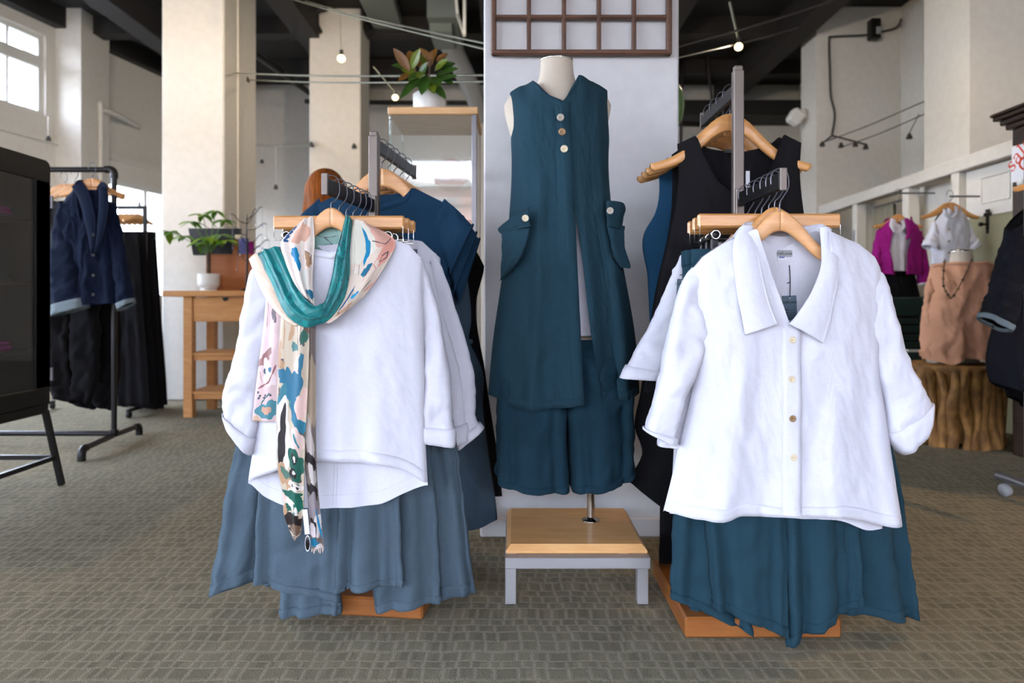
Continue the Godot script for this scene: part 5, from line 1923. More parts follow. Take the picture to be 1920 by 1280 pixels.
	tube(st, curve([P(1243, 1086, 2.18), P(1240, 1105, 2.17), P(1230, 1122, 2.165), P(1218, 1136, 2.10)], 14), 0.003, 6)
	obj("drawstring", st, M.black_deep, t)

# ------------------------------------------------------------ scarf
func scarf() -> void:
	var z := 1.76
	var t := thing("printed_scarf", "silk scarf in teal, cream and dark brush print looped over the white top", "scarf", P(570, 1030, z))
	var st := mb()
	# the teal loop round the neck
	loft(st, px_list([[484, 478, 1.775], [511, 535, 1.735], [530, 579, 1.705], [550, 602, 1.693], [573, 614, 1.688], [597, 609, 1.690], [619, 598, 1.698], [645, 560, 1.712], [655, 520, 1.728], [656, 470, 1.748], [661, 413, 1.775]], z),
		px_list([[522, 462, 1.765], [547, 515, 1.725], [566, 552, 1.697], [578, 565, 1.688], [590, 573, 1.685], [600, 570, 1.686], [610, 562, 1.693], [622, 520, 1.710], [629, 478, 1.730], [638, 445, 1.750], [648, 404, 1.775]], z), 0.010, 0.003, 0.004, 22, 90, [[5.0, 0.0035, 0.4], [9.0, 0.0016, 1.0]])
	obj("teal_loop", st, M.silk_teal, t)
	st = mb()
	loft(st, px_list([[467, 486, 1.782], [488, 540, 1.745], [512, 578, 1.716], [538, 603, 1.702], [552, 610, 1.699]], z), px_list([[490, 470, 1.780], [513, 534, 1.738], [532, 576, 1.710], [551, 600, 1.698], [560, 608, 1.696]], z), 0.004, 0.004, 0.002, 8, 40)
	obj("cream_edge", st, M.silk_rim, t)
	st = mb()
	loft(st, px_list([[662, 412, 1.772], [657, 470, 1.745], [655, 520, 1.726], [644, 562, 1.712], [624, 592, 1.700], [606, 604, 1.695]], z), px_list([[690, 420, 1.775], [740, 450, 1.772], [727, 490, 1.742], [692, 544, 1.722], [660, 576, 1.710], [622, 602, 1.702]], z), 0.010, 0.003, 0.003, 20, 50, [[3.0, 0.002, 1.0]])
	obj("printed_fold", st, M.silk_panel, t)
	st = mb()
	loft(st, px_list([[562, 420, 1.786], [528, 452, 1.766], [533, 485, 1.744], [552, 532, 1.712], [570, 556, 1.700]], z), px_list([[587, 406, 1.784], [590, 452, 1.766], [588, 490, 1.746], [586, 535, 1.712], [591, 574, 1.697]], z), 0.008, 0.003, 0.003, 18, 50, [[5.0, 0.003, 0.2]])
	obj("printed_fold", st, M.silk_fold, t)
	# silk round the back of the neck
	st = mb()
	loft(st, px_list([[586, 404, 1.79], [592, 420, 1.815], [622, 424, 1.822], [642, 418, 1.815], [652, 402, 1.79]], z), px_list([[586, 462, 1.778], [592, 468, 1.80], [622, 472, 1.806], [636, 470, 1.80], [648, 455, 1.778]], z), 0.0, 0.003, 0.002, 10, 30)
	obj("neck_band", st, M.silk_mint, t)
	# hanging ends
	st = mb()
	loft(st, px_list([[500, 550, 1.738], [493, 620, 1.735], [484, 690, 1.734], [478, 740, 1.734], [473, 788, 1.735]], z), px_list([[532, 575, 1.722], [526, 640, 1.720], [522, 700, 1.722], [522, 745, 1.724], [518, 791, 1.726]], z), 0.005, 0.002, 0.002, 14, 40, [[3.0, 0.002, 0.6]])
	obj("short_end", st, M.silk_side, t)
	st = mb()
	loft(st, px_list([[527, 585, 1.712], [523, 650, 1.712], [520, 730, 1.712], [518, 800, 1.712], [520, 870, 1.712], [530, 930, 1.714], [534, 970, 1.714], [553, 1014, 1.716]], z), px_list([[580, 610, 1.700], [580, 660, 1.700], [577, 740, 1.700], [573, 810, 1.700], [571, 880, 1.700], [570, 930, 1.702], [568, 970, 1.704], [563, 1002, 1.708]], z), 0.008, 0.002, 0.002, 18, 70, [[3.0, 0.004, 0.4], [5.0, 0.0015, 1.2]])
	obj("long_end", st, M.silk_tail, t)
	st = mb()
	loft(st, px_list([[566, 612, 1.710], [570, 720, 1.710], [569, 840, 1.710], [576, 920, 1.710], [580, 980, 1.710], [584, 1028, 1.712]], z), px_list([[592, 608, 1.716], [592, 720, 1.718], [593, 840, 1.718], [596, 910, 1.718], [602, 970, 1.716], [608, 1026, 1.714]], z), 0.006, 0.002, 0.002, 12, 60, [[3.0, 0.002, 1.4]])
	obj("narrow_end", st, M.silk_thin, t)
	# fringe of the narrow end
	st = mb()
	for k in 9:
		var a := P(585 + k * 2.7, 1026, 1.712)
		tube(st, [a, a + Vector3(0.002 * sin(k * 2.0), -0.011 - 0.004 * sin(k * 1.3), 0.001)], 0.0011, 5)
	obj("fringe", st, M.silk_rim, t)
	# price card and round tag between the ends
	st = mb()
	box_t(st, Transform3D(Basis(Vector3(0, 0, 1), 0.1), P(574, 978, 1.700)), Vector3(0.012, 0.062, 0.0012))
	obj("price_card", st, M.paper, t)
	st = mb()
	lathe(st, Transform3D(Basis(Vector3(1, 0, 0), PI / 2).scaled(Vector3(0.45, 1.4, 1)), P(577, 1018, 1.698)), [[0, 0.001], [0.014, 0.001], [0.015, 0], [0.014, -0.001], [0, -0.001]], 20)
	var o := obj("round_tag", st, M.plastic_black, t)
	st = mb()
	lathe(st, Transform3D(Basis(Vector3(1, 0, 0), PI / 2).scaled(Vector3(0.45, 1.4, 1)), P(577, 1018, 1.698)), [[0.0125, 0.0012], [0.0125, 0.0017], [0.0145, 0.0014]], 20)
	obj("rim", st, M.paper, o)

# ------------------------------------------------------------ mannequin in the middle
func mannequin() -> void:
	var z := 2.20
	var k := z / F
	# platform: steel frame with four legs and a chamfered maple board
	var t := thing("display_platform", "low maple platform on square steel legs under the mannequin", "platform", Vector3(0.19, 0, -2.2))
	var x0 := P(947, 0, 2.021).x
	var x1 := P(1216, 0, 2.021).x
	var zf := -2.021
	var zb := -2.40
	var st := mb()
	for e in [[Vector3(x0, 0.1375, zf), Vector3(x1, 0.1375, zf)], [Vector3(x0, 0.1375, zb), Vector3(x1, 0.1375, zb)]]:
		box2(st, e[0] + Vector3(0, -0.0165, 0), e[1] + Vector3(0, 0.0165, -0.033 if e[0].z == zf else 0.033), 0.002)
	for x in [x0, x1 - 0.033]:
		box2(st, Vector3(x, 0.121, zf - 0.033), Vector3(x + 0.033, 0.154, zb + 0.033), 0.002)
	obj("frame", st, M.steel, t)
	for x in [x0, x1 - 0.033]:
		for zz in [zf - 0.033, zb]:
			st = mb()
			box2(st, Vector3(x, 0.003, zz), Vector3(x + 0.033, 0.121, zz + 0.033), 0.002)
			var leg := obj("leg", st, M.steel, t)
			st = mb()
			box2(st, Vector3(x + 0.004, 0, zz + 0.004), Vector3(x + 0.029, 0.003, zz + 0.029))
			obj("glide", st, M.rubber, leg)
	# board with sloping edges
	st = mb()
	flat(st)
	var lo := [Vector3(x0 + 0.003, 0.154, zf - 0.002), Vector3(x1 - 0.003, 0.154, zf - 0.002), Vector3(x1 - 0.003, 0.154, zb + 0.002), Vector3(x0 + 0.003, 0.154, zb + 0.002)]
	var mid := []
	var hi := []
	for v in lo:
		var c := Vector3((x0 + x1) * 0.5, 0, (zf + zb) * 0.5)
		mid.append(v + Vector3(0, 0.008, 0))
		hi.append(v + Vector3(-0.014 * signf(v.x - c.x), 0.024, -0.012 * signf(v.z - c.z)))
	for i in 4:
		var j := (i + 1) % 4
		quad(st, lo[i], mid[i], mid[j], lo[j])
		quad(st, mid[i], hi[i], hi[j], mid[j])
	quad(st, hi[3], hi[2], hi[1], hi[0])
	quad(st, lo[0], lo[1], lo[2], lo[3])
	obj("board", st, M.maple, t)
	# dress form
	t = thing("dress_form", "linen covered dress form on a steel pole, headless with a metal neck cap", "mannequin", Vector3(0.26, 0.178, -2.254))
	st = mb()
	tube(st, [Vector3(0.26, 0.184, -2.254), Vector3(0.26, 0.62, -2.254)], 0.0125, 16)
	obj("pole", st, M.chrome, t)
	st = mb()
	lathe(st, Transform3D(Basis.IDENTITY, Vector3(0.26, 0.178, -2.254)), [[0, 0.0], [0.03, 0.0], [0.03, 0.003], [0.016, 0.006], [0.0125, 0.012]], 20)
	obj("flange", st, M.chrome, t)
	var g := {"z": z, "neck": 0.05, "wrinkle": 0.0, "round": 2.0, "rows": [[140, 960, 1130, 0.04], [170, 948, 1143, 0.045], [190, 945, 1146, 0.052], [215, 947, 1143, 0.062], [260, 958, 1134, 0.100], [320, 962, 1130, 0.105], [400, 984, 1112, 0.070], [480, 980, 1118, 0.076], [600, 975, 1122, 0.08], [760, 990, 1110, 0.08]],
		"top": [[-1, 205], [-0.92, 180], [-0.7, 168], [-0.4, 162], [0, 158], [0.4, 160], [0.7, 165], [0.92, 178], [1, 203]], "hem": [[-1, 690], [1, 690]]}
	st = mb()
	shell(st, g, 48, 48)
	obj("torso", st, M.form, t)
	st = mb()
	var c := P(1044, 112, z)
	var prof := []
	for e in [[30, 113], [30.5, 125], [32, 140], [35, 152], [41, 164], [47, 180], [52, 200], [56, 228]]:
		prof.append([e[0] * k, -(e[1] - 112) * k])
	lathe(st, Transform3D(Basis.IDENTITY.scaled(Vector3(1, 1, 0.8)), c), prof, 32)
	obj("neck", st, M.form, t)
	st = mb()
	lathe(st, Transform3D(Basis.IDENTITY.scaled(Vector3(1, 1, 0.8)), c), [[0, 0.006], [0.045, 0.005], [0.052, 0.002], [0.0535, -0.003], [0.051, -0.006]], 32)
	obj("neck_cap", st, M.chrome, t)
	# white top worn beneath
	t = thing("inner_top", "white tank top glimpsed through the slit of the teal vest", "top", P(1080, 627, z))
	g = {"z": z, "neck": 0.3, "wrinkle": 0.003, "rows": [[300, 976, 1124, 0.090], [400, 980, 1122, 0.094], [520, 972, 1128, 0.098], [640, 966, 1134, 0.10]], "top": [[-1, 300], [1, 300]], "hem": [[-1, 627], [1, 627]], "folds": [[3.0, 0.004, 0.2]]}
	st = mb()
	shell(st, g, 48, 30)
	obj("body", st, M.white, t)
	# culottes
	t = thing("wide_culottes", "dark teal linen culottes on the mannequin", "trousers", P(1056, 905, z))
	for e in [[[948, 634, 1057, 634], [940, 680, 1058, 680], [932, 745, 1060, 745], [930, 890, 1062, 908]], [[1055, 634, 1166, 634], [1056, 680, 1172, 680], [1058, 745, 1184, 745], [1066, 906, 1182, 884]]]:
		var at := []
		for i in 4: at.append(e[i] + [z, [0.098, 0.105, 0.115, 0.12][i]])
		var lg := {"at": at, "folds": [[6.0, 0.020, 0.6], [4.0, 0.012, 1.0]], "wrinkle": 0.010, "sag": -0.012, "fall": 0.8}
		st = mb()
		limb(st, lg, 0.0, -1.0, 0.0, 72, 50)
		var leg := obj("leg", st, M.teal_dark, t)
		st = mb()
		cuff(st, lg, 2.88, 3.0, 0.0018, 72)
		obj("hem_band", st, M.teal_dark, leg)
	# sleeveless vest
	t = thing("long_vest", "long sleeveless teal linen vest with three buttons, open down the front", "vest", P(1056, 750, z))
	g = {"z": z, "neck": 0.5, "sharp_top": true, "wrinkle": 0.006, "round": 2.2, "fall": 1.1,
		"rows": [[140, 957, 1138, 0.07], [175, 956, 1139, 0.09], [220, 958, 1140, 0.112], [268, 958, 1142, 0.122], [290, 959, 1141, 0.126], [400, 955, 1148, 0.13], [520, 941, 1172, 0.135], [640, 924, 1192, 0.14], [740, 915, 1199, 0.145], [760, 913, 1200, 0.145]],
		"top": [[-1, 174], [-0.8, 165], [-0.54, 159], [-0.4, 178], [-0.22, 197], [0.02, 209], [0.10, 200], [0.2, 182], [0.37, 154], [0.7, 157], [1, 170]],
		"top_back": [[-1, 174], [-0.8, 165], [-0.54, 159], [-0.2, 156], [0.1, 154], [0.37, 152], [0.7, 157], [1, 170]],
		"hem": [[-1, 738], [-0.8, 742], [-0.77, 752], [-0.4, 757], [0, 750], [0.25, 745], [0.45, 742], [0.75, 742], [0.88, 740], [1, 734]],
		"hem_back": [[-1, 738], [0, 736], [1, 734]],
		"folds": [[3.0, 0.016, 0.9], [5.0, 0.013, 2.4], [8.0, 0.002, 0.4]]}
	var left_edge := [[150, 1062], [300, 1066], [390, 1070], [520, 1076], [745, 1086]]
	st = mb()
	shell_front(st, g, [], left_edge, 110, 100, 0.004)
	var front := obj("front_panel", st, M.teal, t)
	st = mb()
	shell_front(st, g, [[150, 1030], [250, 1050], [388, 1069], [500, 1085], [620, 1098], [745, 1120]], [], 110, 100)
	obj("front_panel", st, M.teal, t)
	st = mb()
	shell_back(st, g, 48, 48)
	obj("back_panel", st, M.teal, t)
	# facings: V neck, armholes, hem
	st = mb()
	shell_band(st, g, -0.53, 0.0, 0.002, 0.022, 0.006, 70, 2)
	obj("neck_facing", st, M.teal, t)
	st = mb()
	shell_band(st, g, 0.06, 0.36, 0.002, 0.022, 0.002, 60, 2)
	obj("neck_facing", st, M.teal, t)
	st = mb()
	shell_band(st, g, -0.74, 0.18, 0.972, 0.998, 0.006, 40, 2)
	obj("hem_band", st, M.teal, t)
	st = mb()
	shell_band(st, g, 0.45, 0.95, 0.972, 0.998, 0.002, 20, 2)
	obj("hem_band", st, M.teal, t)
	# button stand
	st = mb()
	var rows := []
	for i in 51:
		var row := []
		for j in 6:
			var y := lerpf(212, 745, i / 50.0)
			var x: float = line_at(left_edge, y) - lerpf(20.0, 0.4, clampf((j - 1) / 3.0, 0, 1))
			var u := px_u(g, x, y)
			var ty := line_at(g.top, u)
			row.append(shell_pt(g, u, (y - ty) / (line_at(g.hem, u) - ty), 1, 0.004 if (j == 0 or j == 5) else 0.006))
		rows.append(row)
	grid(st, rows)
	obj("button_stand", st, M.teal, front)
	var last_z := -99.0
	for e in [[1058, 279, M.pearl], [1054, 247, M.horn], [1051, 220, M.shell_grey]]:
		var u := px_u(g, e[0], e[1])
		var ty := line_at(g.top, u)
		var bp := shell_pt(g, u, (max(e[1], 240.0) - ty) / (line_at(g.hem, u) - ty), 1, 0.018 if e[1] == 247 else 0.0135)
		if last_z > -50.0: bp.z = max(bp.z, last_z)
		last_z = bp.z
		bp.x = P(e[0], 0, -bp.z).x
		bp.y = P(0, e[1], -bp.z).y
		button(bp, 0.0112, e[2], t)
	# pouch pockets that stand off the sides, with buttoned flaps
	st = mb()
	loft(st, px_list([[940, 424, 2.16], [942, 470, 2.14], [942, 505, 2.13], [944, 523, 2.14]], z), px_list([[994, 428, 2.062], [985, 462, 2.060], [970, 492, 2.068], [946, 522, 2.135]], z), 0.020, 0.004, 0.004, 16, 26, [[3.0, 0.004, 0.5]])
	var pk := obj("pocket", st, M.teal, t)
	st = mb()
	loft(st, px_list([[939, 425, 2.16], [950, 415, 2.13], [962, 405, 2.09], [993, 388, 2.066]], z), px_list([[942, 440, 2.14], [960, 432, 2.09], [978, 428, 2.06], [995, 424, 2.056]], z), 0.012, 0.004, 0.002, 10, 16)
	obj("flap", st, M.teal, pk)
	button(P(985, 409, 2.046), 0.0105, M.pearl, pk)
	st = mb()
	loft(st, px_list([[1138, 420, 2.075], [1144, 450, 2.075], [1152, 480, 2.085], [1164, 502, 2.12]], z), px_list([[1168, 428, 2.16], [1164, 455, 2.15], [1168, 480, 2.14], [1176, 503, 2.14]], z), 0.020, 0.004, 0.004, 16, 26, [[3.0, 0.004, 1.5]])
	pk = obj("pocket", st, M.teal, t)
	st = mb()
	loft(st, px_list([[1138, 376, 2.07], [1137, 395, 2.062], [1138, 412, 2.06], [1140, 424, 2.062]], z), px_list([[1170, 384, 2.15], [1172, 393, 2.15], [1168, 408, 2.14], [1164, 432, 2.14]], z), 0.014, 0.004, 0.002, 12, 16)
	obj("flap", st, M.teal, pk)
	button(P(1144, 395, 2.045), 0.0105, M.shell_grey, pk)

# ------------------------------------------------------------ glass case with the rubber plant
func leaf_shape(st: SurfaceTool, a: Vector3, dir: Vector3, up: Vector3, ln: float, wd: float, bend: float, sharp := 0.8) -> void:
	# a leaf blade with a mid rib fold, drooping by bend
	var d := dir.normalized()
	var s := d.cross(up).normalized()
	var n := s.cross(d).normalized()
	var rows := []
	var N := 9
	for i in N + 1:
		var f := float(i) / N
		var w := wd * 0.5 * pow(sin(PI * pow(f, sharp)), 0.8) if i > 0 and i < N else 0.0005
		var c := a + d * ln * f * (1.0 - 0.15 * bend * f) - Vector3.UP * bend * ln * f * f * 0.5
		var row := []
		for j in 5:
			var u := (j - 2) / 2.0
			row.append(c + s * w * u + n * w * (absf(u) * 0.32 - 0.06 * u * u))
		rows.append(row)
	grid(st, rows)

func glass_case() -> void:
	var zf := 3.22
	var x0 := P(727, 0, zf).x
	var x1 := P(896, 0, zf).x
	var zb := zf + 0.42
	var top := P(0, 200, zf).y
	var t := thing("display_case", "tall glass display case with a beech top behind the slate stand", "display case", Vector3((x0 + x1) / 2, 0, -(zf + zb) / 2))
	var st := mb()
	box2(st, Vector3(x0, top - 0.034, -zf), Vector3(x1, top, -zb), 0.003)
	obj("top_board", st, M.beech, t)
	st = mb()
	box2(st, Vector3(x0, 0, -zf), Vector3(x1, 0.34, -zb), 0.003)
	obj("base_cabinet", st, M.beech, t)
	for e in [[x0 + 0.006, zf + 0.01], [x1 - 0.03, zf + 0.01], [x0 + 0.006, zb - 0.034], [x1 - 0.03, zb - 0.034]]:
		st = mb()
		box2(st, Vector3(e[0], 0.34, -e[1]), Vector3(e[0] + (0.024 if e[0] > x0 + 0.1 else 0.006), top - 0.034, -e[1] - 0.024), 0.002)
		obj("upright", st, M.grey_metal if e[0] > x0 + 0.1 else M.glass_edge, t)
	st = mb()
	box2(st, Vector3(x0 + 0.014, 0.34, -zf - 0.016), Vector3(x1 - 0.032, top - 0.036, -zf - 0.021))
	obj("pane", st, M.glass, t)
	for x in [x0 + 0.006, x1 - 0.012]:
		st = mb()
		box2(st, Vector3(x, 0.34, -zf - 0.04), Vector3(x + 0.005, top - 0.036, -zb + 0.04))
		obj("pane", st, M.glass, t)
	st = mb()
	box2(st, Vector3(x0 + 0.014, 0.34, -zb + 0.021), Vector3(x1 - 0.032, top - 0.036, -zb + 0.016))
	obj("pane", st, M.glass, t)
	for y in [0.75, 1.1, 1.45]:
		st = mb()
		box2(st, Vector3(x0 + 0.018, y, -zf - 0.03), Vector3(x1 - 0.036, y + 0.006, -zb + 0.03))
		obj("shelf", st, M.glass_edge, t)
	st = mb()
	lathe(st, Transform3D(Basis(Vector3(1, 0, 0), PI / 2), Vector3(x0 + 0.012, top - 0.05, -zf - 0.01)), [[0, 0.008], [0.007, 0.008], [0.008, 0.0], [0.0, 0.0]], 12)
	obj("hinge_pin", st, M.chrome, t)
	# things shown inside
	var lab := ["round reddish dish standing on edge inside the glass case", "brown wooden bowl low inside the glass case", "slim terracotta vase inside the glass case"]
	st = mb()
	lathe(st, Transform3D(Basis(Vector3(1, 0, 0), PI / 2 - 0.12), Vector3(-0.315, 1.456 + 0.088, -zf - 0.28)), [[0, 0.006], [0.06, 0.008], [0.085, 0.018], [0.088, 0.014], [0.06, 0.0], [0, -0.004]], 28)
	single("dish", st, M.brick, lab[0], "dish")
	st = mb()
	lathe(st, Transform3D(Basis.IDENTITY, Vector3(-0.30, 1.107, -zf - 0.2)), [[0, 0.0], [0.03, 0.0], [0.06, 0.04], [0.065, 0.06], [0.06, 0.06], [0.03, 0.01], [0, 0.008]], 24)
	single("bowl", st, M.crate, lab[1], "bowl")
	st = mb()
	lathe(st, Transform3D(Basis.IDENTITY, Vector3(-0.215, 1.107, -zf - 0.3)), [[0, 0.0], [0.03, 0.0], [0.036, 0.06], [0.022, 0.13], [0.016, 0.19], [0.022, 0.21], [0.017, 0.21], [0.012, 0.18]], 20)
	single("vase", st, M.brick, lab[2], "vase")
	# rubber plant on top
	var pc := P(806, 199, zf + 0.16)
	pc.y = top
	t = thing("potted_rubber_plant", "rubber plant with rusty and green leaves in a white pot on the glass case", "potted plant", pc)
	st = mb()
	lathe(st, Transform3D(Basis.IDENTITY, pc), [[0, 0.0], [0.078, 0.0], [0.081, 0.004], [0.083, 0.10], [0.080, 0.104], [0.076, 0.10], [0.074, 0.085], [0, 0.085]], 36)
	obj("pot", st, M.ceramic, t)
	st = mb()
	lathe(st, Transform3D(Basis.IDENTITY, pc), [[0.074, 0.084], [0.03, 0.092], [0, 0.093]], 20)
	obj("soil", st, M.soil, t)
	var stems := [[Vector3(-0.02, 0.09, 0.0), Vector3(-0.05, 0.16, 0.02), Vector3(-0.075, 0.24, 0.02)], [Vector3(0.01, 0.09, 0.01), Vector3(0.0, 0.18, 0.03), Vector3(0.005, 0.27, 0.02)], [Vector3(0.03, 0.09, -0.01), Vector3(0.05, 0.17, 0.0), Vector3(0.06, 0.25, 0.0)]]
	for s in stems:
		st = mb()
		var q := curve([pc + s[0], pc + s[1], pc + s[2]], 8)
		tube(st, q, 0.0045, 6)
		obj("stem", st, M.stem, t)
	# leaves: [stem base px, tip px, width, forward, kind]
	var lv := [[[768, 135], [742, 92], 0.044, 0.03, 2], [[772, 130], [785, 94], 0.046, 0.05, 1], [[766, 128], [740, 121], 0.03, 0.02, 0], [[770, 136], [752, 150], 0.034, 0.06, 2], [[785, 150], [800, 118], 0.042, 0.07, 0], [[790, 128], [775, 106], 0.03, -0.03, 2],
		[[812, 118], [790, 91], 0.032, 0.0, 2], [[818, 115], [836, 100], 0.03, -0.03, 2], [[815, 133], [836, 112], 0.042, 0.05, 1], [[820, 138], [852, 132], 0.044, 0.06, 0], [[818, 140], [845, 156], 0.036, 0.06, 0], [[800, 140], [792, 173], 0.050, 0.09, 0],
		[[788, 142], [756, 180], 0.040, 0.07, 0], [[812, 145], [823, 160], 0.045, 0.09, 0], [[810, 155], [832, 182], 0.036, 0.10, 0], [[796, 132], [785, 145], 0.04, 0.08, 1], [[806, 126], [808, 100], 0.03, 0.0, 2], [[826, 126], [842, 120], 0.034, -0.04, 1], [[776, 126], [762, 110], 0.03, -0.04, 1], [[800, 150], [776, 162], 0.036, 0.03, 1], [[780, 138], [757, 128], 0.04, 0.0, 1], [[775, 120], [768, 96], 0.04, -0.04, 2], [[800, 125], [816, 92], 0.036, -0.02, 2], [[822, 130], [848, 118], 0.04, 0.0, 0], [[815, 150], [850, 145], 0.04, 0.08, 0], [[805, 145], [812, 172], 0.045, 0.09, 1], [[790, 135], [770, 150], 0.042, 0.08, 0], [[797, 128], [792, 100], 0.036, -0.06, 1]]
	for e in lv:
		var a := P(e[0][0], e[0][1], zf + 0.15)
		var b := P(e[1][0], e[1][1], zf + 0.15 - e[3])
		st = mb()
		leaf_shape(st, a, b - a, Vector3(0, 0.5, 1.0), a.distance_to(b) * 1.12 + 0.012, e[2] * 1.15, 0.2 if b.y > a.y else -0.05, 0.9)
		obj("leaf", st, [M.rubber_leaf, M.rubber_leaf_lime, M.rubber_leaf_rust][e[4]], t)

# ------------------------------------------------------------ things towards the windows
func metal_cabinet() -> void:
	# its glazed door faces the aisle
	var X := -2.225
	var zf := 2.25
	var zb := 3.29
	var y0 := 0.41
	var y1 := 1.573
	var t := thing("metal_cabinet", "black metal cabinet with a glass door on splayed legs", "cabinet", Vector3(X - 0.2, 0, -(zf + zb) / 2))
	var st := mb()
	# shell with rounded upper corners: back, sides, top, bottom
	box2(st, Vector3(X - 0.40, y0, -zf), Vector3(X - 0.385, y1, -zb))
	box2(st, Vector3(X - 0.40, y0, -zf), Vector3(X - 0.02, y0 + 0.02, -zb), 0.004)
	box2(st, Vector3(X - 0.40, y1 - 0.02, -zf), Vector3(X - 0.02, y1, -zb), 0.008)
	box2(st, Vector3(X - 0.40, y0, -zf), Vector3(X - 0.02, y1 - 0.01, -zf - 0.015))
	box2(st, Vector3(X - 0.40, y0, -zb + 0.015), Vector3(X - 0.02, y1 - 0.01, -zb), 0.004)
	obj("body", st, M.iron, t)
	var wd := 0.098
	st = mb()
	# door frame as a plate with rounded corners and an opening
	var r := 0.035
	var out := PackedVector2Array()
	for e in [[zb - r, y1 - r, 0.0], [zf + r, y1 - r, PI / 2], [zf + r, y0 + r * 0.2, PI], [zb - r * 0.2, y0 + r * 0.2, 3 * PI / 2]]:
		var rr := r if e[1] > 1.0 else r * 0.2
		for k in 5: out.append(Vector2(e[0] + rr * cos(e[2] + k * PI / 8), e[1] + rr * sin(e[2] + k * PI / 8)))
	var basis := Basis(Vector3(0, 0, -1), Vector3(0, 1, 0), Vector3(1, 0, 0))
	var inner := [[zf + wd, y0 + 0.08], [zb - wd, y0 + 0.08], [zb - wd, y1 - 0.10], [zf + wd, y1 - 0.10]]
	flat(st)
	for s in [0.0, -0.018]:
		# four sides of the frame between outline and opening
		box2(st, Vector3(X + s - 0.001, inner[0][1], -zf), Vector3(X + s, inner[3][1], -zf - wd))
		box2(st, Vector3(X + s - 0.001, inner[0][1], -zb + wd), Vector3(X + s, inner[3][1], -zb))
	var top_poly := PackedVector2Array([Vector2(zf, inner[3][1]), Vector2(zb, inner[3][1])])
	for k in 6: top_poly.append(Vector2(zb - r + r * cos(k * PI / 10), y1 - r + r * sin(k * PI / 10)))
	for k in 6: top_poly.append(Vector2(zf + r + r * cos(PI / 2 + k * PI / 10), y1 - r + r * sin(PI / 2 + k * PI / 10)))
	prism(st, top_poly, Transform3D(basis, Vector3(X - 0.01, 0, 0)), 0.02)
	box2(st, Vector3(X - 0.02, y0, -zf), Vector3(X, inner[0][1], -zb), 0.004)
	box2(st, Vector3(X - 0.02, inner[0][1], -zb + wd), Vector3(X, inner[3][1], -zb), 0.003)
	box2(st, Vector3(X - 0.02, inner[0][1], -zf - wd), Vector3(X, inner[3][1], -zf), 0.003)
	var door := obj("door", st, M.iron, t)
	st = mb()
	box2(st, Vector3(X - 0.012, inner[0][1] - 0.01, -zf - wd + 0.01), Vector3(X - 0.008, inner[3][1] + 0.01, -zb + wd - 0.01))
	obj("pane", st, M.glass_dark, door)
	for y in [1.38, 0.55]:
		st = mb()
		tube(st, [Vector3(X + 0.004, y - 0.03, -zb - 0.002), Vector3(X + 0.004, y + 0.03, -zb - 0.002)], 0.008, 10)
		obj("hinge", st, M.grey_metal, door)
	for y in [0.66, 0.98, 1.28]:
		st = mb()
		box2(st, Vector3(X - 0.38, y, -zf - 0.02), Vector3(X - 0.03, y + 0.012, -zb + 0.02))
		obj("shelf", st, M.iron, t)
	# splayed legs and rails
	var ft := []
	for e in [[X, zb, 0.05, 0.045], [X - 0.36, zb, -0.03, 0.045], [X, zf + 0.06, 0.05, -0.03], [X - 0.36, zf + 0.06, -0.03, -0.03]]:
		st = mb()
		var a := Vector3(e[0] - 0.012, y0 - 0.03, -e[1] + 0.02)
		var b := Vector3(e[0] + e[2] * 0.5, 0.0, -e[1] - e[3])
		bar(st, a, b + Vector3(0, 0.004, 0), 0.026, 0.026, 0.003)
		ft.append([a, b])
		obj("leg", st, M.iron, t)
	st = mb()
	box2(st, Vector3(X - 0.385, y0 - 0.045, -zf), Vector3(X - 0.004, y0 - 0.001, -zb + 0.004), 0.004)
	obj("stand_frame", st, M.iron, t)
	for e in [[0, 2], [1, 3], [0, 1], [2, 3]]:
		st = mb()
		bar(st, ft[e[0]][0].lerp(ft[e[0]][1], 0.62), ft[e[1]][0].lerp(ft[e[1]][1], 0.62), 0.018, 0.022, 0.002)
		obj("rail", st, M.iron, t)
	# small folded goods on the shelves
	var cols := [M.crate, M.iron, M.magenta, M.pearl, M.denim, M.red, M.bench, M.label]
	var n := 0
	var words := ["tan", "black", "plum", "cream", "blue", "red", "green", "grey"]
	var place := ["lowest", "middle", "upper"]
	for s in 3:
		for q in 4:
			st = mb()
			var y: float = [0.672, 0.992, 1.292][s]
			var zz := 2.45 + q * 0.22
			box(st, Vector3(X - 0.17, y + 0.012, -zz), Vector3(0.16, 0.024, 0.12), 0.008)
			box(st, Vector3(X - 0.17, y + 0.034, -zz), Vector3(0.15, 0.020, 0.11), 0.008)
			single("folded_purse", st, cols[(n * 3 + 1) % 8], "folded %s purse on the %s cabinet shelf, %s from the hinges" % [words[(n * 3 + 1) % 8], place[s], ["fourth", "third", "second", "first"][q]], "purse", "purses in the black cabinet")
			n += 1

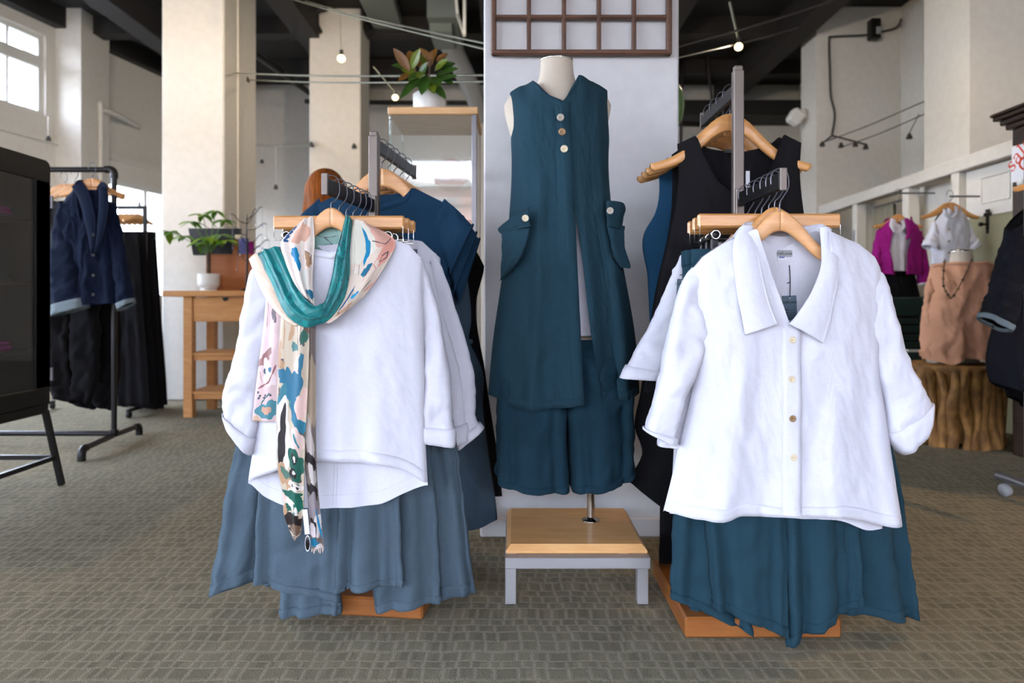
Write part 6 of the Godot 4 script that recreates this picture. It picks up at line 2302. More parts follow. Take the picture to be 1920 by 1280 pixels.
func pipe_rack() -> void:
	var zx := 4.27
	var X := P(214, 0, zx).x
	var top := P(0, 318, zx).y
	var t := thing("pipe_rack", "black iron pipe garment rack carrying the denim jacket", "clothes rack", Vector3(X, 0, -zx))
	var st := mb()
	tube(st, curve([Vector3(X, 0.07, -zx), Vector3(X, top - 0.05, -zx)], 2), 0.0165, 14)
	obj("upright", st, M.gun, t)
	st = mb()
	tube(st, [Vector3(X - 1.5, 0.07, -zx), Vector3(X - 1.5, top - 0.05, -zx)], 0.0165, 14)
	obj("upright", st, M.gun, t)
	st = mb()
	tube(st, [Vector3(X - 0.04, top, -zx), Vector3(X - 1.46, top, -zx)], 0.0165, 14)
	obj("top_bar", st, M.gun, t)
	for s in [0.0, -1.5]:
		var d := 1.0 if s == 0.0 else -1.0
		st = mb()
		tube(st, curve([Vector3(X + s, top - 0.055, -zx), Vector3(X + s, top - 0.02, -zx), Vector3(X + s - 0.02 * d, top, -zx), Vector3(X + s - 0.055 * d, top, -zx)], 10), 0.0225, 14)
		obj("elbow", st, M.iron, t)
		st = mb()
		tube(st, [Vector3(X + s, 0.06, -zx), Vector3(X + s, 0.10, -zx)], 0.024, 14)
		obj("tee_joint", st, M.iron, t)
		var a := Vector3(X + s + 0.055, 0.065, -zx + 0.37)
		var b := Vector3(X + s - 0.03, 0.06, -zx - 0.30)
		st = mb()
		tube(st, [a, Vector3(X + s, 0.065, -zx), b], 0.0165, 14)
		obj("foot_bar", st, M.gun, t)
		st = mb()
		tube(st, curve([a, a + Vector3(0.003, 0, 0.025), a + Vector3(0.004, -0.018, 0.045), a + Vector3(0.004, -0.065, 0.048)], 10), 0.0225, 12)
		obj("foot_elbow", st, M.iron, t)
		st = mb()
		tube(st, curve([b, b + Vector3(0, 0, -0.025), b + Vector3(0, -0.02, -0.04), b + Vector3(0, -0.06, -0.042)], 10), 0.0225, 12)
		obj("foot_elbow", st, M.iron, t)
	st = mb()
	tube(st, [Vector3(X - 0.02, 0.075, -zx), Vector3(X - 1.48, 0.075, -zx)], 0.0165, 12)
	obj("low_bar", st, M.gun, t)
	# denim jacket
	var z := 4.22
	shirt_hanger("wooden hanger inside the denim jacket", P(173, 334, z), top - P(173, 334, z).y, M.honey, 0.2, 0.10, "hangers on the pipe rack", 0.06)
	t = thing("denim_jacket", "dark denim jacket with turned back pale cuffs on the pipe rack", "jacket", P(165, 590, z))
	var g := {"z": z, "neck": 0.35, "sharp_top": true, "wrinkle": 0.012, "rows": [[335, 122, 205, 0.06], [400, 112, 216, 0.08], [480, 108, 222, 0.09], [575, 106, 226, 0.09]],
		"top": [[-1, 400], [-0.75, 372], [-0.4, 352], [-0.15, 365], [0.1, 420], [0.3, 370], [0.5, 352], [0.8, 368], [1, 396]], "top_back": [[-1, 400], [-0.4, 352], [0.5, 352], [1, 396]], "hem": [[-1, 580], [0, 572], [1, 568]], "folds": [[3.0, 0.02, 0.5]]}
	st = mb()
	shell_front(st, g, [], [[340, 170], [430, 178], [575, 166]], 36, 44, 0.006)
	obj("front_panel", st, M.denim, t)
	st = mb()
	shell_front(st, g, [[340, 168], [430, 174], [575, 160]], [], 36, 44)
	obj("front_panel", st, M.denim, t)
	st = mb()
	shell_back(st, g, 40, 40)
	obj("back_panel", st, M.denim, t)
	for e in [[[[135, 350], [150, 380], [165, 440], [172, 480]], [[152, 338], [168, 362], [180, 420], [176, 476]]], [[[184, 350], [186, 380], [182, 430], [178, 470]], [[200, 352], [204, 385], [196, 435], [182, 474]]]]:
		st = mb()
		loft(st, px_list(e[0].map(func(q): return q + [z - 0.11]), z), px_list(e[1].map(func(q): return q + [z - 0.115]), z), 0.01, 0.006, 0.004, 8, 20)
		obj("lapel", st, M.denim, t)
	st = mb()
	loft(st, px_list([[136, 352, z - 0.08], [146, 338, z - 0.03], [172, 340, z + 0.04], [196, 342, z - 0.03], [202, 356, z - 0.08]], z), px_list([[144, 362, z - 0.09], [156, 352, z - 0.04], [172, 352, z + 0.03], [188, 354, z - 0.04], [194, 364, z - 0.09]], z), 0.0, 0.006, 0.0, 6, 20)
	obj("collar", st, M.denim, t)
	sleeve(t, [[112, 378, 150, 400], [98, 440, 142, 450], [97, 510, 152, 512], [100, 560, 156, 548], [102, 592, 164, 576]], M.denim, z - 0.06, 0.05, 0.06, 3.3, M.denim_pale, 0.012)
	sleeve(t, [[196, 385, 214, 380], [206, 450, 230, 440], [216, 520, 240, 512], [222, 566, 250, 556], [224, 582, 252, 566]], M.denim, z - 0.02, 0.04, 0.05, 3.1, M.denim_pale, 0.012)
	for y in [440, 478, 516, 552]:
		button(P(175, y, z - 0.125), 0.010, M.gun, t)
	# darker clothes further along the bar
	var lab := ["black trousers with a ragged hem hanging under the denim jacket", "washed black skirt hanging behind the denim jacket", "black trousers deepest on the pipe rack"]
	var hw := ["flat wooden hanger next to the black cabinet", "second flat wooden hanger on the pipe rack", "third flat wooden hanger on the pipe rack"]
	for k in 3:
		var zz: float = z + 0.16 + k * 0.14
		var cx: float = [140.0, 120.0, 178.0][k]
		shirt_hanger(hw[k], P(cx, 344, zz), top - P(cx, 344, zz).y, M.honey, 0.2, 0.09, "hangers on the pipe rack", 0.06)
		t = thing("dark_trousers", lab[k], "trousers", P(cx, 750, zz), "dark clothes on the pipe rack")
		var hm: float = [746.0, 700.0, 758.0][k]
		for s in [[-48, -4], [-4, 44]]:
			var at := [[cx + s[0] * 0.8, 378, cx + s[1] * 0.8, 378, zz, 0.03], [cx + s[0], 560, cx + s[1], 560, zz, 0.05], [cx + s[0] * 1.1, hm - 60, cx + s[1], hm - 60, zz, 0.05], [cx + s[0] * 0.8, hm - 4, cx + s[1] * 0.6 + 4, hm + 10, zz, 0.05]]
			st = mb()
			limb(st, {"at": at, "folds": [[3.0, 0.014, k * 1.0 + s[0]], [5.0, 0.006, 1.0]], "wrinkle": 0.02}, 0.0, -1.0, 0.0, 32, 36)
			obj("leg", st, [M.black_deep, M.black, M.black_deep][k], t)
	# ---- rack behind, with long black skirts
	z = 5.5
	var yb := P(0, 389, z).y
	t = thing("black_rail", "low black garment rail with long black skirts near the street window", "clothes rack", P(250, 780, z))
	var xr := P(272, 0, z).x
	for x in [xr, xr - 0.9]:
		st = mb()
		box2(st, Vector3(x - 0.013, 0.05, -z + 0.013), Vector3(x + 0.013, yb + 0.013, -z - 0.013), 0.002)
		obj("upright", st, M.iron, t)
		st = mb()
		box2(st, Vector3(x - 0.013, 0.045, -z + 0.25), Vector3(x + 0.013, 0.07, -z - 0.25), 0.003)
		obj("foot_bar", st, M.iron, t)
		for dz in [-0.23, 0.23]:
			st = mb()
			lathe(st, Transform3D(Basis(Vector3(0, 0, 1), PI / 2), Vector3(x, 0.025, -z + dz)), [[0, -0.012], [0.024, -0.012], [0.025, 0], [0.024, 0.012], [0, 0.012]], 16)
			obj("caster", st, M.rubber, t)
	st = mb()
	box2(st, Vector3(xr - 0.9, yb - 0.013, -z + 0.013), Vector3(xr, yb + 0.013, -z - 0.013), 0.002)
	obj("top_bar", st, M.iron, t)
	st = mb()
	tube(st, [P(261, 388, z), P(261, 378, z)], 0.012, 8)
	obj("end_knob", st, M.grey_metal, t)
	var words := ["first", "second", "third", "fourth", "fifth", "sixth"]
	for k in 6:
		var cx := 236.0 + k * 6.5
		var zz := z - 0.30 + k * 0.12
		var ap := Vector3(P(cx, 0, z).x, yb - 0.055, -zz + 0.0)
		shirt_hanger("%s pale hanger of the skirts by the street window" % words[k], Vector3(xr - 0.28 + k * 0.045, yb - 0.05, -z), 0.05, M.beech, 0.13, 0.06, "hangers of the black skirts", 0.05).rotation.y = 1.15
		t = thing("long_skirt", "%s long black skirt on the low black rail" % words[k], "skirt", Vector3(xr - 0.28 + k * 0.045, 0.08, -z), "long black skirts")
		var q := 0.0
		st = mb()
		# hung edge on: a flat flared tube turned with its hanger
		var gx := {"z": z, "neck": 0.0, "wrinkle": 0.008, "rows": [[430, cx - 26, cx + 24, 0.018], [560, cx - 30, cx + 32, 0.02], [765, cx - 40, cx + 46, 0.022]], "top": [[-1, 434], [1, 434]], "hem": [[-1, 752 + (k * 7) % 12], [1, 758 + (k * 5) % 12]], "folds": [[4.0, 0.010, k * 1.3]]}
		gx.z = zz
		shell(st, gx, 32, 24)
		obj("skirt_body", st, M.black_deep if k % 2 else M.black, t)

func table_corner() -> void:
	var z := 5.28
	var x0 := P(306, 0, z).x
	var x1 := x0 + 1.15
	var zb := 5.80
	var top := P(0, 545, z).y
	var t := thing("wooden_table", "pine side table with a drawer and two slatted shelves", "table", Vector3((x0 + x1) / 2, 0, -(z + zb) / 2))
	var st := mb()
	box2(st, Vector3(x0, top - 0.045, -z + 0.02), Vector3(x1, top, -zb), 0.006)
	obj("table_top", st, M.table, t)
	var lx := P(342, 0, z).x
	for e in [[lx, z], [x1 - 0.13, z], [lx, zb - 0.12], [x1 - 0.13, zb - 0.12]]:
		st = mb()
		box2(st, Vector3(e[0], 0, -e[1] - 0.01), Vector3(e[0] + 0.07, top - 0.045, -e[1] - 0.08), 0.004)
		obj("leg", st, M.table, t)
	st = mb()
	box2(st, Vector3(lx + 0.071, top - 0.24, -z - 0.02), Vector3(x1 - 0.131, top - 0.05, -z - 0.06), 0.003)
	var dr := obj("drawer", st, M.table, t)
	st = mb()
	var c := P(412, 560, z - 0.02)
	prism(st, PackedVector2Array([Vector2(-0.022, 0.012), Vector2(0.022, 0.012), Vector2(0.02, -0.004), Vector2(0.01, -0.016), Vector2(-0.01, -0.016), Vector2(-0.02, -0.004)]), Transform3D(Basis.IDENTITY, Vector3(P(421, 0, z).x, top - 0.062, -z - 0.018)), 0.008)
	obj("finger_notch", st, M.soot, dr)
	for y in [P(0, 662, z).y, P(0, 735, z).y]:
		for k in 5:
			st = mb()
			var zz := z + 0.02 + k * 0.094
			box2(st, Vector3(lx + 0.02, y - 0.02, -zz), Vector3(x1 - 0.08, y + 0.002, -zz - 0.082), 0.003)
			obj("shelf_slat", st, M.table, t)
		st = mb()
		box2(st, Vector3(lx + 0.071, y - 0.06, -z - 0.03), Vector3(x1 - 0.131, y - 0.021, -z - 0.05), 0.003)
		obj("shelf_rail", st, M.table, t)
	# amber board box at the back of the table
	st = mb()
	box2(st, P(388, 544, z + 0.28), P(494, 480, z + 0.28) + Vector3(0, 0, -0.14), 0.004)
	var cy := top
	var cr := thing("wooden_box", "amber brown wooden box along the back of the pine table", "box", P(440, 544, z + 0.3))
	var bx0 := P(386, 0, z + 0.2).x
	var bx1 := P(520, 0, z + 0.2).x
	var by1 := P(0, 479, z + 0.2).y
	st = mb()
	box2(st, Vector3(bx0, cy, -z - 0.2), Vector3(bx1, by1, -z - 0.214), 0.003)
	obj("front_board", st, M.crate, cr)
	st = mb()
	box2(st, Vector3(bx0, cy, -z - 0.215), Vector3(bx0 + 0.014, by1, -z - 0.42), 0.003)
	box2(st, Vector3(bx1 - 0.014, cy, -z - 0.215), Vector3(bx1, by1, -z - 0.42), 0.003)
	obj("side_board", st, M.crate, cr)
	st = mb()
	box2(st, Vector3(bx0, by1, -z - 0.205), Vector3(bx1, by1 + 0.012, -z - 0.42), 0.003)
	obj("lid", st, M.crate, cr)
	st = mb()
	var mx := P(352, 0, z + 0.3).x
	prism(st, PackedVector2Array([Vector2(0.0, 0.22), Vector2(0.42, 0.22), Vector2(0.40, 0.0), Vector2(0.04, 0.0)]), Transform3D(Basis.IDENTITY, Vector3(P(355, 0, z + 0.34).x, by1 + 0.012, -z - 0.345)), 0.05)
	var cm := single("card_display", st, M.plastic_black, "black display board standing on the wooden box", "display board")
	# potted money tree
	var pc := Vector3(P(391, 0, z + 0.10).x, top, -z - 0.10)
	t = thing("potted_money_tree", "money tree with bright green leaves in a white footed pot on the pine table", "potted plant", pc)
	st = mb()
	lathe(st, Transform3D(Basis.IDENTITY, pc), [[0, 0], [0.062, 0], [0.064, 0.018], [0.060, 0.024], [0.078, 0.034], [0.083, 0.05], [0.083, 0.132], [0.079, 0.135], [0.075, 0.13], [0.073, 0.11], [0, 0.11]], 32)
	obj("pot", st, M.ceramic, t)
	st = mb()
	lathe(st, Transform3D(Basis.IDENTITY, pc), [[0.0735, 0.112], [0.04, 0.118], [0, 0.12]], 20)
	obj("soil", st, M.soil, t)
	for k in 3:
		st = mb()
		var w := []
		for i in 10:
			var a := i * 0.9 + k * TAU / 3.0
			w.append(pc + Vector3(0.009 * cos(a), 0.115 + i * 0.021, 0.009 * sin(a)))
		tube(st, w, 0.008, 7)
		obj("trunk", st, M.stem, t)
	var r := RandomNumberGenerator.new()
	r.seed = 77
	var heads := [[[388, 478], [318, 434]], [[388, 475], [345, 442]], [[390, 470], [360, 415]], [[392, 468], [380, 402]], [[392, 470], [405, 395]], [[394, 472], [420, 412]], [[394, 475], [422, 450]], [[390, 478], [372, 455]], [[392, 478], [398, 448]], [[393, 478], [412, 440]], [[390, 476], [385, 445]]]
	for h in heads:
		var a := P(h[0][0], h[0][1], z + 0.10)
		var b := P(h[1][0], h[1][1], z + 0.10 + r.randf_range(-0.14, 0.1))
		st = mb()
		tube(st, curve([a, a.lerp(b, 0.5) + Vector3(0, 0.02, 0), b], 8), 0.003, 5)
		obj("stalk", st, M.leaf, t)
		for k in 6:
			var an := TAU * k / 6.0 + r.randf() * 0.4
			var d := Vector3(cos(an), -0.25 + r.randf_range(-0.3, 0.25), sin(an) * 0.8 + 0.3)
			st = mb()
			leaf_shape(st, b, d, Vector3(0, 1, 0.3), r.randf_range(0.09, 0.15), r.randf_range(0.038, 0.056), 0.3)
			obj("leaf", st, M.leaf_light if r.randf() < 0.5 else M.leaf, t)
	# wire jewellery tree with pendants
	pc = Vector3(P(462, 0, z + 0.06).x, top, -z - 0.06)
	t = thing("jewellery_tree", "bare wire jewellery tree hung with small pendants", "jewellery stand", pc)
	st = mb()
	lathe(st, Transform3D(Basis.IDENTITY, pc), [[0, 0.0], [0.05, 0.0], [0.045, 0.012], [0.012, 0.022], [0, 0.024]], 20)
	obj("base", st, M.gun, t)
	st = mb()
	tube(st, curve([pc + Vector3(0, 0.02, 0), pc + Vector3(0.006, 0.25, 0), pc + Vector3(0.0, 0.45, 0), pc + Vector3(0.004, 0.6, 0)], 16), [0.009, 0.009, 0.009, 0.008, 0.008, 0.008, 0.008, 0.007, 0.007, 0.007, 0.006, 0.006, 0.005, 0.005, 0.005, 0.004, 0.003], 7)
	obj("trunk", st, M.gun, t)
	var tips := [[432, 402], [436, 426], [492, 388], [480, 392], [500, 420], [492, 440], [476, 400], [450, 445], [488, 462], [445, 470], [505, 450]]
	for e in tips:
		var b := P(e[0], e[1], z + 0.06 + r.randf_range(-0.1, 0.1))
		var a := pc + Vector3(0.003, clampf(b.y - pc.y - r.randf_range(0.03, 0.1), 0.1, 0.56), 0)
		st = mb()
		tube(st, curve([a, a.lerp(b, 0.45) + Vector3(0, -0.012, 0), a.lerp(b, 0.8) + Vector3(0, 0.012, 0), b], 10), 0.0035, 5)
		var br := obj("branch", st, M.gun, t)
		st = mb()
		var ln := r.randf_range(0.06, 0.16)
		tube(st, [b, b - Vector3(0, ln, 0)], 0.0012, 4)
		obj("chain", st, M.grey_metal, br)
		st = mb()
		lathe(st, Transform3D(Basis.IDENTITY, b - Vector3(0, ln, 0)), [[0, 0], [0.006, -0.006], [0.005, -0.014], [0, -0.02]], 8)
		obj("pendant", st, [M.chrome, M.print_blue, M.pearl][r.randi() % 3], br)
	# little card stand with bright trinkets
	t = thing("trinket_stand", "small purple and amber trinket stand on the wooden box", "trinket", P(445, 478, z + 0.32))
	for e in [[P(436, 479, z + 0.26), P(446, 450, z + 0.26), M.crate], [P(447, 479, z + 0.26), P(464, 446, z + 0.26), M.print_blue], [P(440, 449, z + 0.26), P(452, 440, z + 0.26), M.pearl], [P(466, 479, z + 0.26), P(474, 452, z + 0.26), M.magenta]]:
		st = mb()
		box2(st, e[0] + Vector3(0, 0.004, 0), e[1] + Vector3(0, 0, -0.03), 0.004)
		obj("trinket", st, e[2], t)

# ------------------------------------------------------------ the person behind the racks
func person() -> void:
	# stands behind the slate stand; only the crown of the head shows over the clothes
	var at := Vector3(P(612, 0, 4.0).x, 0, -4.0)
	var t := thing("person", "person with ginger brown hair standing behind the navy tees, in dark clothes", "person", at)
	var s := 1.675 / 1.75
	var J := {"head": Vector3(0, 1.615, -0.01), "chin": Vector3(0, 1.545, -0.06), "neck0": Vector3(0, 1.43, 0.01), "neck1": Vector3(0, 1.55, 0.0), "chest": Vector3(0, 1.28, 0.0), "belly": Vector3(0, 1.08, -0.01), "hip": Vector3(0, 0.95, 0.01)}
	var bones := [["head", "head", 0.098, 0.098], ["chin", "head", 0.055, 0.085], ["neck0", "neck1", 0.055, 0.05], ["chest", "neck0", 0.125, 0.06], ["belly", "chest", 0.115, 0.125], ["hip", "belly", 0.135, 0.115]]
	var seg := []
	for b in bones: seg.append([J[b[0]], J[b[1]], b[2], b[3]])
	for q in [-1, 1]:
		seg.append([Vector3(0.03 * q, 1.385, 0.01), Vector3(0.165 * q, 1.365, 0.01), 0.065, 0.058])
		seg.append([Vector3(0.17 * q, 1.36, 0.01), Vector3(0.21 * q, 1.08, 0.03), 0.05, 0.04])
		seg.append([Vector3(0.21 * q, 1.08, 0.03), Vector3(0.20 * q, 0.85, -0.08), 0.04, 0.028])
		seg.append([Vector3(0.20 * q, 0.85, -0.08), Vector3(0.195 * q, 0.77, -0.11), 0.034, 0.03])
		for f in 4:
			var o := (f - 1.5) * 0.018
			seg.append([Vector3(0.195 * q, 0.78, -0.11 + o), Vector3(0.19 * q, 0.70 + absf(o) * 0.5, -0.125 + o), 0.009, 0.008])
		seg.append([Vector3(0.19 * q, 0.81, -0.12), Vector3(0.17 * q, 0.755, -0.15), 0.01, 0.009])
		seg.append([Vector3(0.085 * q, 0.92, 0.01), Vector3(0.09 * q, 0.5, 0.0), 0.09, 0.058])
		seg.append([Vector3(0.09 * q, 0.5, 0.0), Vector3(0.095 * q, 0.09, 0.03), 0.056, 0.038])
		seg.append([Vector3(0.095 * q, 0.045, 0.05), Vector3(0.10 * q, 0.035, -0.13), 0.042, 0.032])
		seg.append([Vector3(0.098 * q, 1.60, 0.0), Vector3(0.10 * q, 1.63, 0.005), 0.014, 0.016])
	seg.append([Vector3(0, 1.62, -0.095), Vector3(0, 1.59, -0.118), 0.010, 0.014])
	var st := mb()
	surface_net(st, seg, 0.014, 0.02, at, s)
	var body := obj("body", st, M.skin, t)
	# dark top and trousers, down to the wrists and ankles
	st = mb()
	var worn := seg.slice(3, 6)
	for q in 2:
		var o := 6 + q * 13
		worn += seg.slice(o, o + 3) + seg.slice(o + 9, o + 12)
	surface_net(st, worn, 0.014, 0.03, at, s, 0.009)
	obj("clothes", st, M.black_deep, t)
	st = mb()
	var hair := [[Vector3(0, 1.645, 0.012), Vector3(0, 1.63, 0.02), 0.108, 0.108], [Vector3(-0.075, 1.62, 0.02), Vector3(-0.105, 1.42, 0.03), 0.05, 0.04], [Vector3(0.075, 1.62, 0.02), Vector3(0.10, 1.44, 0.03), 0.05, 0.04], [Vector3(0, 1.62, 0.045), Vector3(0, 1.40, 0.075), 0.10, 0.08]]
	surface_net(st, hair, 0.010, 0.03, at, s)
	obj("hair", st, M.hair, t)

func surface_net(st: SurfaceTool, seg: Array, cell: float, blend: float, at: Vector3, scale_: float, grow := 0.0) -> void:
	# tapered capsules joined smoothly, meshed as surface nets
	smooth(st)
	var lo := Vector3.INF
	var hi := -Vector3.INF
	for b in seg:
		for e in [0, 1]:
			lo = lo.min(b[e] - Vector3.ONE * (b[2 + e] + cell * 2))
			hi = hi.max(b[e] + Vector3.ONE * (b[2 + e] + cell * 2))
	var n := Vector3i(((hi - lo) / cell).ceil()) + Vector3i.ONE
	var field := PackedFloat32Array()
	field.resize(n.x * n.y * n.z)
	field.fill(1.0)
	for b in seg:
		var rr: float = max(b[2], b[3]) + blend + cell * 2
		var a0 := Vector3i(((b[0].min(b[1]) - Vector3.ONE * rr - lo) / cell).floor()).max(Vector3i.ZERO)
		var a1 := Vector3i(((b[0].max(b[1]) + Vector3.ONE * rr - lo) / cell).ceil()).min(n - Vector3i.ONE)
		var ba: Vector3 = b[1] - b[0]
		var l2: float = max(ba.length_squared(), 1e-9)
		for x in range(a0.x, a1.x + 1):
			for y in range(a0.y, a1.y + 1):
				for z in range(a0.z, a1.z + 1):
					var p := lo + Vector3(x, y, z) * cell
					var h := clampf((p - b[0]).dot(ba) / l2, 0, 1)
					var d: float = p.distance_to(b[0] + ba * h) - lerpf(b[2], b[3], h) - grow
					var i := (x * n.y + y) * n.z + z
					var f := field[i]
					var k := clampf(0.5 + 0.5 * (f - d) / blend, 0, 1)
					field[i] = lerpf(f, d, k) - blend * k * (1 - k)
	var vert := {}
	for x in n.x - 1:
		for y in n.y - 1:
			for z in n.z - 1:
				var c := []
				var inside := 0
				for k in 8:
					var v := field[((x + (k & 1)) * n.y + y + ((k >> 1) & 1)) * n.z + z + (k >> 2)]
					c.append(v)
					if v < 0: inside += 1
				if inside == 0 or inside == 8: continue
				var s := Vector3.ZERO
				var m := 0
				for e in [[0, 1], [2, 3], [4, 5], [6, 7], [0, 2], [1, 3], [4, 6], [5, 7], [0, 4], [1, 5], [2, 6], [3, 7]]:
					var u: float = c[e[0]]
					var w: float = c[e[1]]
					if (u < 0) != (w < 0):
						var t := u / (u - w)
						var p0 := Vector3(e[0] & 1, (e[0] >> 1) & 1, e[0] >> 2)
						var p1 := Vector3(e[1] & 1, (e[1] >> 1) & 1, e[1] >> 2)
						s += p0.lerp(p1, t)
						m += 1
				vert[Vector3i(x, y, z)] = at + (lo + (Vector3(x, y, z) + s / m) * cell) * scale_
	for key in vert:
		for ax in 3:
			var u := Vector3i.ZERO
			var w := Vector3i.ZERO
			u[(ax + 1) % 3] = 1
			w[(ax + 2) % 3] = 1
			var d := Vector3i.ZERO
			d[ax] = 1
			var f0 := field[(key.x * n.y + key.y) * n.z + key.z]
			var q: Vector3i = key + d
			var f1 := field[(q.x * n.y + q.y) * n.z + q.z]
			if (f0 < 0) == (f1 < 0): continue
			if vert.has(key - u) and vert.has(key - w) and vert.has(key - u - w):
				if f0 < 0: quad(st, vert[key], vert[key - w], vert[key - u - w], vert[key - u])
				else: quad(st, vert[key], vert[key - u], vert[key - u - w], vert[key - w])

# ------------------------------------------------------------ things by the fitting rooms
func right_side() -> void:
	var st: SurfaceTool
	# ---- stump made of upright roots, with a sweater bust on it
	var c := Vector3(P(1810, 0, 4.27).x, 0, -4.27 - 0.1)
	var t := thing("root_stool", "drum stool of gnarled upright roots under the peach sweater", "stool", c)
	var r := RandomNumberGenerator.new()
	r.seed = 9
	var n := 26
	for k in n:
		var a := TAU * k / n
		var rad := 0.245
		var p := []
		var w := []
		for i in 9:
			var f := i / 8.0
			var aa := a + 0.055 * sin(f * 5.0 + k * 2.1) + 0.025 * sin(f * 11.0 + k)
			var q := rad * (0.93 + 0.07 * absf(f - 0.45) * 2.0) + 0.008 * sin(f * 7.0 + k * 1.7)
			p.append(c + Vector3(q * cos(aa), 0.002 + f * 0.49, q * sin(aa)))
			w.append(0.029 + 0.008 * sin(f * 6.0 + k * 1.3) + (0.006 if k % 3 == 0 else 0.0))
		st = mb()
		tube(st, curve(p, 16), r_list(w, 16), 8)
		obj("root", st, M.root, t)
	st = mb()
	lathe(st, Transform3D(Basis.IDENTITY, c), [[0, 0.03], [0.22, 0.03], [0.225, 0.44], [0.27, 0.475], [0.272, 0.498], [0.262, 0.505], [0, 0.505]], 40)
	obj("seat", st, M.root, t)
	var z := 4.33
	t = thing("bust_form", "pale bust form wearing the peach sweater", "mannequin", P(1805, 682, z))
	st = mb()
	var nk := P(1803, 470, z)
	lathe(st, Transform3D(Basis.IDENTITY.scaled(Vector3(1, 1, 0.8)), nk), [[0, 0.002], [0.062, 0.0], [0.064, -0.03], [0.072, -0.07], [0.10, -0.11], [0.15, -0.14]], 28)
	obj("neck", st, M.form, t)
	st = mb()
	lathe(st, Transform3D(Basis.IDENTITY.scaled(Vector3(1, 1, 0.8)), nk), [[0, 0.010], [0.05, 0.009], [0.066, 0.004], [0.066, -0.004]], 24)
	obj("neck_cap", st, M.chrome, t)
	st = mb()
	var g := {"z": z, "neck": 0.1, "wrinkle": 0.0, "round": 2.0, "rows": [[500, 1752, 1855, 0.08], [560, 1762, 1845, 0.10], [640, 1768, 1840, 0.09], [683, 1766, 1842, 0.09]], "top": [[-1, 515], [0, 500], [1, 515]], "hem": [[-1, 662], [1, 662]]}
	shell(st, g, 32, 24)
	obj("torso", st, M.form, t)
	for e in [[1755, 1775], [1805, 1838]]:
		st = mb()
		var a := P(e[0], 683, z - 0.02)
		var b := P(e[1], 655, z - 0.02)
		box2(st, Vector3(a.x, 0.507, a.z), Vector3(b.x, b.y, b.z - 0.12), 0.01)
		obj("foot_block", st, M.form, t)
	t = thing("knit_sweater", "peach knitted sweater with a wide neck on the bust form", "sweater", P(1800, 680, z))
	g = {"z": z, "neck": 0.5, "wrinkle": 0.012, "round": 2.6, "rows": [[485, 1745, 1864, 0.10], [520, 1743, 1866, 0.125], [560, 1740, 1866, 0.145], [600, 1731, 1868, 0.15], [640, 1730, 1870, 0.155], [690, 1734, 1868, 0.155]],
		"top": [[-1, 498], [-0.9, 494], [-0.5, 492], [0, 493], [0.5, 490], [0.9, 492], [1, 498]], "hem": [[-1, 672], [-0.6, 682], [-0.3, 668], [0.1, 670], [0.5, 684], [0.8, 682], [1, 664]], "folds": [[3.0, 0.025, 0.4], [5.0, 0.012, 1.5]]}
	st = mb()
	shell(st, g, 60, 50)
	obj("body", st, M.knit, t)
	st = mb()
	shell_band(st, g, -0.98, 0.98, 0.0, 0.03, 0.004, 40, 2)
	obj("neck_rib", st, M.knit, t)
	sleeve(t, [[1741, 520, 1760, 530], [1733, 570, 1752, 580], [1730, 630, 1748, 640], [1731, 668, 1746, 672]], M.knit, z, 0.05, 0.05, 2.6, null, 0.012)
	sleeve(t, [[1850, 525, 1866, 515], [1856, 580, 1872, 575], [1858, 640, 1874, 635], [1856, 676, 1868, 672]], M.knit, z, 0.05, 0.05, 2.6, null, 0.012)
	t = thing("bead_necklace", "long dark bead necklace hanging over the peach sweater", "necklace", P(1785, 558, z - 0.2))
	var nl := [[1772, 486, 0.10], [1769, 510, 0.155], [1769, 535, 0.165], [1776, 550, 0.172], [1784, 558, 0.176], [1797, 540, 0.176], [1812, 510, 0.16], [1824, 482, 0.10]]
	var pts := []
	for e in nl: pts.append(P(e[0], e[1], z - e[2]))
	st = mb()
	tube(st, curve(pts, 40), 0.0035, 6)
	obj("cord", st, M.stem, t)
	var cp := curve(pts, 24)
	for k in range(1, 24, 2):
		st = mb()
		lathe(st, Transform3D(Basis.IDENTITY, cp[k]), [[0, 0.009], [0.006, 0.007], [0.009, 0], [0.006, -0.007], [0, -0.009]], 8)
		obj("bead", st, M.horn if k % 4 == 1 else M.stem, t)
	# ---- rail with the magenta jacket, black skirt and white shirts
	z = 5.35
	t = thing("wall_rail", "slim metal rail the magenta jacket and the white shirt hang from", "rail", Vector3(3.1, 1.75, -5.35))
	st = mb()
	tube(st, [P(1687, 366, z), P(1687, 372, z), P(1650, 368, z), P(1650, 360, z)], 0.005, 6)
	var ra := Vector3(fit_x(6.3) - 0.04, 1.72, -6.3)
	st = mb()
	tube(st, [Vector3(P(1686, 0, z).x, P(0, 362, z).y, -z), Vector3(fit_x(z) - 0.01, P(0, 362, z).y, -z)], 0.007, 8)
	obj("peg", st, M.grey_metal, t)
	st = mb()
	var z2 := 4.80
	tube(st, [Vector3(P(1781, 0, z2).x, P(0, 368, z2).y, -z2), Vector3(fit_x(z2) - 0.01, P(0, 368, z2).y, -z2)], 0.007, 8)
	obj("peg", st, M.grey_metal, t)
	var ap := P(1684, 401, z)
	shirt_hanger("amber hanger inside the magenta jacket", ap, P(0, 362, z).y - ap.y, M.honey, 0.19, 0.09, "hangers by the fitting rooms", 0.07)
	# white shirt inside the jacket
	t = thing("white_blouse", "white blouse worn inside the magenta jacket", "shirt", P(1683, 508, z), "white shirts by the fitting rooms")
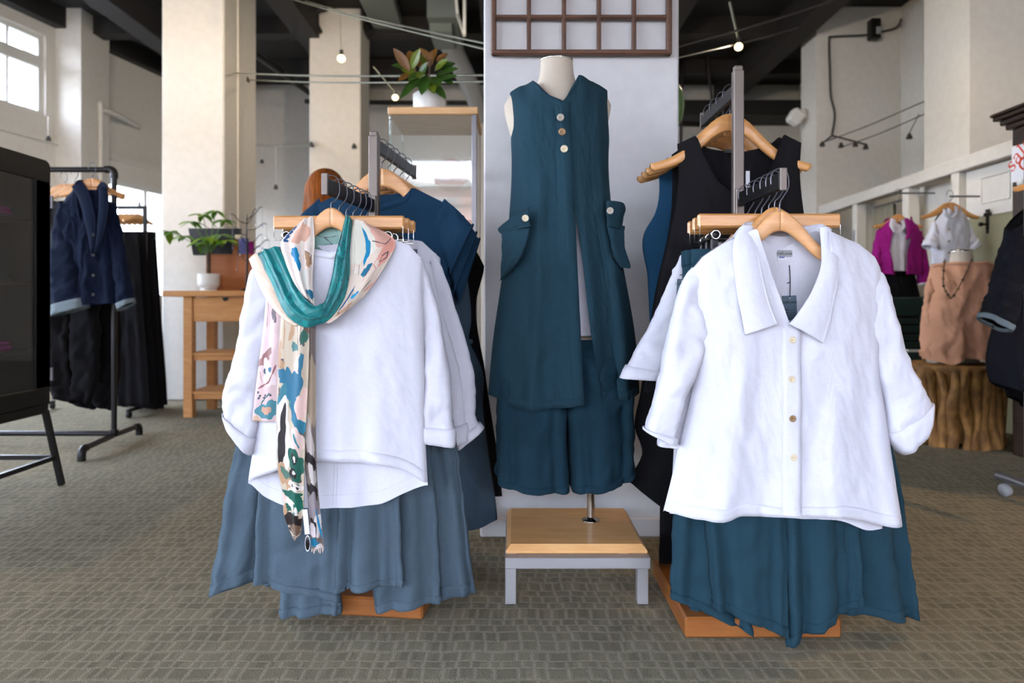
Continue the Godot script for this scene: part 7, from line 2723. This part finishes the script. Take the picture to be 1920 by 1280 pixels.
	g = {"z": z, "neck": 0.4, "sharp_top": true, "wrinkle": 0.006, "rows": [[405, 1656, 1712, 0.05], [460, 1658, 1708, 0.055], [515, 1658, 1706, 0.055]], "top": [[-1, 440], [-0.6, 412], [0, 425], [0.6, 412], [1, 440]], "hem": [[-1, 508], [1, 508]], "folds": [[3.0, 0.01, 0.4]]}
	st = mb()
	shell(st, g, 36, 30)
	obj("body", st, M.white, t)
	for s in [[[1671, 409], [1668, 422], [1674, 434]], [[1696, 409], [1700, 422], [1692, 434]]]:
		st = mb()
		var a := px_list(s, z - 0.075)
		var b := px_list(s.map(func(q): return [q[0] + (9 if q[0] < 1684 else -9), q[1] + 4]), z - 0.075)
		loft(st, a, b, 0.006, 0.004, 0.0, 5, 8)
		obj("collar_point", st, M.white, t)
	t = thing("magenta_jacket", "bright magenta open jacket on a hanger before the fitting rooms", "jacket", P(1686, 515, z))
	g = {"z": z, "neck": 0.5, "sharp_top": true, "wrinkle": 0.008, "rows": [[405, 1648, 1722, 0.07], [440, 1642, 1728, 0.08], [520, 1640, 1730, 0.085]], "top": [[-1, 440], [-0.8, 424], [-0.45, 408], [0, 406], [0.45, 408], [0.8, 422], [1, 440]], "hem": [[-1, 512], [-0.3, 516], [0.3, 514], [1, 516]], "folds": [[3.0, 0.012, 1.0]]}
	st = mb()
	shell_front(st, g, [], [[405, 1668], [440, 1664], [470, 1658], [515, 1668]], 20, 30)
	obj("front_panel", st, M.magenta, t)
	st = mb()
	shell_front(st, g, [[405, 1698], [440, 1698], [470, 1690], [515, 1686]], [], 24, 30)
	obj("front_panel", st, M.magenta, t)
	st = mb()
	shell_back(st, g, 30, 30)
	obj("back_panel", st, M.magenta, t)
	st = mb()
	loft(st, px_list([[1696, 408], [1700, 430], [1698, 450]].map(func(q): return q + [z - 0.09]), z), px_list([[1704, 410], [1712, 424], [1706, 446]].map(func(q): return q + [z - 0.085]), z), 0.006, 0.005, 0.0, 6, 10)
	obj("lapel", st, M.magenta, t)
	sleeve(t, [[1644, 430, 1662, 445], [1637, 470, 1656, 478], [1632, 505, 1650, 512]], M.magenta, z, 0.05, 0.05)
	sleeve(t, [[1708, 440, 1728, 432], [1716, 480, 1736, 474], [1721, 520, 1742, 515], [1721, 534, 1741, 532]], M.magenta, z, 0.05, 0.05, 2.6, M.white)
	t = thing("pleated_skirt", "black pleated skirt under the magenta jacket", "skirt", P(1690, 640, z))
	g = {"z": z + 0.01, "neck": 0.0, "wrinkle": 0.004, "rows": [[506, 1656, 1714, 0.05], [560, 1648, 1726, 0.06], [650, 1640, 1738, 0.07]], "top": [[-1, 510], [1, 510]], "hem": [[-1, 640], [1, 640]], "folds": [[14.0, 0.008, 0.4]]}
	st = mb()
	shell(st, g, 90, 20)
	obj("body", st, M.black_deep, t)
	z = z2
	ap = P(1781, 379, z)
	shirt_hanger("amber hanger inside the short sleeved white shirt", ap, P(0, 368, z).y - ap.y + 0.01, M.honey, 0.2, 0.10, "hangers by the fitting rooms", 0.07)
	t = thing("short_sleeve_shirt", "short sleeved white shirt hanging behind the peach sweater", "shirt", P(1780, 600, z), "white shirts by the fitting rooms")
	g = {"z": z, "neck": 0.4, "sharp_top": true, "wrinkle": 0.007, "rows": [[385, 1750, 1816, 0.05], [430, 1746, 1820, 0.06], [490, 1747, 1818, 0.065], [570, 1745, 1822, 0.065]], "top": [[-1, 428], [-0.75, 408], [-0.35, 390], [0, 408], [0.35, 388], [0.75, 404], [1, 426]], "hem": [[-1, 560], [1, 560]], "folds": [[3.0, 0.010, 2.0]]}
	st = mb()
	shell(st, g, 40, 40)
	obj("body", st, M.white, t)
	for s in [[[1768, 392], [1770, 404], [1778, 410]], [[1796, 388], [1796, 402], [1786, 411]]]:
		st = mb()
		loft(st, px_list(s, z - 0.07), px_list(s.map(func(q): return [q[0] + (8 if q[0] < 1782 else -7), q[1] - 2]), z - 0.07), 0.006, 0.004, 0.0, 5, 8)
		obj("collar_point", st, M.white, t)
	for y in [430, 452, 474]: button(P(1779, y, z - 0.085), 0.008, M.shell_grey, t)
	sleeve(t, [[1750, 415, 1764, 440], [1740, 440, 1758, 452], [1732, 460, 1752, 470]], M.white, z, 0.045, 0.05, 1.4)
	sleeve(t, [[1800, 440, 1816, 414], [1808, 458, 1824, 436], [1814, 472, 1834, 458]], M.white, z, 0.045, 0.05, 1.4)
	# ---- green slatted bench back
	z = 4.95
	t = thing("garden_bench", "dark green slatted bench seen from behind the white shirt", "bench", P(1690, 720, z))
	var bx0 := P(1640, 0, z).x
	var bx1 := bx0 + 0.42
	for e in [[557, 592], [597, 607], [611, 623], [627, 637], [641, 655], [660, 682]]:
		st = mb()
		box2(st, Vector3(bx0, P(0, e[1], z).y, -z), Vector3(bx1, P(0, e[0], z).y, -z - 0.02), 0.004)
		obj("back_slat", st, M.bench, t)
	for x in [bx0 + 0.02, bx1 - 0.06]:
		st = mb()
		box2(st, Vector3(x, 0, -z - 0.021), Vector3(x + 0.04, P(0, 556, z).y, -z - 0.06), 0.004)
		obj("leg", st, M.bench, t)
		st = mb()
		box2(st, Vector3(x, 0, -z - 0.40), Vector3(x + 0.04, 0.42, -z - 0.44), 0.004)
		obj("leg", st, M.bench, t)
	for k in 4:
		st = mb()
		box2(st, Vector3(bx0, 0.421, -z - 0.07 - k * 0.1), Vector3(bx1, 0.445, -z - 0.155 - k * 0.1), 0.004)
		obj("seat_slat", st, M.bench, t)
	# ---- rolling rail with dark coats at the picture's edge
	z = 3.2
	t = thing("rolling_rail", "grey rolling garment rail with dark quilted jackets", "clothes rack", P(1900, 925, z))
	var fa := P(1872, 888, z)
	var fb := P(1990, 930, z - 0.35)
	fa.y = 0.085
	fb.y = 0.085
	st = mb()
	tube(st, [fa, fb], 0.021, 14)
	obj("foot_bar", st, M.grey_metal, t)
	for e in [0.12, 0.9]:
		var p := fa.lerp(fb, e)
		st = mb()
		lathe(st, Transform3D(Basis(Vector3(0, 0, 1), PI / 2 + 0.3), p - Vector3(0, 0.056, 0)), [[0, -0.02], [0.022, -0.02], [0.029, -0.012], [0.029, 0.012], [0.022, 0.02], [0, 0.02]], 18)
		var cs := obj("caster", st, M.label, t)
		st = mb()
		tube(st, [p - Vector3(0, 0.055, 0), p], 0.006, 8)
		obj("stem", st, M.grey_metal, cs)
	var mid := fa.lerp(fb, 0.5)
	st = mb()
	tube(st, [mid, mid + Vector3(0, 1.45, 0), ], 0.016, 12)
	obj("upright", st, M.grey_metal, t)
	st = mb()
	tube(st, [mid + Vector3(0, 1.45, 0), mid + Vector3(0.25, 1.45, 0.6)], 0.016, 12)
	obj("top_bar", st, M.grey_metal, t)
	z = 3.1
	for k in 2:
		var o := 26.0 * k
		t = thing("quilted_jacket", ["dark quilted jacket with a pale turned cuff at the edge of the picture", "second dark jacket behind the quilted one, hanging lower"][k], "jacket", P(1930, 750, z), "dark jackets on the rolling rail")
		g = {"z": z + 0.14 * k, "neck": 0.3, "wrinkle": 0.012, "rows": [[400, 1910 - o, 2060, 0.07], [470, 1884 - o * 0.2, 2070, 0.08], [560, 1874 - o * 0.2, 2080, 0.09], [690, 1850 + o * 0.7, 2090, 0.09], [760, 1868 + o, 2090, 0.09]],
			"top": [[-1, 430], [-0.7, 400], [-0.2, 372], [0.2, 372], [0.7, 400], [1, 430]], "hem": [[-1, 715 + o], [-0.6, 735 + o], [-0.3, 752 + o], [1, 745 + o]], "folds": [[5.0, 0.02, 0.6 + k]]}
		st = mb()
		shell(st, g, 50, 44)
		obj("body", st, M.charcoal if k == 0 else M.black_deep, t)
		if k == 0:
			sleeve(t, [[1886, 430, 1930, 450, -0.1], [1868, 500, 1920, 510, -0.1], [1852, 560, 1905, 580, -0.1], [1840, 595, 1886, 622, -0.1]], M.charcoal, z, 0.05, 0.055, 2.65, M.denim_pale, 0.012)
		shirt_hanger(["wooden hanger in the quilted jacket", "wooden hanger in the second dark jacket"][k], mid + Vector3(0.05 + 0.04 * k, 1.39, 0.12 + 0.096 * k), 0.06, M.honey, 0.2, 0.09, "hangers on the rolling rail", 0.05)
	# ---- dark wood cabinet with cornice and the sale card; it faces the aisle
	t = thing("wood_cabinet", "old dark wooden cabinet with a moulded cornice at the edge of the picture", "cabinet", Vector3(3.1, 0, -3.5))
	var cx := 2.945
	var zf := 4.02
	var ct := P(0, 243, zf).y
	st = mb()
	box2(st, Vector3(cx, 0, -zf), Vector3(cx + 0.33, ct, -2.9), 0.004)
	obj("body", st, M.old_wood, t)
	for e in [[0.0, 0.03, 0.025], [0.03, 0.06, 0.045], [0.06, 0.085, 0.07], [0.085, 0.105, 0.08]]:
		st = mb()
		box2(st, Vector3(cx - e[2], ct + e[0], -zf - e[2]), Vector3(cx + 0.33, ct + e[1], -2.9 + e[2]), 0.006)
		obj("cornice", st, M.old_wood, t)
	for e in [[3.97, 3.50], [3.44, 2.96]]:
		st = mb()
		box2(st, Vector3(cx - 0.018, 0.2, -e[0]), Vector3(cx, ct - 0.08, -e[1]), 0.006)
		var d := obj("door", st, M.old_wood, t)
		st = mb()
		var kz: float = e[0] - 0.07 if e[0] > 3.5 else e[1] + 0.07
		lathe(st, Transform3D(Basis(Vector3(0, 0, 1), PI / 2), Vector3(cx - 0.018, P(0, 342, 3.9).y, -kz)), [[0, 0.034], [0.018, 0.032], [0.026, 0.018], [0.014, 0.0], [0, 0.0]], 16)
		obj("knob", st, M.ceramic, d)
	t = thing("sale_card", "white card with red sale lettering on the dark cabinet", "sign", Vector3(cx - 0.02, 1.72, -3.9))
	st = mb()
	var cc := Vector3(cx - 0.021, P(0, 306, 3.93).y, -3.90)
	box_t(st, Transform3D(Basis(Vector3(1, 0, 0), 0.05), cc), Vector3(0.003, 0.21, 0.19))
	obj("card", st, M.paper, t)
	lettering("sale", cc + Vector3(-0.002, 0.055, -0.035), 0.115, M.red, t, 0.72, -PI / 2)
	st = mb()
	tube(st, curve([cc + Vector3(-0.003, -0.04, 0.0), cc + Vector3(-0.003, -0.015, -0.025), cc + Vector3(-0.003, 0.015, -0.02), cc + Vector3(-0.003, 0.03, 0.02)], 12), 0.006, 6)
	obj("red_curl", st, M.red, t)

func r_list(w: Array, n: int) -> Array:
	var out := []
	for k in n + 1:
		var f := float(k) / n * (w.size() - 1)
		var i: int = min(int(f), w.size() - 2)
		out.append(lerpf(w[i], w[i + 1], f - i))
	return out

func _ready() -> void:
	rng.seed = 12
	nz.seed = 4
	nz.frequency = 1.0
	nz.noise_type = FastNoiseLite.TYPE_SIMPLEX_SMOOTH
	light_and_camera()
	make_materials()
	build_room()
	build_racks()
	white_tops()
	trousers_all()
	high_arm_clothes()
	scarf()
	mannequin()
	glass_case()
	metal_cabinet()
	pipe_rack()
	table_corner()
	person()
	right_side()
